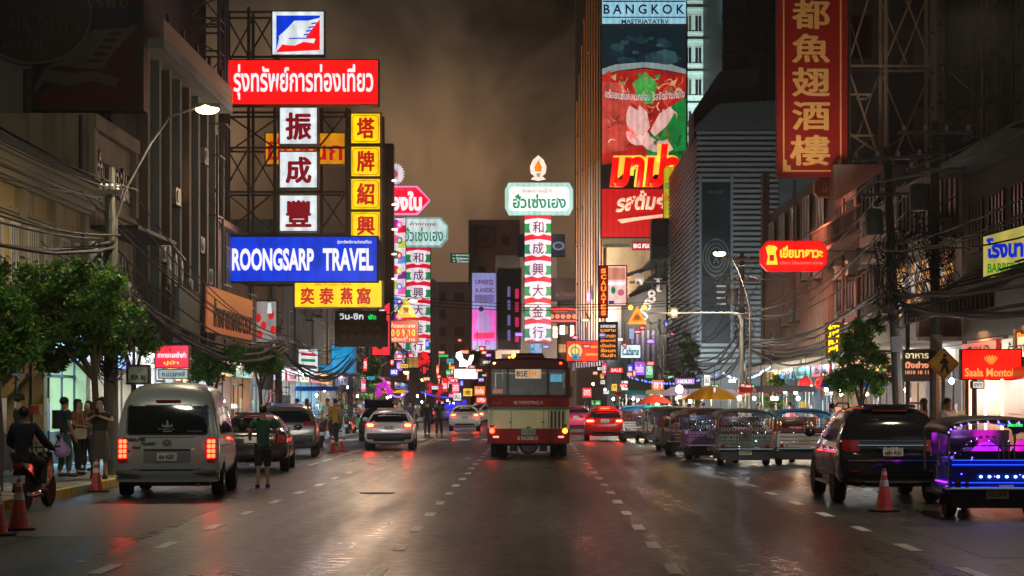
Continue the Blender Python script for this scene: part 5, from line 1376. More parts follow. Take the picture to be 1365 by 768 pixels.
aim(lamp('SPOT', 'sign_spill_fill', (9.4, 78, 9.0), 1600, (1, .35, .22), spot=R(140), rad=.8), (12.5, 80, 6.5))  # added red spot imitating spill from the right-hand signs
aim(lamp('SPOT', 'cornice_fill', (-6.5, 30, 7.5), 900, (1, .9, .6), spot=R(110), rad=.5), (-12, 50, 6))  # added spot without a fitting, brightens the yellow stucco wall

# beige block that carries the billboard
r_ = thing('billboard_building', 'low beige building under the tall food billboard', 'building')
MB().box(6.9, 15.1, 188.6, 190.8, 0, 16.6).obj('wall', surf('beige_fabric_wall', (.50, .50, .40), .8, 0, .25, .5, .2, stain=.3), r_, 0)
pts = [(7.0, 14.2), (9.0, 14.6), (11.0, 15.4), (13.6, 15.9), (15.0, 15.9)]
MB().tube([(x, 188.5, z - 1.2) for x, z in pts], .07, 6).obj('seam_cord', surf('seam', (.3, .3, .25)), r_)
settle(r_, (10, 189.5, 0))
lamp('AREA', 'billboard_wall_fill', (10.5, 183, 9.5), 500, (1, .95, .8), 2, rot=(R(105), 0, 0))  # added light without a fitting, for the wall under the billboard
# low dark building with a slanting roofline in front of it
r_ = thing('dark_shophouse', 'low dark building with a slanting roof and white marks left of the grey louvres', 'building')
DKB = surf('dark_brown_wall', (.06, .045, .04), .7, 0, .3, .6)
MB().prism([(8.2, 0), (8.2, 11.0), (12.3, 12.6), (12.4, 0)], 186, 188.3, 'xz').obj('wall', DKB, r_, 0)
MB().box(8.9, 14.0, 185.9, 188.2, 12.7, 12.8).obj('roof_edge', DKB, r_, 0)
wm = emi('dim_white_sign_mark', (180, 165, 160), .6, False)
for px_, py_, s_ in ((852, 372, '~'), (868, 395, '8'), (876, 380, 'ไ'), (862, 405, '6'), (858, 418, 'S')):
    text(s_, .8, 1.3, wm, r_, (gx(px_, 185.9), 185.8, gz(py_, 186)), 0, 'wall_lettering', .02, .03)
for k in range(6): block(9.0 + k * .5, 9.2 + k * .5, 185.8, 186, 4, 8.2, surf('violet_panel_strip', (.22, .16, .30), .5), r_, 'wall_strip')
settle(r_, (10.5, 187, 0))
# water tank on stilts
r_ = thing('water_tank', 'dark square rooftop tank on stilts beside the billboard', 'tank')
MB().box(gx(868, 184), gx(898, 184), 184, 186.5, gz(345, 184), gz(292, 184)).obj('tank', surf('tank_black', (.03, .035, .03), .6, 0, .4, 2), r_, 0)
for px_ in (869, 880, 891, 897): bar((gx(px_, 184), 184.2, 12), (gx(px_, 184), 184.2, gz(345, 184)), .12, M_dsteel, r_, 'stilt')
for py_ in (300, 315, 330): block(gx(867, 184), gx(899, 184), 183.9, 184, gz(py_, 184), gz(py_, 184) + .1, M_dsteel, r_, 'tank_rib')
settle(r_, (11.5, 185, 12))

# --- far end of the street
def far(label, px0, px1, pytop, Y, mat, nu, nz, dep=12, lit=.2, ww=1.3, wh=1.1):
    r_ = thing('far_building', label, 'building')
    x0, x1, zt = gx(px0, Y), gx(px1, Y), gz(pytop, Y)
    MB().box(x0, x1, Y, Y + dep, 0, zt).obj('wall', mat, r_, 0)
    windows(r_, 'S', Y, x0 + .3, x1 - .3, 5, zt - .8, nu, nz, ww, wh, M_dsteel, (1, 0), lit)
    settle(r_, ((x0 + x1) / 2, Y + dep / 2, 0))
D1 = surf('far_dark_wall', (.14, .11, .09), .8, 0, .3, .3); D2 = surf('far_brown_wall', (.34, .23, .17), .8, 0, .3, .3); D3 = surf('far_grey_wall', (.22, .23, .24), .7, 0, .25, .3)
far('dark far building left of the tall video screen', 572, 627, 376, 262, D1, 2, 5, lit=.35)
far('brown far building with a round badge behind the tall video screen', 624, 692, 293, 290, D2, 2, 5, lit=.0, ww=1.0)
far('narrow grey far building right of the tall video screen', 660, 692, 340, 245, D3, 1, 4, lit=.1)
far('grey far building behind the column of medallions', 690, 742, 314, 258, D3, 2, 5, lit=.15)
far('dark far building between the medallion column and the fins', 738, 800, 372, 272, D1, 3, 5, lit=.3)
far('reddish far building beyond the left row', 538, 578, 372, 215, D2, 2, 6, lit=.15)
far('low far building closing the bend in the street', 575, 700, 455, 300, surf('far_ochre_wall', (.2, .15, .1), .8), 7, 3, lit=.6)

# ================================================================== lamps
aim(lamp('SPOT', 'vehicle_fill', (7.2, 32, 8.4), 11500, (1, .93, .80), spot=R(34), rad=.2), (-.5, 62, 1.4)).data.spot_blend = 1  # added spot without a fitting, brightens the back of the bus
aim(lamp('SPOT', 'vehicle_fill', (-6.8, 29, 8.4), 30000, (.95, .97, 1), spot=R(24), rad=.2), (-5, 70, 1)).data.spot_blend = 1  # added spot, brightens the white hatchback
aim(lamp('SPOT', 'vehicle_fill', (7.2, 32, 8.4), 22000, (1, .8, .75), spot=R(18), rad=.2), (3.2, 85, .8)).data.spot_blend = 1  # added spot, brightens the red hatchback
aim(lamp('SPOT', 'vehicle_fill', (7.2, 32, 8.4), 9000, (.95, .97, 1), spot=R(26), rad=.2), (6.8, 58, 1)).data.spot_blend = 1  # added spot, brightens the row of tuk-tuks
aim(lamp('SPOT', 'far_fill', (2, 236, 4), 26000, (1, .66, .42), spot=R(110), rad=.5), (-4, 292, 16))  # added spot without a fitting, lightens the brown far building
aim(lamp('SPOT', 'far_fill', (-9, 225, 4), 9000, (1, .55, .42), spot=R(120), rad=.5), (-13, 262, 10))  # added spot without a fitting, for the far buildings on the left
def street_lamp(label, x, y, arm, z=8.0, power=1400, col=(1, .80, .52), base_z=.145, light=True):
    r_ = thing('street_lamp', label, 'street lamp', (x, y, base_z))
    zz = z - base_z
    MB().tube([(0, 0, 0), (0, 0, zz * .5), (0, 0, zz * .72)], [.065, .05, .04], 10).obj('pole', M_steel, r_)
    s = 1 if arm > 0 else -1; a = abs(arm)
    MB().tube([(0, 0, zz * .70), (s * a * .12, 0, zz * .79), (s * a * .38, 0, zz * .91), (s * a * .6, 0, zz * .985), (s * a * .88, 0, zz + .06)], [.035, .032, .03, .028, .025], 8).obj('arm', M_steel, r_)
    MB().loft([[(s * a * xx, yy * w_, zz + .06 + zo) for yy, zo in ((-1, 0), (-.6, .1), (.6, .1), (1, 0), (.5, -.02), (-.5, -.02))] for xx, w_ in ((.84, .05), (.92, .13), (1.06, .15), (1.14, .06))]).obj('lamp_head', M_steel, r_)
    MB().ell((s * a * 1.0, 0, zz + .03), (.26, .16, .11), 14, 8).obj('lamp_lens', emi('street_lamp_lens', (255, 205, 130), 22), r_)
    MB().box(-.12, .12, -.12, .12, 0, .25).obj('base', M_conc, r_, 0)
    if light:
        lamp('SPOT', 'street_lamp_light', (s * a, 0, zz - .1), power, col, parent=r_, rot=(0, 0, 0), spot=R(165), rad=.12)
    return r_
street_lamp('left street lamp on a curved arm over the trees and the silver van', -9.15, 43.5, 2.0, 8.1, 1700)
street_lamp('right street lamp on a curved arm above the tuk-tuks', 9.1, 84, -1.3, 7.9, 4000, (1, .92, .75))
street_lamp('cool street lamp on the left kerb, just outside the left edge of the picture', -9.2, 29, 2.4, 8.4, 380, (.85, .97, .93))
street_lamp('cool street lamp on the left kerb beside the camera', -9.2, 6, 2.4, 8.4, 600, (.85, .97, .93))
street_lamp('street lamp on the right kerb, just outside the right edge of the picture', 9.6, 32, -2.4, 8.4, 1300, (1, .80, .56))
street_lamp('street lamp on the right kerb beside the camera', 9.6, 8, -2.4, 8.4, 500, (1, .86, .7))
street_lamp('street lamp on the left kerb farther up the road behind the signs', -9.2, 118, 2.0, 7.6, 3500)
street_lamp('street lamp on the right kerb far up the road', 9.1, 140, -2.0, 7.6, 3500)
# ================================================================== signs
FR_dark = surf('sign_frame_dark', (.06, .05, .045), .5, .4, .2)
FR_gold = surf('sign_frame_brass', (.45, .28, .10), .4, .6, .2)
FR_alu = surf('sign_frame_aluminium', (.5, .5, .5), .4, .7, .2)
class Sg:
    def __init__(s, label, Y, cat='sign', name='sign', group=None, rz=0):
        s.r = thing(name, label, cat, group=group); s.Y = Y; s.box_ = None
    def xz(s, px, py): return gx(px, s.Y), gz(py, s.Y)
    def panel(s, x0, y0, x1, y1, mat, depth=.35, frame=FR_dark, ft=.05, cut=0, name='face', cab=True, back=None):
        (a, d), (b, c) = s.xz(x0, y0), s.xz(x1, y1)     # a<b, c<d
        if cut:
            k = cut; P = [(a + k, c), (b - k, c), (b, c + k), (b, d - k), (b - k, d), (a + k, d), (a, d - k), (a, c + k)]
            k2 = cut + ft * .4; Q = [(a + k2 - ft * 1.2, c - ft), (b - k2 + ft * 1.2, c - ft), (b + ft, c + k2 - ft * .4), (b + ft, d - k2 + ft * .4), (b - k2 + ft * 1.2, d + ft), (a + k2 - ft * 1.2, d + ft), (a - ft, d - k2 + ft * .4), (a - ft, c + k2 - ft * .4)]
        else:
            P = [(a, c), (b, c), (b, d), (a, d)]; Q = None
        MB().prism(P, s.Y - .02, s.Y + .03).obj(name, mat, s.r, 0)
        if cab:
            if Q: MB().prism(Q, s.Y + .032, s.Y + depth).obj('cabinet', frame, s.r, 0)
            else:
                MB().box(a - ft, b + ft, s.Y + .032, s.Y + depth, c - ft, d + ft).obj('cabinet', frame, s.r, 0)
                for (p, q) in (((a - ft, c - ft), (b + ft, c)), ((a - ft, d), (b + ft, d + ft)), ((a - ft, c), (a, d)), ((b, c), (b + ft, d))):
                    MB().box(p[0], q[0], s.Y - .06, s.Y + .031, p[1], q[1]).obj('frame_rail', frame, s.r, 0)
        if s.box_ is None: s.box_ = (a, b, c, d)
        return s
    def poly(s, pts, mat, layer=1, name='printed_shape', t=.01):
        q = [s.xz(*p) for p in pts]
        f_ = s.Y - .03 - .012 * layer; MB().prism(q, f_, f_ + max(t, .012)).obj(name, mat, s.r, 0); return s
    def txt(s, st, x0, y0, x1, y1, mat, bold=.01, layer=2, name='lettering', fit=True, arc=0, shear=0):
        (a, d), (b, c) = s.xz(x0, y0), s.xz(x1, y1)
        text(st, b - a, d - c, mat, s.r, ((a + b) / 2, s.Y - .02 - .012 * layer, (c + d) / 2), 0, name, bold, .012, fit, shear, arc=arc); return s
    def done(s):
        a, b, c, d = s.box_; return settle(s.r, ((a + b) / 2, s.Y, c))
def E_(name, c, e=1.0, var=.22, sc=.9, sample=True): return emi(name, c, e, sample, var, sc)
red_f = E_('red_lit_face', (232, 18, 20), 2.2); red_d = surf('red_unlit_panel', (.24, .012, .010), .45, 0, .15, 1.5)
blu_f = E_('blue_lit_face', (6, 48, 175), 1.6); yel_f = E_('yellow_lit_face', (255, 212, 20), 1.15, .15, 2); wht_f = E_('white_lit_face', (222, 232, 235), 1.05, .15, 2)
ora_f = E_('orange_lit_face', (235, 150, 25), .75, .2, 1.5); redink = emi('red_sign_ink', (200, 20, 20), .8, False); crim = emi('crimson_sign_ink', (150, 12, 35), .6, False)
grn_i = emi('green_sign_ink', (10, 120, 80), .7, False); gold = surf('gold_leaf', (.95, .56, .20), .4, .05, .15, 6)
amb_i = emi('amber_ink', (200, 110, 10), .8, False)

YS = 80
s = Sg('square white-framed sign with a white bird, topmost of the left stack', YS, group=None)
s.panel(363, 16, 431, 73, wht_f, .5, FR_alu)
s.poly([(368, 21), (426, 21), (426, 24), (410, 28), (392, 28), (372, 50), (368, 68)], blu_f, 1, 'blue_field')
s.poly([(368, 69), (380, 55), (404, 54), (424, 28), (426, 26), (426, 67), (368, 70)], red_f, 1, 'red_field')
s.poly([(371, 49), (394, 28), (411, 28), (427, 24), (413, 40), (405, 52), (420, 52), (418, 58), (404, 56), (393, 61), (378, 60)], wht_f, 2, 'white_bird')
for i in range(4): s.poly([(405 + i * 3.4, 46 - i * 5), (413 + i * 3.2, 45 - i * 5), (412 + i * 3.2, 47 - i * 5), (404 + i * 3.4, 48 - i * 5)], blu_f, 3, 'feather_bar')
s.poly([(385, 51), (410, 50.5), (410, 52), (385, 52.5)], blu_f, 3, 'wing_line')
s.done()
s = Sg('long red sign with a line of white Thai writing', YS)
s.panel(305, 81, 503, 139, red_f, .6, FR_gold).txt('รุ่งทรัพย์การท่องเที่ยว', 311, 86, 497, 133, E_wletter, .02).done()
s = Sg('orange sign behind the white squares, its Thai writing half hidden', YS + 2.5)
s.panel(354, 178, 459, 219, ora_f, .4, FR_gold).txt('มิ่งชนก', 357, 184, 456, 214, redink, .02).done()
for ch, y0, y1, lab in (('振', 144, 192, 'top'), ('成', 203, 250, 'middle'), ('豐', 261, 308, 'bottom')):
    s = Sg({'top': 'topmost white square sign with one dark red Chinese character', 'middle': 'white square sign with one red character between the other two', 'bottom': 'lowest white square sign, just above the blue travel sign'}[lab], YS - .6, group='white square character signs')
    s.panel(373, y0, 422, y1, wht_f, .5, FR_alu).txt(ch, 380, y0 + 6, 415, y1 - 5, crim, .03).done()
for i, (ch, y0, y1) in enumerate((('塔', 152, 191), ('牌', 196, 235), ('紹', 239, 279), ('興', 283, 320))):
    s = Sg(['topmost yellow square sign with a red character and corner ornaments', 'second yellow square sign from the top of the yellow column', 'third yellow square sign from the top of the yellow column', 'lowest yellow square sign, partly behind the blue travel sign'][i], YS - .3, group='yellow square character signs')
    s.panel(468, y0, 506, y1, yel_f, .5, FR_gold)
    a = 5
    P = [(468 + a, y0 + 2), (506 - a, y0 + 2), (504, y0 + a), (504, y1 - a), (506 - a, y1 - 2), (468 + a, y1 - 2), (470, y1 - a), (470, y0 + a)]
    for k in range(8):
        p, q = P[k], P[(k + 1) % 8]; dx, dy = q[0] - p[0], q[1] - p[1]; l_ = math.hypot(dx, dy); nx, ny = -dy / l_ * .5, dx / l_ * .5
        s.poly([(p[0] + nx, p[1] + ny), (q[0] + nx, q[1] + ny), (q[0] - nx, q[1] - ny), (p[0] - nx, p[1] - ny)], amb_i, 1, 'border_line')
    s.txt(ch, 475, y0 + 5, 499, y1 - 6, redink, .028).done()
s = Sg('blue ROONGSARP TRAVEL sign across the steel frame', YS - 1.4)
s.panel(303, 316, 502, 375, blu_f, .6, FR_dark).txt('ROONGSARP', 309, 331, 418, 361, E_wletter, .035).txt('TRAVEL', 430, 331, 497, 361, E_wletter, .035).txt('รุ่งทรัพย์การท่องเที่ยว', 449, 320, 495, 326, E_wletter, .01).done()
s = Sg('yellow sign with four red Chinese characters under the blue travel sign', YS - 1.0)
s.panel(393, 375, 508, 409, yel_f, .5, FR_gold).txt('奕', 400, 383, 419, 406, redink, .03).txt('泰', 425, 383, 445, 406, redink, .03).txt('燕', 453, 383, 470, 406, redink, .03).txt('窩', 475, 383, 494, 406, redink, .03).txt('เอี๊ยเต็กฮวด เจ้าเก่า', 418, 377, 470, 381, amb_i, .01).done()
s = Sg('brown unlit hanging sign board under the yellow sign', 92)
s.panel(447, 429, 515, 461, surf('brown_signboard', (.10, .05, .035), .5, 0, .3, 2), .3, FR_dark)
s.txt('ห้างทอง โต๊ะกัง', 456, 434, 508, 441, surf('dim_gold_paint', (.30, .17, .08), .5), .01).txt('金 興 利 和 成', 454, 445, 508, 452, surf('dim_gold_paint', (.30, .17, .08)), .01).done()
s = Sg('small strip sign with a green word above the brown board', 94)
s.panel(448, 416, 513, 428, surf('brown_signboard', (.10, .05, .035)), .3, FR_dark).txt('วิน-ซิก', 452, 418, 484, 426, wht_f, .02).txt('ฟัด', 490, 419, 501, 426, emi('green_lit', (20, 200, 90), 1.2), .04).done()
s = Sg('tall salmon-red sign with a curved top and a white letter', 96)
pk = E_('salmon_lit_face', (225, 45, 55), 1.3, .15)
s.panel(496, 420, 519, 473, pk, .4, FR_dark)
s.poly([(503, 421), (508, 412), (515, 406), (519, 403), (519, 421)], pk, 0, 'curved_top', .05).poly([(505, 413), (512, 413), (512, 427), (505, 427)], wht_f, 2, 'white_square').txt('A', 506, 415, 511, 425, redink, .02, 3)
s.poly(circ(506, 462, 3.8, 12), M_black, 1, 'round_mark').done()
# dark sign edge-on with little lamps, beyond the yellow column
s = Sg('dark brown back of a tall sign standing edge-on beside the yellow column', 132)
s.panel(509, 192, 523, 425, surf('brown_sign_back', (.16, .08, .05), .6, .2, .3, 1), 1.2, FR_dark, .03)
for py in (241, 273, 306, 339, 372):
    q = s.xz(521, py); MB().ell((q[0] + .2, s.Y - .1, q[1]), (.16, .06, .05), 8, 5).obj('marker_lamp', E_warm, s.r)
s.done()
# neon stack behind it
s = Sg('toothed white wheel emblem at the top of the far left neon stack', 140)
mb_pts = []
cxp, cyp = 524, 232
for k in range(48):
    rr_ = 15.5 if k % 2 == 0 else 12.5; mb_pts.append((cxp + rr_ * math.cos(2 * PI * k / 48), cyp + rr_ * math.sin(2 * PI * k / 48)))
s.panel(519, 226, 529, 238, E_('pinkish_white_face', (245, 225, 235), 1.0), .3, FR_dark, .02)
s.poly(mb_pts, E_('pinkish_white_face', (245, 225, 235)), 0, 'toothed_wheel', .12).poly(circ(524, 232, 6, 14), emi('pink_ink', (200, 90, 120), .7, False), 2, 'hub').done()
pinkf = E_('magenta_lit_face', (205, 20, 90), 1.0, .2)
s = Sg('pink octagonal sign with two big white Thai letters and neon edging', 142)
s.panel(505, 250, 570, 284, E_('deep_red_lit', (200, 15, 45), 1.8), .4, emi('pink_neon_tube', (255, 130, 190), 1.1), .12, cut=.85).txt('ทองใบ', 508, 255, 562, 281, E_wletter, .05)
s.txt('ห้างทอง', 520, 250, 556, 254, emi('pink_ink', (200, 90, 120)), .01).done()
teal = emi('teal_sign_ink', (20, 140, 115), .75, False)
s = Sg('pale chamfered sign with teal Thai letters over the left medallion column', 150)
s.panel(530, 292, 594, 327, E_('mint_white_face', (205, 225, 222), 1.0, .2), .5, E_('mint_edge', (130, 180, 175), .8), .14, cut=.5).txt('ฮั่วเซ่งเฮง', 538, 303, 590, 322, teal, .02).txt('ห้างทอง', 546, 296, 580, 301, crim, .01).done()
bandr, bandw, bandg = E_('medal_red', (190, 20, 40), 1.5), E_('medal_white', (240, 225, 235), 1.0), E_('medal_green', (20, 140, 80), .85)
purp = emi('purple_sign_ink', (110, 20, 90), .6, False)
def medals(label, x0, x1, y0, pitch, chars, Y, grp=None):
    s = Sg(label, Y); n = len(chars); w_ = x1 - x0; cx_ = (x0 + x1) / 2
    s.panel(x0, y0, x1, y0 + pitch * n, bandw, .5, FR_dark, .04)
    for i, ch in enumerate(chars):
        t = y0 + i * pitch
        s.poly([(x0, t), (x1, t), (x1, t + pitch * .20), (cx_ + w_ * .3, t + pitch * .14), (cx_, t + pitch * .1), (cx_ - w_ * .3, t + pitch * .14), (x0, t + pitch * .20)], bandr, 1, 'red_band')
        s.poly([(x0, t + pitch * .95), (cx_ - w_ * .2, t + pitch * .86), (cx_ + w_ * .2, t + pitch * .86), (x1, t + pitch * .95), (x1, t + pitch), (x0, t + pitch)], bandr, 1, 'red_band')
        for sgn in (-1, 1):
            xa, xb = cx_ + sgn * w_ * .24, cx_ + sgn * w_ * .5
            s.poly([(xa, t + pitch * .36), (xb, t + pitch * .36), (xb, t + pitch * .8), (xa, t + pitch * .8)], bandg, 1, 'green_block')
        s.poly(circ(cx_, t + pitch * .55, w_ * .33, 18, pitch * .40), bandw, 2, 'medallion')
        s.txt(ch, cx_ - w_ * .22, t + pitch * .25, cx_ + w_ * .22, t + pitch * .84, purp, .022, 3)
    return s.done()
medals('left column of six round Chinese medallions on red, white and green', 541, 573, 331, 23.4, '和成興大金行', 150)
# multi-coloured neon column
s = Sg('narrow multicoloured neon column left of the medallion column', 147)
s.panel(524, 291, 540, 478, bandw, .4, FR_dark, .03)
nc = [E_('neon_violet', (150, 40, 170), 1.0), E_('neon_pink', (255, 90, 170), 1.1), bandg, bandr, E_('neon_lime', (220, 230, 90), .9), E_('neon_sky', (90, 150, 240), 1.0)]
for i in range(9):
    t = 292 + i * 20.5
    s.poly([(524, t), (531, t + 2), (536, t + 9), (530, t + 12), (524, t + 12)], nc[(i) % 6], 1, 'neon_petal').poly([(531, t + 10), (540, t + 8), (540, t + 18), (529, t + 19)], nc[(i + 3) % 6], 1, 'neon_petal')
    s.poly(circ(532, t + 8, 4, 10, 5), nc[(i + 1) % 6], 2, 'neon_disc').poly(circ(532, t + 8, 2, 8, 2.6), bandw, 3, 'neon_disc')
s.done()
def board_lines(s, x0, y0, x1, y1, n, mat, rep='อาหารทะเล'):
    for i in range(n):
        h_ = (y1 - y0) / n; s.txt(rep[i % len(rep)] if isinstance(rep, (list, tuple)) else rep, x0, y0 + i * h_ + h_ * .12, x1, y0 + (i + .86) * h_, mat, .02)
s = Sg('red sign with a row of orange numerals under the small triangle', 120)
s.panel(519, 428, 556, 456, E_('signal_red_face', (215, 30, 20), 1.0), .3, FR_dark).txt('ห้องแถวเทพ', 521, 431, 553, 437, emi('pale_pink_ink', (255, 190, 180), 1.1, False), .01).txt('0 0 9 0 0', 521, 439, 553, 449, emi('orange_ink', (255, 150, 60), 1.2, False), .03).txt('เปิดบริการ', 522, 450, 553, 455, emi('pale_pink_ink', (255, 190, 180)), .01).done()
def tri(label, cxp, top, bot, Y, e, col, inner):
    s = Sg(label, Y, 'warning sign', 'warning_sign'); w_ = (bot - top) * .54
    m = emi('amber_triangle_' + inner, col, e)
    s.panel(cxp - 2, bot - 8, cxp + 2, bot - 3, m, .12, FR_dark, .0)
    s.poly([(cxp, top), (cxp + w_, bot), (cxp - w_, bot)], m, 0, 'triangle_plate', .05)
    s.poly([(cxp, top + 8), (cxp + w_ * .62, bot - 4.5), (cxp - w_ * .62, bot - 4.5)], emi('triangle_inner_' + inner, (255, 225, 150) if inner == 'a' else (200, 90, 10), .9, False), 1, 'triangle_centre')
    s.txt('慢', cxp - 4, top + 12, cxp + 4, bot - 6, emi('triangle_glyph', (140, 90, 10), .5, False), .02, 3)
    return s
tri('pale yellow lit triangle sign above the red numerals', 541, 397, 423, 118, 1.1, (255, 200, 70), 'a').done()
s = tri('amber lit triangle sign hanging from the mast arm over the right lanes', 849, 408, 432, 86, 1.6, (255, 130, 15), 'b')
for px in (840, 858):
    q = s.xz(px, 410); MB().lathe([(.10, 0), (.10, -.06), (.06, -.1), (.01, -.11)], (q[0], 86, q[1]), 14, 'y').obj('flasher_lamp', M_amb_on, s.r)
s.done()
# red flower / tassel
s = Sg('shaggy red neon flower at the foot of the left medallion column', 148)
s.panel(561, 480, 567, 486, bandr, .2, FR_dark, 0)
for k in range(26):
    a = rnd.uniform(0, 2 * PI); r0 = rnd.uniform(1, 4); r1 = rnd.uniform(5, 9)
    s.poly([(564 + r0 * math.cos(a), 484 + r0 * 1.5 * math.sin(a)), (564 + r1 * math.cos(a + .12), 484 + r1 * 1.6 * math.sin(a + .12)), (564 + r1 * math.cos(a - .12), 484 + r1 * 1.6 * math.sin(a - .12))], nc[3] if k % 2 else red_f, 1 + k % 3, 'petal')
s.done()
# ------------- centre signs
YC = 205
s = Sg('white flame-shaped emblem with an orange flame above the central column', YC)
out_ = [(717, 207), (724, 213), (728, 222), (727, 231), (722, 235), (727, 239), (717, 241), (707, 239), (712, 235), (707, 231), (706, 222), (710, 213)]
s.panel(714, 228, 720, 232, bandw, .3, FR_dark, 0); s.poly(out_, E_('emblem_white', (235, 215, 205), 1.0), 0, 'emblem_outline', .2).poly([(717, 213), (722, 223), (721, 229), (713, 229), (712, 223)], E_('flame_orange', (240, 120, 30), 1.0), 1, 'flame').poly([(714, 231), (720, 231), (719, 236), (715, 236)], E_('emblem_teal', (130, 160, 150), .7), 1, 'emblem_base').done()
s = Sg('wide pale chamfered sign with teal Thai letters crowning the central column', YC)
s.panel(678, 249, 758, 281, E_('mint_white_face_bright', (225, 240, 236), 1.1, .1), .8, E_('mint_edge_bright', (150, 205, 200), .95), .42, cut=.3).txt('ฮั่วเซ่งเฮง', 683, 259, 754, 278, teal, .03).txt('ห้างทองเยาวราชและโต๊ะกัง', 696, 251, 735, 257, crim, .005).done()
medals('central column of six round Chinese medallions under the wide pale sign', 699, 734, 288, 28, '和成興大金行', YC)
s = Sg('blue and white awning-like boxes at the foot of the central column', YC + 2)
s.panel(708, 458, 722, 472, E_('pale_blue_face', (150, 185, 225), .7), .8, FR_dark); s.done()
s = Sg('tall video screen with a figure in lilac over the far street', 232)
s.panel(629, 364, 661, 466, E_('screen_lilac', (150, 150, 215), .8, .1), .8, FR_dark, .12)
s.poly([(629, 413), (661, 413), (661, 455), (629, 455)], E_('screen_pink', (225, 95, 200), .85), 1, 'screen_band')
s.poly([(638, 413), (642, 408), (647, 411), (646, 416), (652, 420), (655, 436), (652, 448), (636, 448), (634, 436), (637, 420)], E_('screen_figure', (165, 135, 205), .8), 2, 'pictured_figure').poly(circ(641, 412, 3.6, 10), emi('dark_hair_print', (70, 30, 70), .5, False), 3, 'pictured_hair')
s.poly([(632, 444), (658, 443), (658, 451), (632, 452)], E_('screen_red', (215, 35, 90), .9), 3, 'pictured_cushion').poly([(632, 393), (658, 393), (658, 403), (632, 403)], E_('screen_violet', (115, 110, 170), .7), 1, 'screen_band')
s.txt('UNEEQ', 633, 373, 657, 380, purp, .02).txt('A ANDIC', 633, 384, 658, 390, purp, .02).done()
s = Sg('dark glass column with dim violet panels right of the video screen', 236)
s.panel(663, 358, 694, 466, surf('dark_screen_glass', (.03, .035, .04), .2), .5, FR_alu, .1)
for y in (382, 400, 420, 440): s.poly([(676, y), (680, y), (680, y + 14), (676, y + 14)], E_('screen_violet', (115, 110, 170)), 1, 'lit_strip').poly([(686, y + 3), (691, y + 3), (691, y + 16), (686, y + 16)], E_('screen_red', (215, 35, 90)), 1, 'lit_strip')
s.done()
s = Sg('round badge with a bird painted on the brown far building', 289.5)
bd = surf('badge_dark_print', (.09, .055, .045), .7)
s.panel(632, 300, 660, 330, surf('badge_brown', (.24, .16, .12), .8), .3, FR_dark, 0)
for k in range(24):
    a, b = R(k * 15), R(k * 15 + 15)
    s.poly([(646 + q * math.cos(t), 315 + q * .95 * math.sin(t)) for q, t in ((13, a), (15, a), (15, b), (13, b))], bd, 1, 'ring_segment')
s.poly([(640, 308), (644, 316), (646, 310), (648, 316), (653, 307), (651, 320), (646, 323), (641, 319)], bd, 1, 'bird_mark').done()
s = Sg('round blue-grey sign with a looping mark behind the central column', 226)
s.panel(690, 313, 752, 342, surf('slate_blue_panel', (.12, .17, .24), .5, 0, .2), .4, FR_dark)
for k in range(14):
    a, b = R(k * 25.7), R(k * 25.7 + 25.7)
    s.poly([(744 + q * math.cos(t), 328 + q * .7 * math.sin(t)) for q, t in ((5.5, a), (8, a), (8, b), (5.5, b))], emi('slate_mark', (150, 170, 200), .5, False), 1, 'ring_segment')
s.done()
s = Sg('dark sign board with faint gold letters right of the central column', 214)
s.panel(735, 371, 785, 401, surf('maroon_signboard', (.06, .02, .02), .4), .4, FR_dark).txt('AI-TONSUMIN-420', 740, 390, 780, 395, emi('dim_gold_ink', (150, 100, 80), .6, False), .01).poly(circ(768, 384, 2, 10), E_warm, 1, 'lit_dot').done()
s = Sg('red neon sign with a row of round orange lamps right of the central column', 210)
s.panel(729, 409, 788, 430, surf('maroon_signboard', (.06, .02, .02)), .4, FR_dark)
rn = emi('red_neon', (255, 50, 35), 2.2)
s.txt('SWEENSEN', 731, 410, 755, 416, rn, .01).poly([(756, 411), (772, 413), (772, 415), (756, 413)], rn, 1, 'neon_swoosh')
for k in range(5): s.poly(circ(735 + k * 7.5, 422, 3, 10), emi('orange_round_lamp', (255, 105, 45), 1.8), 1, 'round_lamp')
s.poly([(730, 427), (770, 427), (770, 429), (730, 429)], rn, 1, 'neon_line').done()
# ------------- right centre
s = Sg('orange-red sign with a pale round badge low beside the bus', 122)
s.panel(755, 455, 797, 481, E_('orange_red_face', (225, 55, 30), 1.6, .2), .5, FR_dark)
s.poly(circ(766, 468, 9.5, 18), E_('badge_cream', (255, 225, 140), 1.1), 1, 'badge').poly(circ(766, 468, 6, 14), emi('badge_red_ring', (200, 80, 40), .8, False), 2, 'badge_ring').poly(circ(766, 468, 4.6, 14), E_('badge_cream', (255, 225, 140)), 3, 'badge_centre')
s.poly([(780, 461), (796, 461), (796, 464), (780, 464)], emi('orange_stripe', (255, 150, 70), 1.2), 1, 'stripe').poly([(780, 471), (796, 471), (796, 474), (780, 474)], emi('orange_stripe', (255, 150, 70)), 1, 'stripe').done()
s = Sg('black menu board with glowing orange lines of Thai writing', 120)
s.panel(798, 430, 822, 479, surf('menu_black', (.02, .012, .01), .4), .3, FR_dark)
og = emi('orange_led_ink', (255, 140, 50), 1.6)
s.txt('อาหารทะเลสด', 800, 433, 820, 437, E_wletter, .02)
board_lines(s, 800, 438, 820, 477, 6, og, ['หูฉลาม', 'กระเพาะปลา', 'ปูผัดผงกะหรี่', 'เป็ดย่าง', 'รังนก', 'ติ่มซำ']); s.done()
s = Sg('narrow vertical red sign with stacked orange letters', 126)
s.panel(798, 355, 809, 423, E_('dark_red_lit', (140, 16, 12), .8), .4, FR_dark)
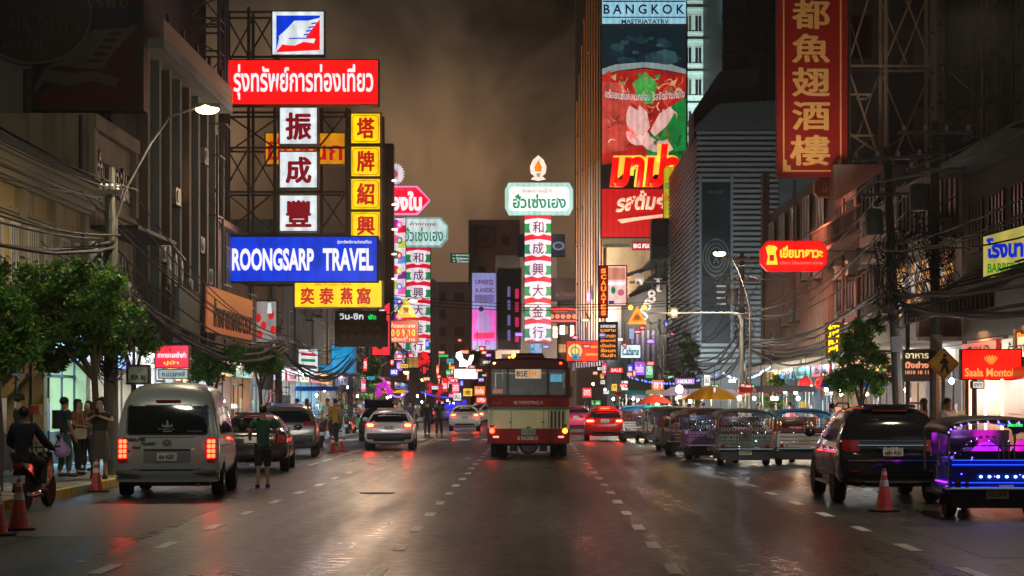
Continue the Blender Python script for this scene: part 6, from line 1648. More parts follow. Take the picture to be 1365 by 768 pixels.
for i, ch in enumerate('SCAUATES'): s.txt(ch, 800.5, 358 + i * 8, 807.5, 364.5 + i * 8, og, .05)
s.done()
s = Sg('small bright pink and white poster sign right of the narrow red sign', 127)
s.panel(809, 355, 834, 407, E_('pink_white_face', (250, 205, 195), 1.05), .3, E_('dark_red_lit', (140, 16, 12)), .08)
s.poly([(810, 357), (833, 357), (833, 373), (810, 373)], E_('salmon_print', (235, 150, 125), .9), 1, 'printed_picture').poly(circ(827, 390, 4.5, 14), E_('rose_print', (220, 120, 140), .8), 1, 'printed_disc').poly(circ(817, 387, 3, 10, 5), bandg, 1, 'printed_disc').poly([(810, 376), (833, 376), (833, 380), (810, 380)], E_white, 1, 'printed_band').poly([(811, 401), (818, 401), (818, 405), (811, 405)], emi('blue_ink', (60, 70, 160), .7, False), 1, 'printed_mark').done()
s = Sg('small white sign with a teal scribble near the amber triangle', 118)
s.panel(827, 460, 853, 477, E_('cool_white_face', (225, 245, 255), 1.3), .3, FR_dark).txt('Cabana', 829, 463, 851, 474, emi('dark_teal_ink', (10, 90, 110), .6, False), .03, shear=.3).done()
s = Sg('tall food billboard with bowl of prawns and big red Thai name', 188)
bb = E_('billboard_dark_teal', (12, 38, 46), .8, .2, .3); gl = E_('billboard_red', (180, 10, 18), 1.1, .12, .4)
s.panel(802, 34, 914, 316, bb, 1.0, FR_dark, .15)
sd = E_('billboard_steam', (60, 96, 104), .6, .4, .8)
for i in range(26):
    x = rnd.uniform(815, 900); y = rnd.uniform(44, 86); r1 = rnd.uniform(4, 13) * (.5 + (y - 40) / 60)
    s.poly([(x + r1 * math.cos(R(a)) * rnd.uniform(.75, 1.2), y + r1 * .55 * math.sin(R(a)) * rnd.uniform(.8, 1.2)) for a in range(0, 360, 24)], E_('billboard_steam_%d' % (i % 4), ((20, 48, 56), (28, 58, 66), (38, 70, 77), (52, 84, 90))[i % 4], .75, .5, 1.5), 1 + (i % 4) * .4, 'steam_wisp')
s.poly([(802, 92), (820, 86), (858, 83), (895, 86), (914, 93), (914, 99), (890, 94), (858, 90), (825, 94), (802, 100)], E_('bowl_rim', (150, 165, 165), .7, .2, .6), 2, 'bowl_rim')
s.poly([(802, 101), (825, 95), (858, 92), (890, 95), (914, 100), (914, 250), (802, 250)], E_('soup_red', (165, 34, 26), 1.0, .5, .5), 1, 'soup')
s.poly([(802, 108), (830, 112), (846, 150), (836, 200), (802, 205)], E_('noodle_pink', (190, 70, 58), 1.0, .4, .8), 2, 'noodles')
s.poly([(860, 200), (880, 150), (914, 130), (914, 225), (880, 235)], E_('herb_green', (20, 130, 60), .9, .45, .7), 2, 'herbs')
s.poly([(842, 112), (860, 96), (876, 112), (870, 138), (852, 140)], E_('lime_green', (70, 165, 75), .85, .25, 1), 3, 'lime_leaf')
pr = E_('prawn_pink', (232, 178, 170), .9, .2, 1.2); pr2 = E_('prawn_red', (215, 75, 60), .85, .3, 1.2)
for (cx_, cy_, r0, r1, a0, a1, m_) in ((868, 158, 20, 34, 150, 250, pr), (880, 170, 18, 34, 200, 300, pr), (836, 150, 14, 26, 330, 80, pr2), (850, 178, 8, 16, 170, 300, pr), (826, 190, 12, 24, 20, 130, pr2), (900, 128, 10, 18, 120, 230, pr2)):
    aa = [a0 + ((a1 - a0) % 360) * i / 8 for i in range(9)]
    s.poly([(cx_ + r1 * math.cos(R(a)), cy_ - r1 * math.sin(R(a))) for a in aa] + [(cx_ + r0 * math.cos(R(a)), cy_ - r0 * math.sin(R(a))) for a in reversed(aa)], m_, 4, 'prawn')
s.poly([(852, 140), (862, 150), (866, 170), (857, 182), (848, 176), (846, 155)], pr, 5, 'squid').poly([(866, 175), (878, 152), (893, 142), (899, 150), (888, 168), (872, 182)], pr, 5, 'squid')
for i in range(70):
    x, y = rnd.uniform(804, 905), rnd.uniform(102, 195); a_ = rnd.uniform(0, 6.3); L_ = rnd.uniform(5, 14); c_, n_ = math.cos(a_), math.sin(a_)
    bnd = [(x + c_ * L_ * t - n_ * 3 * math.sin(t * 3), y + n_ * L_ * t + c_ * 3 * math.sin(t * 3)) for t in (0, .25, .5, .75, 1)]
    s.poly(bnd + [(p + 1.1 * n_ + .4, q - 1.1 * c_ + .4) for p, q in reversed(bnd)], E_('noodle_%d' % (i % 4), ((225, 150, 110), (190, 60, 40), (240, 190, 150), (120, 24, 20))[i % 4], .85), 2.4 + (i % 5) * .2, 'noodle')
for i in range(34):
    x = rnd.uniform(804, 912); y = rnd.uniform(98, 122); s.poly([(x, y), (x + rnd.uniform(3, 9), y + rnd.uniform(-6, 6)), (x + rnd.uniform(4, 10), y + rnd.uniform(-4, 8))], rnd.choice((pr2, E_('chilli', (200, 60, 40), .8), E_('noodle_cream', (215, 165, 120), .8), bandg)), 3, 'garnish')
for i in range(14): x = rnd.uniform(862, 905); y = rnd.uniform(176, 205); s.poly([(x, y), (x + 7, y - 4), (x + 3, y + 6)], E_('herb_dark', (20, 95, 50), .7), 4, 'herb_leaf')
s.txt('อร่อยแซ่บกลมกล่อม รสจัดจ้านถึงใจ', 806, 118, 912, 130, E_('caption_white', (205, 205, 205), .75), .02, 6, arc=-.3)
s.poly([(802, 252), (914, 252), (914, 316), (802, 316)], gl, 3, 'red_panel').poly([(802, 220), (914, 200), (914, 256), (802, 256)], E_('shadow_print', (20, 10, 8), .3), 2, 'dark_band')
s.txt('มาม่า', 812, 192, 906, 250, emi('yellow_outline', (250, 205, 70), 1.0, False), .13, 7, shear=.15).txt('มาม่า', 812, 192, 906, 250, emi('logo_red', (225, 15, 8), 1.5, False), .05, 9, shear=.15)
s.txt('รสต้มยำ', 820, 258, 896, 284, emi('cream_script', (250, 200, 170), .95, False), .04, 6, arc=.3, shear=.2)
s.poly([(822, 293), (845, 290), (888, 285), (898, 287), (888, 289), (850, 294), (828, 298)], emi('cream_script', (250, 200, 170)), 6, 'swoosh')
s.poly([(802, 317.5), (914, 317.5), (914, 330), (802, 330)], E_('beige_lit', (120, 112, 88), .55), 1, 'beige_strip', .03).poly([(842, 322), (868, 322), (868, 334), (842, 334)], E_('tag_red', (160, 20, 24), .8), 4, 'red_tag').txt('BIG PIX', 844, 325, 866, 331, E_wletter, .03, 6).txt('NANPRO LUWNCT ID', 804, 326, 838, 330, M_black, .01, 4)
s.done()
s = Sg('pale blue BANGKOK sign above the food billboard', 187.6)
s.panel(802, -24, 914, 32, E_('pale_cyan_face', (150, 205, 225), .95, .1), 1.0, FR_dark, .1)
nvy = emi('navy_ink', (14, 26, 70), .5, False)
s.poly([(803, 1), (913, 1), (913, 2.8), (803, 2.8)], nvy, 1, 'rule').poly([(803, 22.5), (913, 22.5), (913, 24), (803, 24)], nvy, 1, 'rule').txt('B A N G K O K', 804, 6, 912, 19, nvy, .02).txt('MASTRIATATRV', 828, 26, 891, 32, nvy, .02).done()
s = Sg('yellow side banner on the right edge of the food billboard', 184)
s.panel(884, 224, 898, 291, E_('yellow_banner', (205, 180, 40), .8, .2, .6), .3, FR_dark).txt('แซ่บ', 886, 240, 896, 252, grn_i, .02).txt('ใหม่', 886, 258, 896, 268, redink, .02).done()
# ------------- right side
YR = 84
s = Sg('tall dark red sign with five gold Chinese characters', YR)
s.panel(1037, -60, 1127, 234, surf('lacquer_red', (.34, .012, .010), .4, 0, .15, 1, coat=.2), .5, surf('lacquer_red_frame', (.30, .02, .015), .4), .06)
for a in (((1043, -60), (1045, 227)), ((1119, -60), (1121, 227)), ((1043, 227), (1121, 229))): s.poly([(a[0][0], a[0][1]), (a[1][0], a[0][1]), (a[1][0], a[1][1]), (a[0][0], a[1][1])], gold, 1, 'gold_line')
for cx_, sg_ in ((1044, 1), (1120, -1)):
    s.poly([(cx_, 212), (cx_ + sg_ * 4, 214), (cx_ + sg_ * 4, 220), (cx_ + sg_ * 9, 221), (cx_ + sg_ * 10, 228), (cx_, 228)], gold, 2, 'corner_ornament')
for i, ch in enumerate('都魚翅酒樓'): s.txt(ch, 1055 - (3 if i == 4 else 0), 0 + i * 45, 1106, 39 + i * 45 + (2 if i == 4 else 0), gold, .022)
s.done()
aim(lamp('SPOT', 'red_sign_fill', (gx(1082, 80), 78.2, 8.6), 1500, (1, .75, .5), spot=R(58), rad=.4), (gx(1082, 84), 84, 15.2))  # added spot without a fitting, lights the tall red sign
s = Sg('small dark carved shop sign hanging under the tall red sign', YR + .5)
s.panel(1086, 238, 1130, 262, surf('carved_brown', (.10, .04, .025), .5), .3, FR_gold, .04, cut=.15).poly([(1098, 258), (1120, 258), (1109, 266)], surf('carved_brown', (.10, .04, .025)), 0, 'pendant').txt('ฉลาม', 1096, 243, 1120, 256, surf('dim_gold_paint', (.3, .17, .08)), .01).done()
s = Sg('glowing red chamfered sign with yellow Thai writing on the right', 69)
s.panel(1016, 323, 1100, 359, E_('hot_red_face', (245, 18, 14), 3.0, .08), .45, E_('hot_red_edge', (200, 14, 14), 1.2), .06, cut=.22)
yl = emi('yellow_lit_ink', (255, 215, 60), 1.2, False)
s.poly([(1020, 330), (1024, 327), (1032, 328), (1036, 331), (1033, 336), (1035, 346), (1036, 353), (1021, 353), (1023, 342)], yl, 1, 'emblem').poly([(1025, 340), (1031, 340), (1031, 348), (1025, 348)], emi('hot_red_ink', (220, 30, 20), 1, False), 2, 'emblem_centre')
s.txt('เฮี่ยมาธาวะ', 1039, 328, 1096, 344, yl, .04).txt('เปี่ยว ไป๋ยกสวยหมวย', 1039, 348, 1096, 352.5, emi('pinkish_ink', (255, 130, 110), 1, False), .01)
bar(W(1058, 359, 69.3), W(1058, 430, 69.3), .1, M_steel, s.r, 'support_pole', True); bar(W(1058, 322, 69.3), W(1058, 240, 69.3), .1, M_steel, s.r, 'support_pole', True)
bar(W(1100, 335, 69.3), Vector((12.5, 69.8, gz(335, 69.3))), .08, M_steel, s.r, 'bracket', True)
s.done()
s = Sg('red restaurant sign with a flower emblem and the words Saala Montol', 50)
s.panel(1282, 467, 1360, 505, E_('hot_red_face2', (235, 22, 14), 2.2, .1), .25, FR_dark, .03)
for a_ in (-60, -35, -12, 12, 35, 60):
    c_, n_ = math.sin(R(a_)), math.cos(R(a_))
    s.poly([(1320 + c_ * 2, 487 - n_ * 1), (1320 + c_ * 9 - n_ * 1.6, 478 - n_ * 5 + 3), (1320 + c_ * 10, 475 - n_ * 4 + 2), (1320 + c_ * 9 + n_ * 1.6, 478 - n_ * 5 + 3)], emi('orange_ink', (255, 150, 60)), 1, 'petal')
s.txt('Saala Montol', 1285, 491, 1350, 502, emi('orange_ink2', (255, 170, 90), 1.0, False), .02).done()
s = Sg('small orange-lettered sign at the right edge above the red restaurant sign', 51)
s.panel(1353, 441, 1372, 463, E_('dim_red_panel', (90, 20, 14), .6), .15, FR_dark, .03).txt('บิสร', 1355, 444, 1370, 453, og, .03).txt('1001K', 1355, 455, 1370, 461, og, .02).done()
s = Sg('black sign with pale Thai and Latin lines above the black SUV', 56)
s.panel(1204, 467, 1239, 507, surf('menu_black', (.02, .012, .01)), .2, FR_dark, .03)
s.txt('อาหาร', 1206, 471, 1237, 478, E_('cream_ink', (240, 220, 150), .9), .02).txt('ปิ้งย่าง', 1206, 482, 1237, 491, emi('salmon_ink', (240, 150, 110), 1.1, False), .04).txt('1010 10 11', 1206, 494, 1237, 499, emi('salmon_ink', (240, 150, 110)), .02).done()
s = Sg('small yellow glowing character sign left of the right-hand tree', 73)
s.panel(1101, 431, 1120, 474, E_('glow_yellow_panel', (110, 60, 5), .8, .3), .2, FR_dark, .03)
gy = emi('glow_yellow_ink', (255, 215, 30), 2.0)
s.txt('招', 1103, 433, 1118, 450, gy, .015).txt('財', 1103, 453, 1118, 470, gy, .015).done()
# yellow banner on the awning facade, facing the street obliquely
def wsign(label, side, plane, ya, yb, za, zb, mat, txts=(), out=.12, frame=FR_dark, name='sign', tops=None):
    r_ = thing(name, label, 'sign')
    o0, o1 = (out, out + .06)
    fbox(side, plane, ya, yb, .02, out, za, zb, frame, r_, 'cabinet'); fbox(side, plane, ya + .04, yb - .04, o0 + .002, o1, za + .04, zb - .04, mat, r_, 'face')
    for (st, u, v, w_, h_, m_, bold) in txts:
        uu = ya + (yb - ya) * (u if side == 'E' else 1 - u); zz = za + (zb - za) * v
        p = on(side, plane, uu, o1 + .02, zz)
        text(st, w_ * (yb - ya), h_ * (zb - za), m_, r_, p, RZ[side], 'lettering', bold, .015)
    return settle(r_, on(side, plane, (ya + yb) / 2, .05, za))
bl_i = emi('cobalt_ink', (20, 50, 200), .8, False)
# tilted so that it faces up the road, as banners on brackets do
rb = thing('banner', 'yellow banner with blue and green writing at the right edge of the picture', 'banner', (gx(1352, 50), 50, gz(336, 50)), R(-38))
MB().prism([(-.85, -.62), (1.1, -.50), (1.1, .82), (-.85, .42)], 0, .06).obj('face', E_('yellow_banner_face', (205, 190, 95), .75, .15), rb, 0)
MB().prism([(-.90, -.67), (1.15, -.55), (1.15, .87), (-.90, .47)], .065, .12).obj('frame_rail', FR_dark, rb, 0)
text('โรงนาฬิกา', 1.7, .52, bl_i, rb, (.10, -.03, .12), 0, 'lettering', .05, .01); text('BARBER RAMASS', 1.6, .24, emi('leaf_green_ink', (70, 150, 30), .7, False), rb, (.08, -.03, -.38), 0, 'lettering', .03, .01)
wsign('white sign with dark green letters on the pinkish grey shophouse', 'W', FR - 1.3, 60.6, 67.5, 6.9, 8.0, surf('white_signboard', (.42, .42, .40), .5, 0, .2, 2, stain=.3), [('TAY LANG', .5, .5, .85, .5, surf('dark_green_paint', (.02, .10, .07)), .03)])
# left facade signs
wsign('orange wall sign with many dark Thai letters along the left canopy', 'E', FL + 1.3, 64, 74.3, 3.95, 5.5, E_('orange_wall_face', (190, 95, 40), .5, .4, .6), [('ห้างขายทองเยาวราช', .55, .45, .86, .62, surf('dark_brown_letter', (.05, .02, .012)), .03)])
rr_ = thing('vertical_sign', 'upright white-outlined letters 80R fixed to the left pilasters', 'sign')
for i, ch in enumerate('80R'): 
    text(ch, .55, 1.25, surf('dull_white_letter', (.6, .58, .52), .5), rr_, (FL + .75, 61.4 + i * 1.15, 5.95 - i * .18), R(90), 'lettering', .03, .05)
bar((FL + .7, 60.9, 5.2), (FL + .7, 64.4, 4.7), .06, M_steel, rr_, 'rail'); bar((FL + .7, 60.9, 6.75), (FL + .7, 64.4, 6.3), .06, M_steel, rr_, 'rail')
settle(rr_, (FL + .7, 62.6, 5.2))
s = Sg('pink and red lit sign with Thai writing above the silver van', 50)
s.panel(207, 461, 251, 490, E_('pink_red_face', (232, 50, 75), 1.1, .2), .2, FR_dark, .02).txt('อาหารทะเลเจ้าเก่า', 210, 469, 248, 477, E_wletter, .02).txt('ปูม้า', 218, 481, 238, 487, yl, .02).done()
s = Sg('small white sign with dark Thai letters under the pink sign', 50.2)
s.panel(212, 493, 250, 504, E_('soft_white_face', (165, 190, 190), .7), .15, FR_dark, .02).txt('ค.บ.เวลาคลี', 216, 495, 246, 502, M_black, .02).done()
s = Sg('framed dim picture sign in the shadow left of the pink sign', 47.5)
s.panel(171, 489, 197, 510, E_('dim_cream', (95, 100, 85), .5, .5, 6), .12, FR_dark, .05).txt('RR BJ', 175, 500, 194, 508, M_black, .03).done()
s = Sg('convenience store sign with red, green and white stripes', 98)
s.panel(398, 466, 423, 495, wht_f, .3, FR_alu, .03)
for y0, m_ in ((470, bandr), (478, bandg), (486, bandr)): s.poly([(401, y0), (420, y0 + 1), (420, y0 + 5), (401, y0 + 4)], m_, 1, 'stripe')
s.done()
s = Sg('plain cyan blue box sign hanging over the left pavement', 99)
s.panel(442, 460, 470, 496, E_('cyan_box_face', (10, 150, 205), .85, .12), 1.5, E_('cyan_box_side', (10, 110, 160), .6), .03).done()
s = Sg('lower cyan strip sign under the box sign', 101)
s.panel(424, 487, 446, 497, E_('cyan_box_face', (10, 150, 205)), .5, FR_dark, .03).done()
# large unlit signs, upper left
s = Sg('huge unlit red and blue sign with a striped white bird in the top left corner', 59.1)
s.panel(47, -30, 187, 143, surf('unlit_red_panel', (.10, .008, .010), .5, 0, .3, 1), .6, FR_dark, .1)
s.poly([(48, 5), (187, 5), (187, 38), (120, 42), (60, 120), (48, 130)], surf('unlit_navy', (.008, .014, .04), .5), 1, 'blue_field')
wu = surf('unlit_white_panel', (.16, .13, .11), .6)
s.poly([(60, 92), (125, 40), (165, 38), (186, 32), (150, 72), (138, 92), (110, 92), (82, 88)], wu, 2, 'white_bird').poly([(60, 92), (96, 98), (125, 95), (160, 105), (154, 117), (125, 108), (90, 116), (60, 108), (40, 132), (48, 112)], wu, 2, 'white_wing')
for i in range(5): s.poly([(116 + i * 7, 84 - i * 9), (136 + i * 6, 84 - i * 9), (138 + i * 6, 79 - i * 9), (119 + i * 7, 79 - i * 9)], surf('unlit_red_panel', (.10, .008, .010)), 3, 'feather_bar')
s.txt('ทร์พย์', 112, -10, 172, 12, wu, .03, 3).done()
s = Sg('large dark round hotel sign in the top left corner', 57)
s.panel(20, 10, 90, 60, surf('hotel_sign_black', (.035, .035, .022), .5), .4, FR_dark, 0)
s.poly(circ(45, 20, 75, 40, 64), surf('hotel_sign_black', (.035, .035, .022)), 0, 'round_face', .1)
for k in range(40):
    a, b = R(k * 9), R(k * 9 + 9); s.poly([(45 + q * 75 * math.cos(t), 20 + q * 64 * math.sin(t)) for q, t in ((1, a), (1.03, a), (1.03, b), (1, b))], surf('dull_metal_rim', (.25, .2, .18), .35, .7), 1, 'rim_segment')
dl = surf('dim_olive_letter', (.075, .07, .045), .5)
s.txt('CHINA TOWN', -20, 22, 108, 48, dl, .03, 3).txt('HOTEL', 2, 52, 62, 72, dl, .03, 3).done()
# pedestrian crossing sign
s = Sg('yellow diamond pedestrian crossing sign on a pole above the black SUV', 46, 'road sign', 'road_sign')
ys = surf('road_sign_yellow', (.75, .36, .03), .45, 0, .1)
def diam(k): return [(1257, 485 - k), (1257 + k, 485), (1257, 485 + k), (1257 - k, 485)]
s.panel(1256, 484, 1258, 486, ys, .03, FR_dark, 0)
s.poly(diam(21.5), ys, 0, 'plate', .02).poly(diam(19.4), surf('road_sign_black_line', (.02, .02, .02), .5), 1, 'border').poly(diam(18.4), ys, 2, 'plate_face')
bk = surf('road_sign_black_line', (.02, .02, .02))
s.poly(circ(1258, 474, 2.4, 12), bk, 3, 'walker_head').poly([(1255, 477.5), (1260, 477.5), (1261.5, 487), (1264, 497), (1261, 497.5), (1258, 489), (1254.5, 498), (1252, 497), (1255, 487)], bk, 3, 'walker_body').poly([(1255, 478), (1251, 484), (1253, 486), (1256, 482)], bk, 3, 'walker_arm').poly([(1260, 478), (1264, 484), (1262.5, 485.5), (1259.5, 481)], bk, 3, 'walker_arm')
bar((gx(1257, 46.1), 46.12, .145), (gx(1257, 46.1), 46.12, gz(470, 46)), .08, M_steel, s.r, 'pole', True)
s.done()
s = Sg('white no-parking plate with a red symbol on the pale pole', 86.5, 'road sign', 'road_sign')
s.panel(983, 505, 998, 518, surf('plate_white', (.6, .58, .56), .4), .05, FR_dark, .02)
for k in range(14):
    a, b = R(k * 25.7), R(k * 25.7 + 25.7); s.poly([(990.5 + q * math.cos(t), 511.5 + q * .85 * math.sin(t)) for q, t in ((4.4, a), (5.8, a), (5.8, b), (4.4, b))], surf('sign_red_print', (.5, .05, .04)), 1, 'ring_segment')
s.poly([(987, 507.5), (988, 507), (995, 515), (994, 516)], surf('sign_red_print', (.5, .05, .04)), 2, 'slash').done()
s = Sg('green direction sign with three white lines far over the street', 170, 'road sign', 'road_sign')
s.panel(600, 338, 626, 350, E_('road_green_face', (20, 90, 45), .5), .2, FR_dark, .02)
for k in range(3): s.txt(['← Ratchawong', '← Chakkrawat', '↑ Odeon'][k], 603, 339 + k * 4, 624, 342 + k * 4, wht_f, .01)
s.done()
s = Sg('cluster of white glowing shapes hanging over the far street', 160)
ww = emi('hot_white_neon', (255, 250, 245), 3)
s.panel(612, 484, 620, 486, ww, .1, FR_dark, 0); s.poly([(608, 470), (614, 468), (617, 478), (623, 482), (626, 474), (631, 473), (630, 480), (626, 488), (612, 489), (612, 482), (607, 476)], ww, 0, 'neon_shape', .1).done()
s = Sg('bright white oblong sign low over the far street', 158)
s.panel(605, 492, 636, 505, emi('hot_white_panel', (255, 250, 235), 1.8, True, .1), .3, FR_dark, .04).done()
s = Sg('small green and white glowing sign high over the far street', 175)
s.panel(584, 473, 597, 476, emi('green_lit', (20, 200, 90)), .1, FR_dark, .02).done()
s = Sg('hanging blue banner of shapes near the amber triangle', 112)
s.panel(838, 438, 845, 452, E_('blue_white_banner', (170, 180, 235), .8), .1, FR_dark, .02).done()
# many little signs down the street
cl = {'red': (225, 40, 30), 'orange': (250, 120, 40), 'white': (240, 240, 235), 'blue': (60, 80, 225), 'yellow': (250, 200, 70), 'pink': (235, 70, 110), 'green': (40, 170, 90), 'violet': (170, 90, 230), 'cyan': (60, 170, 210)}
sm = [(588, 504, 596, 522, 'red', 150), (602, 510, 612, 524, 'pink', 152), (613, 507, 617, 515, 'blue', 149), (604, 524, 614, 534, 'white', 160), (617, 518, 629, 528, 'yellow', 155), (632, 515, 646, 527, 'orange', 146), (634, 529, 648, 538, 'red', 144),
      (597, 502, 604, 508, 'pink', 165), (594, 493, 600, 500, 'green', 168), (575, 515, 584, 519, 'white', 130), (528, 482, 536, 494, 'violet', 122), (520, 492, 530, 500, 'blue', 121), (527, 472, 537, 478, 'pink', 128), (548, 470, 556, 476, 'white', 140), (484, 478, 489, 495, 'red', 104), (489, 502, 499, 506, 'cyan', 106), (481, 505, 487, 522, 'pink', 103),
      (776, 517, 788, 530, 'red', 130), (802, 484, 808, 500, 'pink', 135), (812, 490, 830, 497, 'red', 128), (836, 486, 843, 496, 'blue', 126), (845, 482, 859, 500, 'violet', 124), (860, 484, 870, 504, 'green', 122), (869, 507, 884, 520, 'orange', 108), (788, 534, 800, 540, 'green', 132), (815, 512, 822, 521, 'yellow', 118), (828, 508, 836, 520, 'white', 116), (800, 507, 806, 512, 'white', 138), (737, 436, 742, 450, 'white', 190), (746, 434, 752, 446, 'cyan', 192), (760, 434, 764, 448, 'violet', 188), (782, 388, 786, 404, 'violet', 196), (1180, 497, 1196, 505, 'pink', 60), (1296, 509, 1310, 517, 'white', 49), (900, 505, 925, 512, 'violet', 96), (938, 500, 946, 514, 'white', 97)]
wr = ['ร้านทอง', 'อาหาร', 'GOLD', 'SALE', '金', 'ก๋วยเตี๋ยว', 'OPEN', 'ชา']
for i, (a, b, c, d, co, Y) in enumerate(sm):
    where = 'far down the street above the traffic' if 575 <= a < 700 else 'on the left pavement' if a < 575 else 'above the stalls on the right' if a < 1000 else 'on the right pavement'
    near = {0: 'small %s sign %s', 1: 'tiny %s glowing board %s', 2: 'little %s lightbox %s'}[i % 3]
    s = Sg((near % (co, where)) + ', ' + ['square', 'narrow', 'low', 'upright', 'plain', 'single-word', 'hanging', 'dim-edged'][i % 8], Y, group='small shop signs down the street')
    s.panel(a, b, c, d, E_('small_face_' + co, cl[co], 1.1, .3, 3), .2, FR_dark, .03)
    s.txt(wr[i % 8], a + (c - a) * .12, b + (d - b) * .2, c - (c - a) * .12, d - (d - b) * .2, M_black if co in ('white', 'yellow', 'cyan') else E_wletter, .02).done()
# ================================================================== steel frames behind the signs
def frame_px(label, Y, verts_, hors, diags, mat=M_steel, t=.12, name='steel_frame', deep=1.3, group=None):
    """steel frame in the plane at distance Y with a second plane behind it; members given as end points on the plane"""
    r_ = thing(name, label, 'steel frame', group=group)
    for (x, ya, yb) in verts_:
        for k in (0, deep): bar(W(x, ya, Y) + Vector((0, k, 0)), W(x, yb, Y) + Vector((0, k, 0)), t, mat, r_, 'post')
    for (xa, xb, y) in hors:
        for k in (0, deep): bar(W(xa, y, Y) + Vector((0, k, 0)), W(xb, y, Y) + Vector((0, k, 0)), t * .7, mat, r_, 'rail')
        for x in (xa, xb): bar(W(x, y, Y), W(x, y, Y) + Vector((0, deep, 0)), t * .6, mat, r_, 'cross_tie')
    for (xa, ya, xb, yb) in diags:
        bar(W(xa, ya, Y), W(xb, yb, Y), t * .6, mat, r_, 'brace')
        bar(W(xb, ya, Y) + Vector((0, deep, 0)), W(xa, yb, Y) + Vector((0, deep, 0)), t * .5, mat, r_, 'brace')
    lo = max(v[2] for v in verts_); xm = sum(v[0] for v in verts_) / len(verts_)
    return settle(r_, W(xm, lo, Y))
tanst = surf('tan_painted_steel', (.30, .23, .17), .6, .3, .35, 3)
frame_px('tall steel frame carrying the stack of Thai and Chinese signs', 81.6, [(298, 10, 380), (331, 10, 380), (366, 70, 380), (424, 135, 380), (462, 140, 380), (507, 150, 410)], [(290, 366, 16), (298, 366, 76), (298, 462, 150), (298, 507, 197), (298, 507, 256), (298, 507, 312), (298, 507, 378)],
         [(298, 16, 331, 76), (331, 76, 366, 16), (298, 150, 366, 197), (331, 256, 366, 197), (298, 256, 331, 197), (298, 312, 366, 256), (424, 197, 462, 150), (424, 312, 462, 256), (462, 256, 507, 197), (462, 378, 507, 312), (298, 378, 331, 312), (331, 378, 366, 312)], tanst)
def lattice(label, px, Y, y0, y1, wpx, mat, nbay, group=None):
    r_ = thing('lattice_tower', label, 'steel tower', group=group)
    dep = wpx * Y / F
    for dx in (-.5, .5):
        for dy in (0, dep): bar(W(px + dx * wpx, y1, Y) + Vector((0, dy, 0)), W(px + dx * wpx, y0, Y) + Vector((0, dy, 0)), .09, mat, r_, 'post')
    for k in range(nbay + 1):
        y = y0 + (y1 - y0) * k / nbay
        for dy in (0, dep): bar(W(px - wpx / 2, y, Y) + Vector((0, dy, 0)), W(px + wpx / 2, y, Y) + Vector((0, dy, 0)), .06, mat, r_, 'rail')
        for dx in (-.5, .5): bar(W(px + dx * wpx, y, Y), W(px + dx * wpx, y, Y) + Vector((0, dep, 0)), .05, mat, r_, 'cross_tie')
        if k < nbay:
            yn = y0 + (y1 - y0) * (k + 1) / nbay
            bar(W(px - wpx / 2, y, Y), W(px + wpx / 2, yn, Y), .045, mat, r_, 'brace'); bar(W(px + wpx / 2, y, Y), W(px - wpx / 2, yn, Y), .045, mat, r_, 'brace')
            bar(W(px - wpx / 2, y, Y), W(px - wpx / 2, yn, Y) + Vector((0, dep, 0)), .045, mat, r_, 'brace')
    return settle(r_, W(px, y1, Y))
lattice('dark lattice tower in front of the tall white building', 244, 71, 226, 372, 17, M_dsteel, 5)
frame_px('grey pipe scaffold round the dark lattice tower', 72, [(219, 207, 400), (272, 200, 400), (289, 180, 400)], [(215, 292, 207), (219, 289, 287), (219, 272, 318), (258, 300, 165)], [(219, 207, 244, 287), (272, 207, 244, 240), (222, 330, 250, 250), (262, 300, 289, 250), (219, 287, 238, 318)], M_steel, .09)
frame_px('tall pipe scaffold rising out of the top of the picture on the left', 76, [(203, -60, 70), (219, -60, 75), (291, -60, 150)], [(203, 291, -25), (203, 291, 24), (203, 291, 68), (219, 291, 36)], [(203, 24, 252, -25), (219, 68, 291, 24), (252, 24, 291, -25), (219, 24, 291, -2), (252, 68, 291, 110)], M_steel, .10)
lattice('grey lattice column at the left edge of the steel frame', 297, 79, -20, 400, 9, M_steel, 16)
# right frames
frame_px('steel frame right of the tall red sign', 84.6, [(1131, -60, 236), (1180, -60, 236), (1242, -60, 236)], [(1131, 1242, 88), (1131, 1242, 232), (1131, 1160, 126), (1131, 1165, 181)],
         [(1131, 82, 1158, -5), (1181, 78, 1216, -5), (1206, -5, 1240, 84), (1131, 94, 1177, 230), (1240, 96, 1183, 230), (1131, 178, 1210, 230), (1131, 210, 1155, 190)], tanst, .13)
for i, (px, w_) in enumerate(((1254, 10), (1320, 14), (1357, 9))):
    lattice(['slim lattice tower just right of the big frame', 'wider lattice tower between two slim ones at the right', 'slim lattice tower at the very right edge'][i], px, 57.2, -60, 224, w_, tanst, 9)
frame_px('steel frame with crossed braces on the roof at the right edge', 57, [(1262, -40, 224), (1311, -40, 224), (1350, -40, 224)], [(1250, 1360, 33), (1250, 1360, 87), (1250, 1360, 137), (1250, 1360, 181), (1250, 1330, 188)],
         [(1262, 33, 1311, -10), (1262, 87, 1311, 42), (1262, 92, 1311, 135), (1262, 180, 1311, 142), (1311, 42, 1350, 87), (1311, 87, 1350, 40), (1311, 95, 1350, 181), (1262, 137, 1311, 176), (1311, 33, 1340, -10), (1330, -10, 1352, 30)], M_dsteel, .08)
r_ = thing('tower_block', 'dark unlit block behind the steel frames on the right', 'building')
MB().box(16.4, 34, 92, 104, 0, 34).obj('wall', surf('unlit_wall_brown', (.055, .05, .05), .8, 0, .3, .4), r_, 0)
windows(r_, 'S', 92, 17, 33, 6, 33, 7, 8, 1.3, 1.6, M_dsteel, (1, 1), .02)
settle(r_, (25, 98, 0))
s = Sg('dim red billboard high behind the right-hand steel frame', 90)
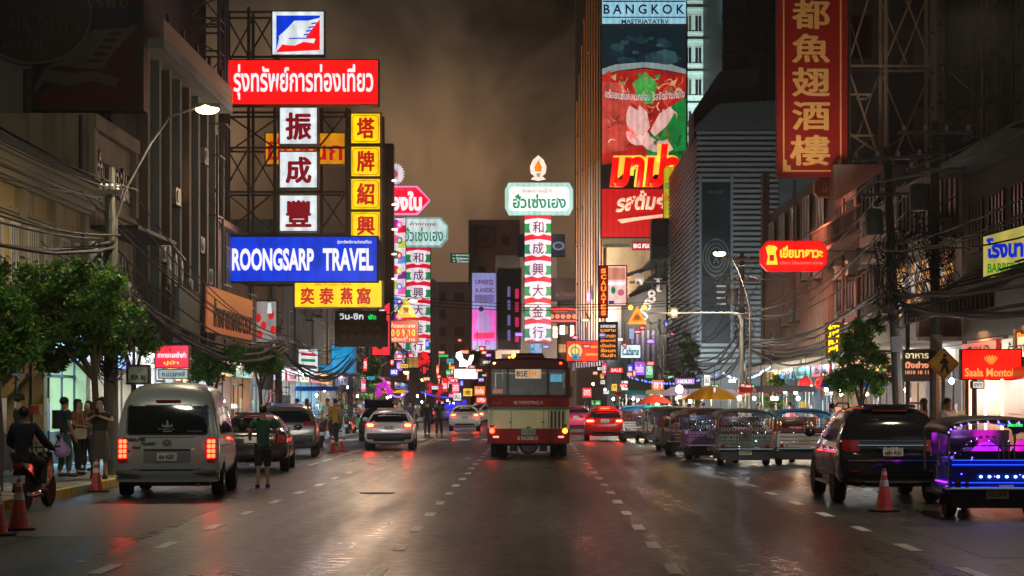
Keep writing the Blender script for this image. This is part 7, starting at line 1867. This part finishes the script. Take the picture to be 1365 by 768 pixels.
s.panel(1128, 22, 1160, 76, surf('dim_red_billboard', (.09, .012, .010), .6, 0, .3), .3, M_dsteel).done()
s = Sg('pale pinkish sign with painted strokes low behind the right-hand frame', 70)
s.panel(1216, 205, 1268, 272, surf('pink_signboard', (.34, .25, .30), .6, 0, .3, 1), .2, M_dsteel)
for k in range(9): x = 1222 + (k % 3) * 14; y = 212 + (k // 3) * 18; s.poly([(x, y), (x + 9, y - 3), (x + 10, y + 2), (x + 3, y + 5), (x + 9, y + 9), (x + 1, y + 8)], surf('sign_brush_stroke', (.05, .04, .05)), 1, 'painted_stroke')
s.done()
# the tall unlit block up left, behind the big unlit signs
r_ = thing('tower_block', 'dark unlit block behind the round hotel sign on the left', 'building')
MB().box(-32, -13.2, 66, 80, 0, 24).obj('wall', surf('unlit_wall_blue', (.035, .04, .045), .8, 0, .3, .4), r_, 0)
windows(r_, 'S', 66, -31, -14, 12.5, 23, 6, 4, 1.3, 1.5, M_dsteel, (1, 1), .0)
settle(r_, (-22, 73, 0))

# ================================================================== utility poles, cables
GP = 'concrete utility poles along the kerbs'
def upole(label, x, y, h=8.2, lean=0, mess=2, arms=True):
    r_ = thing('utility_pole', label, 'utility pole', (x, y, .145), 0, GP); r_.rotation_euler = (0, lean, 0)
    MB().tube([(0, 0, 0), (0, 0, h)], [.15, .10], 10).obj('post', surf('dark_pole_concrete', (.12, .115, .10), .85, 0, .4, 1.5, .3), r_)
    for z, L_ in (((h - .35, 1.9), (h - 1.3, 1.5)) if arms else ((h - .6, .6),)):
        MB().box(-L_ / 2, L_ / 2, -.16, -.08, z, z + .09).obj('crossarm', M_steel, r_, 0)
        for k in range(4):
            x_ = -L_ / 2 + .12 + k * (L_ - .24) / 3
            MB().lathe([(.03, 0), (.055, .03), (.03, .06), (.055, .09), (.02, .15)], (x_, -.12, z + .09), 10).obj('insulator', M_white, r_)
    if mess:
        MB().lathe([(.22, 0), (.24, .05), (.24, .6), (.2, .68), (.05, .7)], (-.42, 0, h - 2.3), 14).obj('transformer', surf('transformer_grey', (.20, .22, .21), .5, .3, .3), r_)
        MB().box(.14, .42, -.14, .14, h - 3.0, h - 2.5).obj('junction_box', M_steel, r_, 0); MB().box(-.16, .12, -.34, -.14, 2.9, 3.3).obj('meter_box', surf('meter_box_grey', (.3, .3, .28)), r_, 0)
        rr_ = random.Random(int(y * 10)); mb = MB()
        for k in range(14 * mess):      # coils and loose ends of cable
            z = h - 2.6 - rr_.random() * 1.7; a = rr_.uniform(.12, .42); ox = rr_.uniform(-.3, .3); oy = rr_.uniform(-.25, .25); b = rr_.uniform(.15, .6)
            mb.tube([(ox + a * math.cos(t), oy + .18 * math.sin(t) - .1, z + b * math.sin(t + ox)) for t in (0, .8, 1.6, 2.4, 3.2, 4.0, 4.8, 5.6)], .013, 4, False)
        mb.obj('cable_coils', M_cable, r_)
    return r_
PL = [(-9.25, 43.4), (-9.25, 72), (-9.25, 100), (-9.25, 130), (-9.25, 160)]
PR = [(9.45, 30), (9.45, 52.5), (9.3, 88), (9.3, 118), (9.3, 148)]
upole('utility pole wrapped in cable coils over the left trees', *PL[0], h=6.7, mess=7, arms=False)
upole('utility pole by the blue shopfront on the left kerb', *PL[1], h=4.3, arms=False)
upole('utility pole beyond the cyan box sign on the left kerb', *PL[2], h=5.2, arms=False)
upole('far utility pole near the end of the left row', *PL[3], h=7.6, mess=0)
upole('leaning utility pole with a mass of cables by the right-hand tree', PR[1][0] + .2, PR[1][1], 8.3, R(-2.5), 3)
upole('utility pole behind the grey-roofed tuk-tuk', PR[2][0], PR[2][1] + 1.2, 8.2, 0, 3)
upole('second utility pole at the right, above the pedestrian sign', 10.3, 51.2, 8.8, 0, 3)
upole('far utility pole beyond the louvred building corner', *PR[4], h=7.6, mess=0)
def cable(p0, p1, sag, r_, label, group, n=14, wob=0):
    p0, p1 = Vector(p0), Vector(p1)
    pts = []
    for i in range(n + 1):
        t = i / n; p = p0.lerp(p1, t); p.z -= sag * 4 * t * (1 - t)
        if wob: p += Vector((rnd.uniform(-wob, wob), 0, rnd.uniform(-wob, wob)))
        pts.append(p - p0)
    o = MB().tube(pts, r_, 5).obj('overhead_cable', M_cable, None, 60); o.location = p0
    return tag(o, label, 'cable', group)
ORD = ['first', 'second', 'third', 'fourth', 'fifth', 'sixth']
GL, GR = 'overhead cables along the left kerb', 'overhead cables along the right kerb'
lpz = [6.4, 4.2, 5.0, 6.3, 7.3]
Lz = [(7.2, -9.25, 15)] + [(lpz[i], x, y) for i, (x, y) in enumerate(PL)]
for i in range(len(Lz) - 1):
    (z0, xa, ya), (z1, xb, yb) = Lz[i], Lz[i + 1]
    seg = ['before the first left pole', 'between the first and second left poles', 'between the second and third left poles', 'between the third and fourth left poles', 'past the fourth left pole'][i]
    for k in range(7):
        dx = (k % 4 - 1.5) * .42; dz = -(k // 4) * .8 - rnd.uniform(0, .35)
        cable((xa + dx, ya, z0 + dz), (xb + dx, yb, (z1 if i else z1) + dz * (.45 if i == 1 else 1)), rnd.uniform(.35, .9), .016 if k < 4 else .024, ORD[k % 4] + ' thin cable of the ' + ('upper' if k < 4 else 'lower') + ' row ' + seg, GL)
    for k in range(4 if i else 2):
        cable((xa + .1 * k, ya, z0 - (1.9 if i == 1 else .5 if i else .9) - .1 * k), (xb + .1 * k, yb, (z1 - 1.2 if i == 0 else z1 - .3 if i == 1 else z1 - .9) - .1 * k), rnd.uniform(.7, 1.25), .042, ORD[k % 6] + ' thick sagging cable ' + seg, GL, 16, .02)
Rz = [(8.2, 9.45, 16), (7.9, 9.6, 52.5), (7.9, 9.3, 89), (7.6, 9.3, 118), (7.6, 9.3, 148)]
for i in range(len(Rz) - 1):
    (z0, xa, ya), (z1, xb, yb) = Rz[i], Rz[i + 1]
    seg = ['before the leaning right pole', 'between the leaning pole and the louvred corner', 'between the middle right poles', 'past the far right pole'][i]
    for k in range(8):
        dx = (k % 4 - 1.5) * .42; dz = -(k // 4) * 1.0 - rnd.uniform(0, .4)
        cable((xa + dx, ya, z0 + dz), (xb + dx, yb, z1 + dz - (1.0 if k > 3 else 0)), rnd.uniform(.5, 1.3), .017 if k < 4 else .022, ORD[k % 4] + ' thin cable of the ' + ('upper' if k < 4 else 'lower') + ' row ' + seg, GR)
    for k in range(6):
        cable((xa + .1 * k - .2, ya, z0 - 3.0 - .12 * k), (xb + .1 * k - .2, yb, z1 - 3.3 - .12 * k), rnd.uniform(.5, 1.3), .042, ORD[k % 6] + ' thick sagging cable ' + seg, GR, 16, .03)
# extra wires from the shop fronts to the poles
for k in range(7):
    cable((12.2, 60 + k * 2.4, 7.2 - .25 * k), (9.5, 52.5 + (k % 2) * .2, 6.2 - .15 * k), .35, .014, ORD[k % 6] + (' farther' if k > 5 else '') + ' service wire from the right-hand facades to the leaning pole', 'service wires on the right')
    cable((-11.9, 48 + k * 2.2, 5.6), (-9.25, 43.4, 4.9 - .1 * k), .3, .014, ORD[k % 6] + (' farther' if k > 5 else '') + ' service wire from the left facades to the first left pole', 'service wires on the left')
for k in range(3): cable((-9.1, 104 + 2 * k, 7 + .3 * k), (9.2, 112 + 6 * k, 7.2 + .4 * k), .5, .02, ORD[k] + ' wire crossing high over the street beyond the blue sign', 'wires crossing the street')

# pale pole with mast arm, amber flasher
M_alu2 = surf('weathered_pale_pole', (.15, .15, .14), .6, 0, .3, 2)
r_ = thing('traffic_signal_mast', 'pale pole with a long mast arm carrying an amber flasher', 'signal mast', (gx(988, 86), 86, .145))
zt = gz(417, 86) - .145
MB().tube([(0, 0, 0), (0, 0, zt - .35), (-.12, 0, zt - .08), (-.45, 0, zt)], [.10, .09, .08, .07], 10).obj('pole', M_alu2, r_)
MB().tube([(-.4, 0, zt), (gx(862, 86) - gx(988, 86), 0, zt - .02)], [.05, .03], 8).obj('mast_arm', M_alu2, r_)
MB().box(-.15, .15, -.12, .12, .9, 1.5).obj('control_box', M_steel, r_, 0)
ax_ = gx(898, 86) - gx(988, 86)
MB().prism(rrect(ax_ - .16, ax_ + .16, zt - .22, zt + .22, .05), -.02, .16).obj('signal_head', M_black, r_)
MB().lathe([(.11, 0), (.11, -.05), (.06, -.09), (.01, -.1)], (ax_, -.03, zt), 14, 'y').obj('amber_lens', emi('amber_flasher_lens', (255, 190, 80), 26), r_)
lamp('POINT', 'amber_light', (ax_, -.3, zt), 60, (1, .6, .2), parent=r_, rad=.1)
# lower street lamps with warm heads seen past the left column
for i, (px, py, Y) in enumerate(((541, 496, 128), (563, 506, 150))):
    t = thing('street_lamp', ['small warm lamp on a thin post below the left medallion column', 'small yellow lamp farther on below the red flower'][i], 'street lamp', (gx(px + 4, Y), Y, .12))
    zz = gz(py, Y) - .12
    MB().tube([(0, 0, 0), (0, 0, zz + .3), (-.2, 0, zz + .4)], .04, 6).obj('pole', M_steel, t)
    MB().lathe([(.04, .3), (.35, .05), (.33, .03), (.1, .1)], (-.2, 0, zz), 12).obj('lamp_shade', M_steel, t); MB().ell((-.2, 0, zz), (.16, .16, .14), 12, 8).obj('bulb', emi('sodium_bulb', (255, 200, 110), 16), t)

# ================================================================== trees
def leafmat(name, c):
    m = surf(name, c, .55, 0, .55, 2.2)
    n, l = m.node_tree.nodes, m.node_tree.links
    if 'Translucent BSDF' not in n:
        t = n.new('ShaderNodeBsdfTranslucent'); t.inputs[0].default_value = (c[0] * 1.5, c[1] * 1.5, c[2], 1); mx = n.new('ShaderNodeMixShader'); mx.inputs[0].default_value = .32
        l.new(n['Principled BSDF'].outputs[0], mx.inputs[1]); l.new(t.outputs[0], mx.inputs[2]); l.new(mx.outputs[0], n['Material Output'].inputs[0])
    return m
LM = [leafmat('leaf_green', (.05, .17, .03)), leafmat('leaf_yellow_green', (.17, .27, .045))]
bark = surf('tree_bark', (.10, .08, .06), .9, 0, .4, 5, .5)
def tree(label, x, y, blobs, trunk_h, nleaf=3500, sz=.075, group='small street trees along the pavements', mat=0, z0=.14):
    r_ = thing('street_tree', label, 'tree', (x, y, z0), 0, group); rr_ = random.Random(int(x * 31 + y * 7))
    MB().tube([(0, 0, 0), (.03, .02, trunk_h * .5), (-.02, 0, trunk_h)], [.10, .08, .06], 8).obj('trunk', bark, r_)
    for b in blobs:
        c = Vector(b[:3]); MB().tube([(0, 0, trunk_h * .85), (c.x * .5, c.y * .5, (trunk_h + c.z) / 2 + .05), tuple(c)], [.05, .035, .015], 6).obj('limb', bark, r_)
    clumps = []
    for b in blobs:
        for k in range(int(16 * b[3] * b[4] / .5) + 5):
            d = Vector((rr_.gauss(0, 1), rr_.gauss(0, 1), rr_.gauss(0, 1))).normalized() * rr_.uniform(.45, 1.08)
            clumps.append((Vector((b[0] + d.x * b[3], b[1] + d.y * b[3], b[2] + d.z * b[4])), rr_.uniform(.10, .30) * (.6 + b[3] * .5)))
    mbs = [MB(), MB()]
    for k in range(nleaf):
        c, r2 = rr_.choice(clumps)
        p = c + Vector((rr_.gauss(0, 1), rr_.gauss(0, 1), rr_.gauss(0, .75))) * r2 * .55
        nrm = Vector((rr_.gauss(0, 1), rr_.gauss(0, 1), rr_.gauss(.9, .7))).normalized(); u = nrm.orthogonal().normalized(); u.rotate(Matrix.Rotation(rr_.uniform(0, 6.3), 3, nrm)); v = nrm.cross(u)
        s_ = sz * rr_.uniform(.6, 1.4)
        mbs[1 if rr_.random() < .3 else 0].add([p - u * s_, p + v * s_ * .45 - nrm * s_ * .12, p + u * s_, p - v * s_ * .45 - nrm * s_ * .12], [(0, 1, 2, 3)])
    for i, mb in enumerate(mbs): mb.obj('crown' if i == 0 else 'young_leaves', LM[i], r_, 0)
    return r_
tree('leafy tree with the widest crown, above the group on the left pavement', -9.25, 41.9, [(-1.0, 0, 3.7, 1.05, .8), (.05, -.3, 3.5, .8, .75), (-1.3, -.4, 3.0, .9, .6), (-.4, .5, 4.1, .8, .55), (.2, .2, 3.0, .5, .45), (-.7, .3, 2.6, .6, .4)], 2.4, 26000, .06)
tree('tree cut by the left edge of the picture', -9.6, 35.6, [(-.2, 0, 3.2, .75, .9), (.05, .3, 2.6, .55, .6), (-.5, .3, 3.5, .7, .6)], 2.1, 8000, .055)
tree('small dark tree between the wide tree and the pink sign', -9.7, 48.2, [(0, 0, 3.1, .45, .42), (.3, 0, 3.0, .3, .3), (-.4, .2, 3.2, .4, .35)], 2.3, 4000, .06)
tree('bright green small tree right of the pink sign', -9.55, 59, [(0, 0, 2.75, .65, .6), (-.35, 0, 2.6, .45, .45), (.45, .1, 2.9, .45, .4)], 1.9, 5500, .06)
tree('round dark tree under the steel frame, above the grey SUV', -9.5, 69, [(0, 0, 3.0, .7, .5), (.4, 0, 2.9, .4, .35), (-.4, 0, 3.1, .45, .4)], 2.2, 4500, .065)
tree('dark tree on the right pavement left of the leaning pole', 9.35, 57, [(0, 0, 2.8, .75, .85), (.35, 0, 2.4, .6, .6), (-.4, .1, 2.5, .5, .6), (.1, 0, 3.5, .5, .45)], 1.6, 9500, .06)
tree('small leafy plant behind the grey-roofed tuk-tuk', 8.9, 74, [(0, 0, 1.6, .5, .5), (.1, 0, 2.1, .3, .4)], 1.1, 2200, .06)
tree('creeper-covered tree by the low buildings beyond the stalls', 9.0, 116, [(0, 0, 3.2, .7, 1.2), (.3, 0, 2.0, .6, .8), (0, 0, 4.6, .5, .8)], 2.5, 5000, .09)
tree('dark green tree beyond the toothed sign on the left', -9.5, 112, [(0, 0, 2.6, .8, .9), (.3, 0, 3.4, .5, .6)], 1.6, 4000, .09)

# ================================================================== umbrellas, stalls, lanterns
GU = 'market umbrellas over the stalls'
def umbrella(label, px, py, Y, wpx, mat, seed=0):
    x = gx(px, Y); zt = gz(py, Y); rw = wpx * Y / F / 2
    r_ = thing('market_umbrella', label, 'umbrella', (x, Y, .0 if x < KR else .14), seed * .3, GU); zt -= r_.location.z
    MB().tube([(0, 0, 0), (0, 0, zt + .08)], .025, 8).obj('pole', M_steel, r_)
    n_ = 8
    vs = [(0, 0, zt)]; fs = []
    for j, (q, dz) in enumerate(((.35, -.10), (.7, -.27), (1.0, -.50))):
        for k in range(16):
            a = 2 * PI * k / 16; rr2 = q * rw * (1 if k % 2 == 0 else .95); vs.append((rr2 * math.cos(a), rr2 * math.sin(a), zt + dz * rw + (.0 if k % 2 == 0 else .02)))
    for k in range(16): fs.append((0, 1 + k, 1 + (k + 1) % 16))
    for j in range(2):
        for k in range(16): fs.append((1 + j * 16 + k, 17 + j * 16 + k, 17 + j * 16 + (k + 1) % 16, 1 + j * 16 + (k + 1) % 16))
    nv = len(vs); vs2 = [(a, b, c - .012) for a, b, c in vs]
    MB().add(vs + vs2, fs + [tuple(reversed([i + nv for i in f])) for f in fs] + [(33 + k, 33 + k + nv, 33 + (k + 1) % 16 + nv, 33 + (k + 1) % 16) for k in range(16)]).obj('canopy', mat, r_, 25)
    for k in range(8): a = 2 * PI * k / 8; bar((0, 0, zt - .06), (rw * .95 * math.cos(a), rw * .95 * math.sin(a), zt - .5 * rw - .03), .014, M_steel, r_, 'rib')
    MB().tube([(0, 0, 0), (0, 0, .12)], .22, 12).obj('base', M_conc, r_)
    MB().ell((.15, 0, zt - .42), (.07, .07, .09), 10, 8).obj('bulb', bulbm, r_); lamp('POINT', 'bulb_light', (.15, -.1, zt - .5), 420, (1, .8, .5), parent=r_, rad=.08)  # bulb and light added under each umbrella to make its canvas glow
    return r_
bulbm = emi('stall_bulb_glass', (255, 236, 200), 28)
def canv(n_, c, tr=.0):
    m = surf('canvas_' + n_, c, .7, 0, .15, 2)
    return m
def canv_t(n_, c):
    """thin canvas that lets the bulbs underneath shine through"""
    m = bpy.data.materials.new('canvas_' + n_); m.use_nodes = True; n, l = m.node_tree.nodes, m.node_tree.links
    b = n['Principled BSDF']; b.inputs['Base Color'].default_value = (*c, 1); b.inputs['Roughness'].default_value = .8
    t = n.new('ShaderNodeBsdfTranslucent'); t.inputs[0].default_value = (*c, 1); mx = n.new('ShaderNodeMixShader'); mx.inputs[0].default_value = .45
    l.new(b.outputs[0], mx.inputs[1]); l.new(t.outputs[0], mx.inputs[2]); l.new(mx.outputs[0], n['Material Output'].inputs[0]); return m
CY_ = canv_t('yellow', (.95, .55, .02)); CR_ = canv_t('red', (.7, .06, .03)); CP_ = canv_t('mauve', (.28, .22, .34)); CT_ = canv_t('teal', (.03, .34, .30)); CB_ = canv_t('blue', (.04, .20, .5)); CG_ = canv_t('grey', (.28, .28, .30))
umbrella('yellow market umbrella, the brightest, over the stalls behind the tuk-tuks', 947, 514, 74, 76, CY_, 1)
umbrella('mauve umbrella left of the yellow one', 902, 515, 84, 50, CP_, 2)
umbrella('red umbrella with orange sides left of the mauve one', 873, 526, 88, 46, CR_, 3)
umbrella('grey-blue umbrella farthest up the right side', 848, 521, 98, 44, CP_, 4)
umbrella('teal umbrella low behind the red one', 880, 541, 92, 40, CT_, 5)
umbrella('small blue umbrella next to the red hatchback', 842, 541, 95, 26, CB_, 6)
umbrella('tan umbrella behind the yellow one', 922, 522, 86, 40, canv_t('tan', (.5, .33, .2)), 7)
GS = 'food stalls on the pavements'
bulbm = emi('stall_bulb_glass', (255, 236, 200), 28)
bulbc = emi('stall_bulb_glass_cool', (215, 240, 255), 26)
def bulb(px, py, Y, root, cool=False, power=45, r_=.055, drop=.5):
    p = W(px, py, Y) if not isinstance(px, Vector) else px
    o = MB().ell(tuple(p - root.location), (r_, r_, r_ * 1.2), 10, 8).obj('bulb', bulbc if cool else bulbm, root)
    MB().tube([tuple(p - root.location + Vector((0, 0, .05))), tuple(p - root.location + Vector((0, 0, drop)))], .008, 4).obj('bulb_wire', M_cable, root)
    if power: lamp('POINT', 'bulb_light', tuple(p - root.location - Vector((0, .12, 0))), power * 1.8, (.85, .95, 1) if cool else (1, .82, .55), parent=root, rad=.08)
def stall(label, x, y, col, side=1, bulbs=2, cool=False, power=45):
    r_ = thing('food_stall', label, 'stall', (x, y, .14 if abs(x) > KR else 0), 0, GS); rr_ = random.Random(int(x * 10 + y * 100))
    top = surf('stall_steel_top', (.5, .5, .5), .3, .8, .2, 3)
    MB().box(-.8, .8, -.45, .45, .80, .84).obj('counter_top', top, r_, 0); MB().box(-.76, .76, -.42, .42, .25, .80).obj('cart_body', rr_.choice(goods_m), r_, 0)
    for s1 in (-1, 1):
        for s2 in (-1, 1): MB().tube([(s1 * .74, s2 * .4, .0), (s1 * .74, s2 * .4, 2.1)], .018, 6).obj('post', M_steel, r_)
    MB().loft([[(-.95, -.6, 2.02), (-.95, 0, 2.22), (-.95, .6, 2.02), (-.95, 0, 2.18)], [(.95, -.6, 2.02), (.95, 0, 2.22), (.95, .6, 2.02), (.95, 0, 2.18)]]).obj('awning', col, r_, 0)
    MB().box(-.7, .7, -.15, .35, 1.15, 1.17).obj('shelf', top, r_, 0)
    for k in range(10):
        w_, h_ = rr_.uniform(.06, .16), rr_.uniform(.08, .28); xx = rr_.uniform(-.7, .7); yy = rr_.uniform(-.35, .3); zz = .845 if k % 2 else 1.172
        if k % 3 == 0: MB().lathe([(w_ * .7, 0), (w_, h_ * .3), (w_, h_), (w_ * .8, h_ + .01)], (xx, yy, zz), 10).obj('pot', top, r_)
        else: MB().box(xx - w_ / 2, xx + w_ / 2, yy - w_ / 2, yy + w_ / 2, zz, zz + h_).obj('goods', rr_.choice(goods_m), r_, 0)
    for k in range(bulbs):
        p = Vector((x + (-.4 + k * .8 / max(1, bulbs - 1) if bulbs > 1 else 0), y - .3, 1.82 + r_.location.z)); bulb(p, 0, 0, r_, cool, power, drop=.25)
    return r_
sl = [('stall with a grey awning behind the pierced-screen tuk-tuk', 7.9, 63, CG_, 2, False), ('stall with a blue awning behind the steel-tailed tuk-tuk', 9.9, 62, CB_, 2, True), ('stall with a red awning near the yellow umbrella', 8.2, 71, CR_, 2, False), ('stall with a mauve awning beside the mauve umbrella', 7.2, 81, CP_, 2, False),
      ('stall with a tan awning left of the mauve umbrella', 6.0, 90, canv_t('sand', (.45, .35, .22)), 2, False), ('stall with a teal awning by the red umbrella', 5.2, 97, CT_, 2, True), ('stall with a grey awning far along the right kerb', 6.4, 104, CG_, 1, True), ('last stall with a red awning along the right kerb', 5.6, 114, CR_, 1, False),
      ('stall with a blue awning on the left pavement under the cyan sign', -9.6, 88, CB_, 1, True), ('stall with a grey awning on the left pavement past the blue shop', -9.4, 106, CG_, 1, False), ('stall with a yellow awning far on the left pavement', -8.8, 122, CY_, 1, False)]
for lab, x, y, c, nb, cool in sl: stall(lab, x, y, c, 1, nb, cool, 45 if y < 85 else 60)
# lanterns
for i, px in enumerate((1073, 1095)):
    Y = 74; r_ = thing('paper_lantern', ['left of two round red paper lanterns over the shop door', 'right of two round red paper lanterns over the shop door'][i], 'lantern', W(px, 520, Y), 0, 'red paper lanterns')
    k = 9.5 * Y / F
    MB().lathe([(k * math.sin(R(a)) * (1 if (a // 12) % 2 else .97), k * .95 - k * .85 * math.cos(R(a)) * 1.0) for a in range(12, 169, 12)], n=18).obj('shade', emi('red_lantern_paper', (235, 45, 50), 1.1, True, .3, 6), r_)
    MB().lathe([(.08, 0), (.08, .06)], (0, 0, k * 1.76)).obj('cap', FR_gold, r_); MB().lathe([(.07, -.05), (.07, .05)], (0, 0, .02)).obj('cap', FR_gold, r_)
    MB().tube([(0, 0, -.25), (0, 0, 0)], .03, 6).obj('tassel', surf('red_tassel', (.4, .02, .02)), r_); MB().tube([(0, 0, k * 1.8), (0, 0, k * 1.8 + .9)], .01, 4).obj('cord', M_cable, r_)
LMK = [(398, 'the striped store sign'), (442, 'the person in yellow'), (470, 'the cyan box sign'), (500, 'the magenta balloons'), (530, 'the narrow neon column'), (565, 'the red neon flower'), (598, 'the blue balloons'), (618, 'the white sedan'), (650, 'the bus'), (785, 'the pink taxi'), (806, 'the red hatchback'), (825, 'the narrow red sign'), (848, 'the grey-blue umbrella'), (873, 'the red umbrella'), (902, 'the mauve umbrella'),
       (947, 'the yellow umbrella'), (990, 'the no-parking plate'), (1040, 'the blue-roofed tuk-tuk'), (1073, 'the left lantern'), (1095, 'the right lantern'), (1120, 'the right-hand tree'), (1220, 'the black sign'), (1257, 'the diamond sign')]
def nearby(px, py):
    q = min(LMK, key=lambda k: abs(k[0] - px)); return ('just left of' if px < q[0] - 4 else 'just right of' if px > q[0] + 4 else 'level with'), q[1]
# bare bulbs strung along the right-hand shops and over the left pavement
for i, (px, py, Y, cool, pw) in enumerate(((905, 519, 80, False, 160), (1046, 521, 66, True, 60), (1060, 523, 72, True, 0), (985, 531, 72, True, 80), (1101, 519, 70, False, 60), (1118, 520, 66, False, 60), (1268, 508, 52, True, 60), (1208, 520, 58, False, 60), (880, 528, 95, False, 60), (863, 534, 100, False, 40), (817, 532, 112, True, 60), (806, 520, 118, True, 60), (790, 512, 124, False, 40), (830, 516, 110, False, 40), (1081, 517, 66, False, 40),
                                           (486, 512, 112, True, 60), (404, 500, 96, True, 120), (432, 520, 92, True, 40), (463, 516, 116, False, 60), (503, 524, 120, True, 40), (516, 530, 134, False, 40), (536, 527, 140, True, 40), (556, 528, 150, False, 40), (596, 534, 150, True, 60), (604, 538, 165, False, 40), (562, 536, 160, True, 0), (648, 541, 170, False, 0), (583, 541, 150, False, 0))):
    r_ = thing('hanging_bulb', '%s bare bulb hanging %s %s' % ('cool white' if cool else 'warm white', *nearby(px, py)), 'light bulb', W(px, py, Y) + Vector((0, 0, .6)), 0, 'bare bulbs strung over the pavements')
    bulb(px, py, Y, r_, cool, pw, .07 if i else .14, .6)
# strings of fairy lights : many beads on one wire
for i, (a, b, sag, col, lab) in enumerate((((9.2, 100, 3.1), (5.0, 104, 3.0), .4, (90, 120, 255), 'string of blue fairy lights over the far stalls'), ((-8.9, 118, 2.6), (-8.8, 138, 2.4), .5, (130, 90, 255), 'string of violet fairy lights along the far left pavement'), ((9.9, 84, 3.2), (9.9, 104, 3.2), .4, (190, 210, 255), 'string of pale fairy lights along the blue shopfront'),
                                        ((-5.5, 165, 2.2), (-9, 158, 2.4), .3, (60, 70, 255), 'string of deep blue fairy lights far up the street'))):
    r_ = thing('fairy_light_string', lab, 'fairy lights', a); m_ = emi('fairy_bead_%d' % i, col, 3, False)
    a_, b_ = Vector(a), Vector(b); pts = [a_.lerp(b_, t / 30) - a_ - Vector((0, 0, sag * 4 * t / 30 * (1 - t / 30))) for t in range(31)]
    MB().tube(pts, .008, 4).obj('wire', M_cable, r_)
    mb = MB()
    for p in pts: mb.ell(tuple(p + Vector((rnd.uniform(-.05, .05), 0, -.06))), (.045, .045, .05), 6, 4)
    kind(mb.obj('beads', m_, r_), 'stuff')
# mannequin-like balloons bunches (blue / purple) in the far crowd
for i, (px, py, Y, c, lab) in enumerate(((604, 546, 128, (50, 50, 220), 'bunch of glowing blue balloons left of the white sedan'), (614, 542, 134, (60, 50, 230), 'bunch of glowing blue balloons above the white sedan'), (510, 517, 116, (200, 40, 190), 'bunch of magenta balloons left of the hatchback'), (580, 520, 138, (200, 30, 60), 'bunch of red balloons by the crossing'))):
    r_ = thing('balloon_bunch', lab, 'balloons', (gx(px, Y), Y, .02), 0); m_ = emi('balloon_skin_%d' % i, c, .9, True, .4, 5); zc = gz(py, Y)
    for k in range(9):
        p = (rnd.uniform(-.45, .45), rnd.uniform(-.3, .3), zc + rnd.uniform(-.4, .4)); MB().ell(p, (.17, .17, .20), 10, 8).obj('balloon', m_, r_)
        MB().tube([p, (0, 0, .9)], .004, 3).obj('string', M_cable, r_)
    MB().tube([(0, 0, 0), (0, 0, 1.0)], .02, 6).obj('stand', M_steel, r_)
# a further scatter of little lightboxes down the street
rs = random.Random(5); cn = list(cl); seen = set()
ZONE = [('far down the street', 576, 652, 470, 538, 135, 185, 34), ('high over the far left pavement', 478, 574, 440, 535, 110, 150, 18), ('over the far right stalls', 765, 900, 425, 532, 105, 150, 24), ('beside the central column', 690, 800, 420, 470, 195, 225, 8), ('above the right-hand shops', 925, 1130, 500, 530, 70, 100, 14)]
QU = ['tiny', 'small', 'slim', 'squat', 'faint', 'bright', 'tilted-looking', 'worn']; SH = ['lightbox', 'shop board', 'hanging panel', 'lit tag', 'glowing plate', 'wall sign', 'awning sign']
for zn, x0, x1, y0, y1, Ya, Yb, n in ZONE:
    for k in range(n):
        Y = rs.uniform(Ya, Yb); px, py = rs.uniform(x0, x1), rs.uniform(y0, y1)
        if -6.5 < gx(px, Y) < 3.5 and gz(py, Y) < 5.2 and x0 != 690: py -= 30 if py > 470 else 0
        w_, h_ = rs.uniform(4, 11), rs.uniform(3, 6.5)
        if rs.random() < .35: w_, h_ = w_ * .45, h_ * 2
        co = rs.choice(cn + ['red', 'red', 'orange', 'white', 'red', 'orange'])
        lab = '%s %s %s %s' % (rs.choice(QU), co, rs.choice(SH), zn)
        while lab in seen: lab = '%s %s %s %s' % (rs.choice(QU), co, rs.choice(SH), zn)
        seen.add(lab)
        s = Sg(lab, Y, group='small shop signs down the street')
        s.panel(px - w_ / 2, py - h_ / 2, px + w_ / 2, py + h_ / 2, E_('small_face_' + co, cl[co]), .15, FR_dark, .03)
        s.txt(rs.choice(wr), px - w_ * .38, py - h_ * .3, px + w_ * .38, py + h_ * .3, M_black if co in ('white', 'yellow', 'cyan') else E_wletter, .02)
        p = Vector(((s.box_[0] + s.box_[1]) / 2, Y + .1, s.box_[3])); bar(p, p + Vector((0, 0, rs.uniform(.3, 1.2))), .03, M_dsteel, s.r, 'hanger')
        s.done()
s = Sg('white poster board with red lanterns painted on it under the blue travel sign', 86)
s.panel(339, 402, 368, 456, E_('grey_white_lit', (165, 160, 158), .6), .2, FR_dark)
for x_, y_ in ((344, 424), (351, 434), (361, 420), (364, 440), (346, 446)): s.poly(circ(x_, y_, 4, 12, 6), E_('painted_lantern', (210, 30, 30), .9), 1, 'painted_lantern')
s.poly([(357, 404), (361, 404), (362, 418), (356, 418)], wht_f, 2, 'painted_column').done()
# haze : warm street air
hz = bpy.data.materials.new('street_haze'); hz.use_nodes = True; n_, l_ = hz.node_tree.nodes, hz.node_tree.links; n_.clear()
o_ = n_.new('ShaderNodeOutputMaterial'); v_ = n_.new('ShaderNodeVolumePrincipled'); v_.inputs['Color'].default_value = (.9, .86, .82, 1); v_.inputs['Density'].default_value = HAZE; v_.inputs['Anisotropy'].default_value = .6
l_.new(v_.outputs[0], o_.inputs['Volume'])
kind(MB().box(-150, 150, -60, 530, -1.1, 56).obj('haze', hz, None, 0), 'stuff')
bpy.data.scenes.remove(TMP)
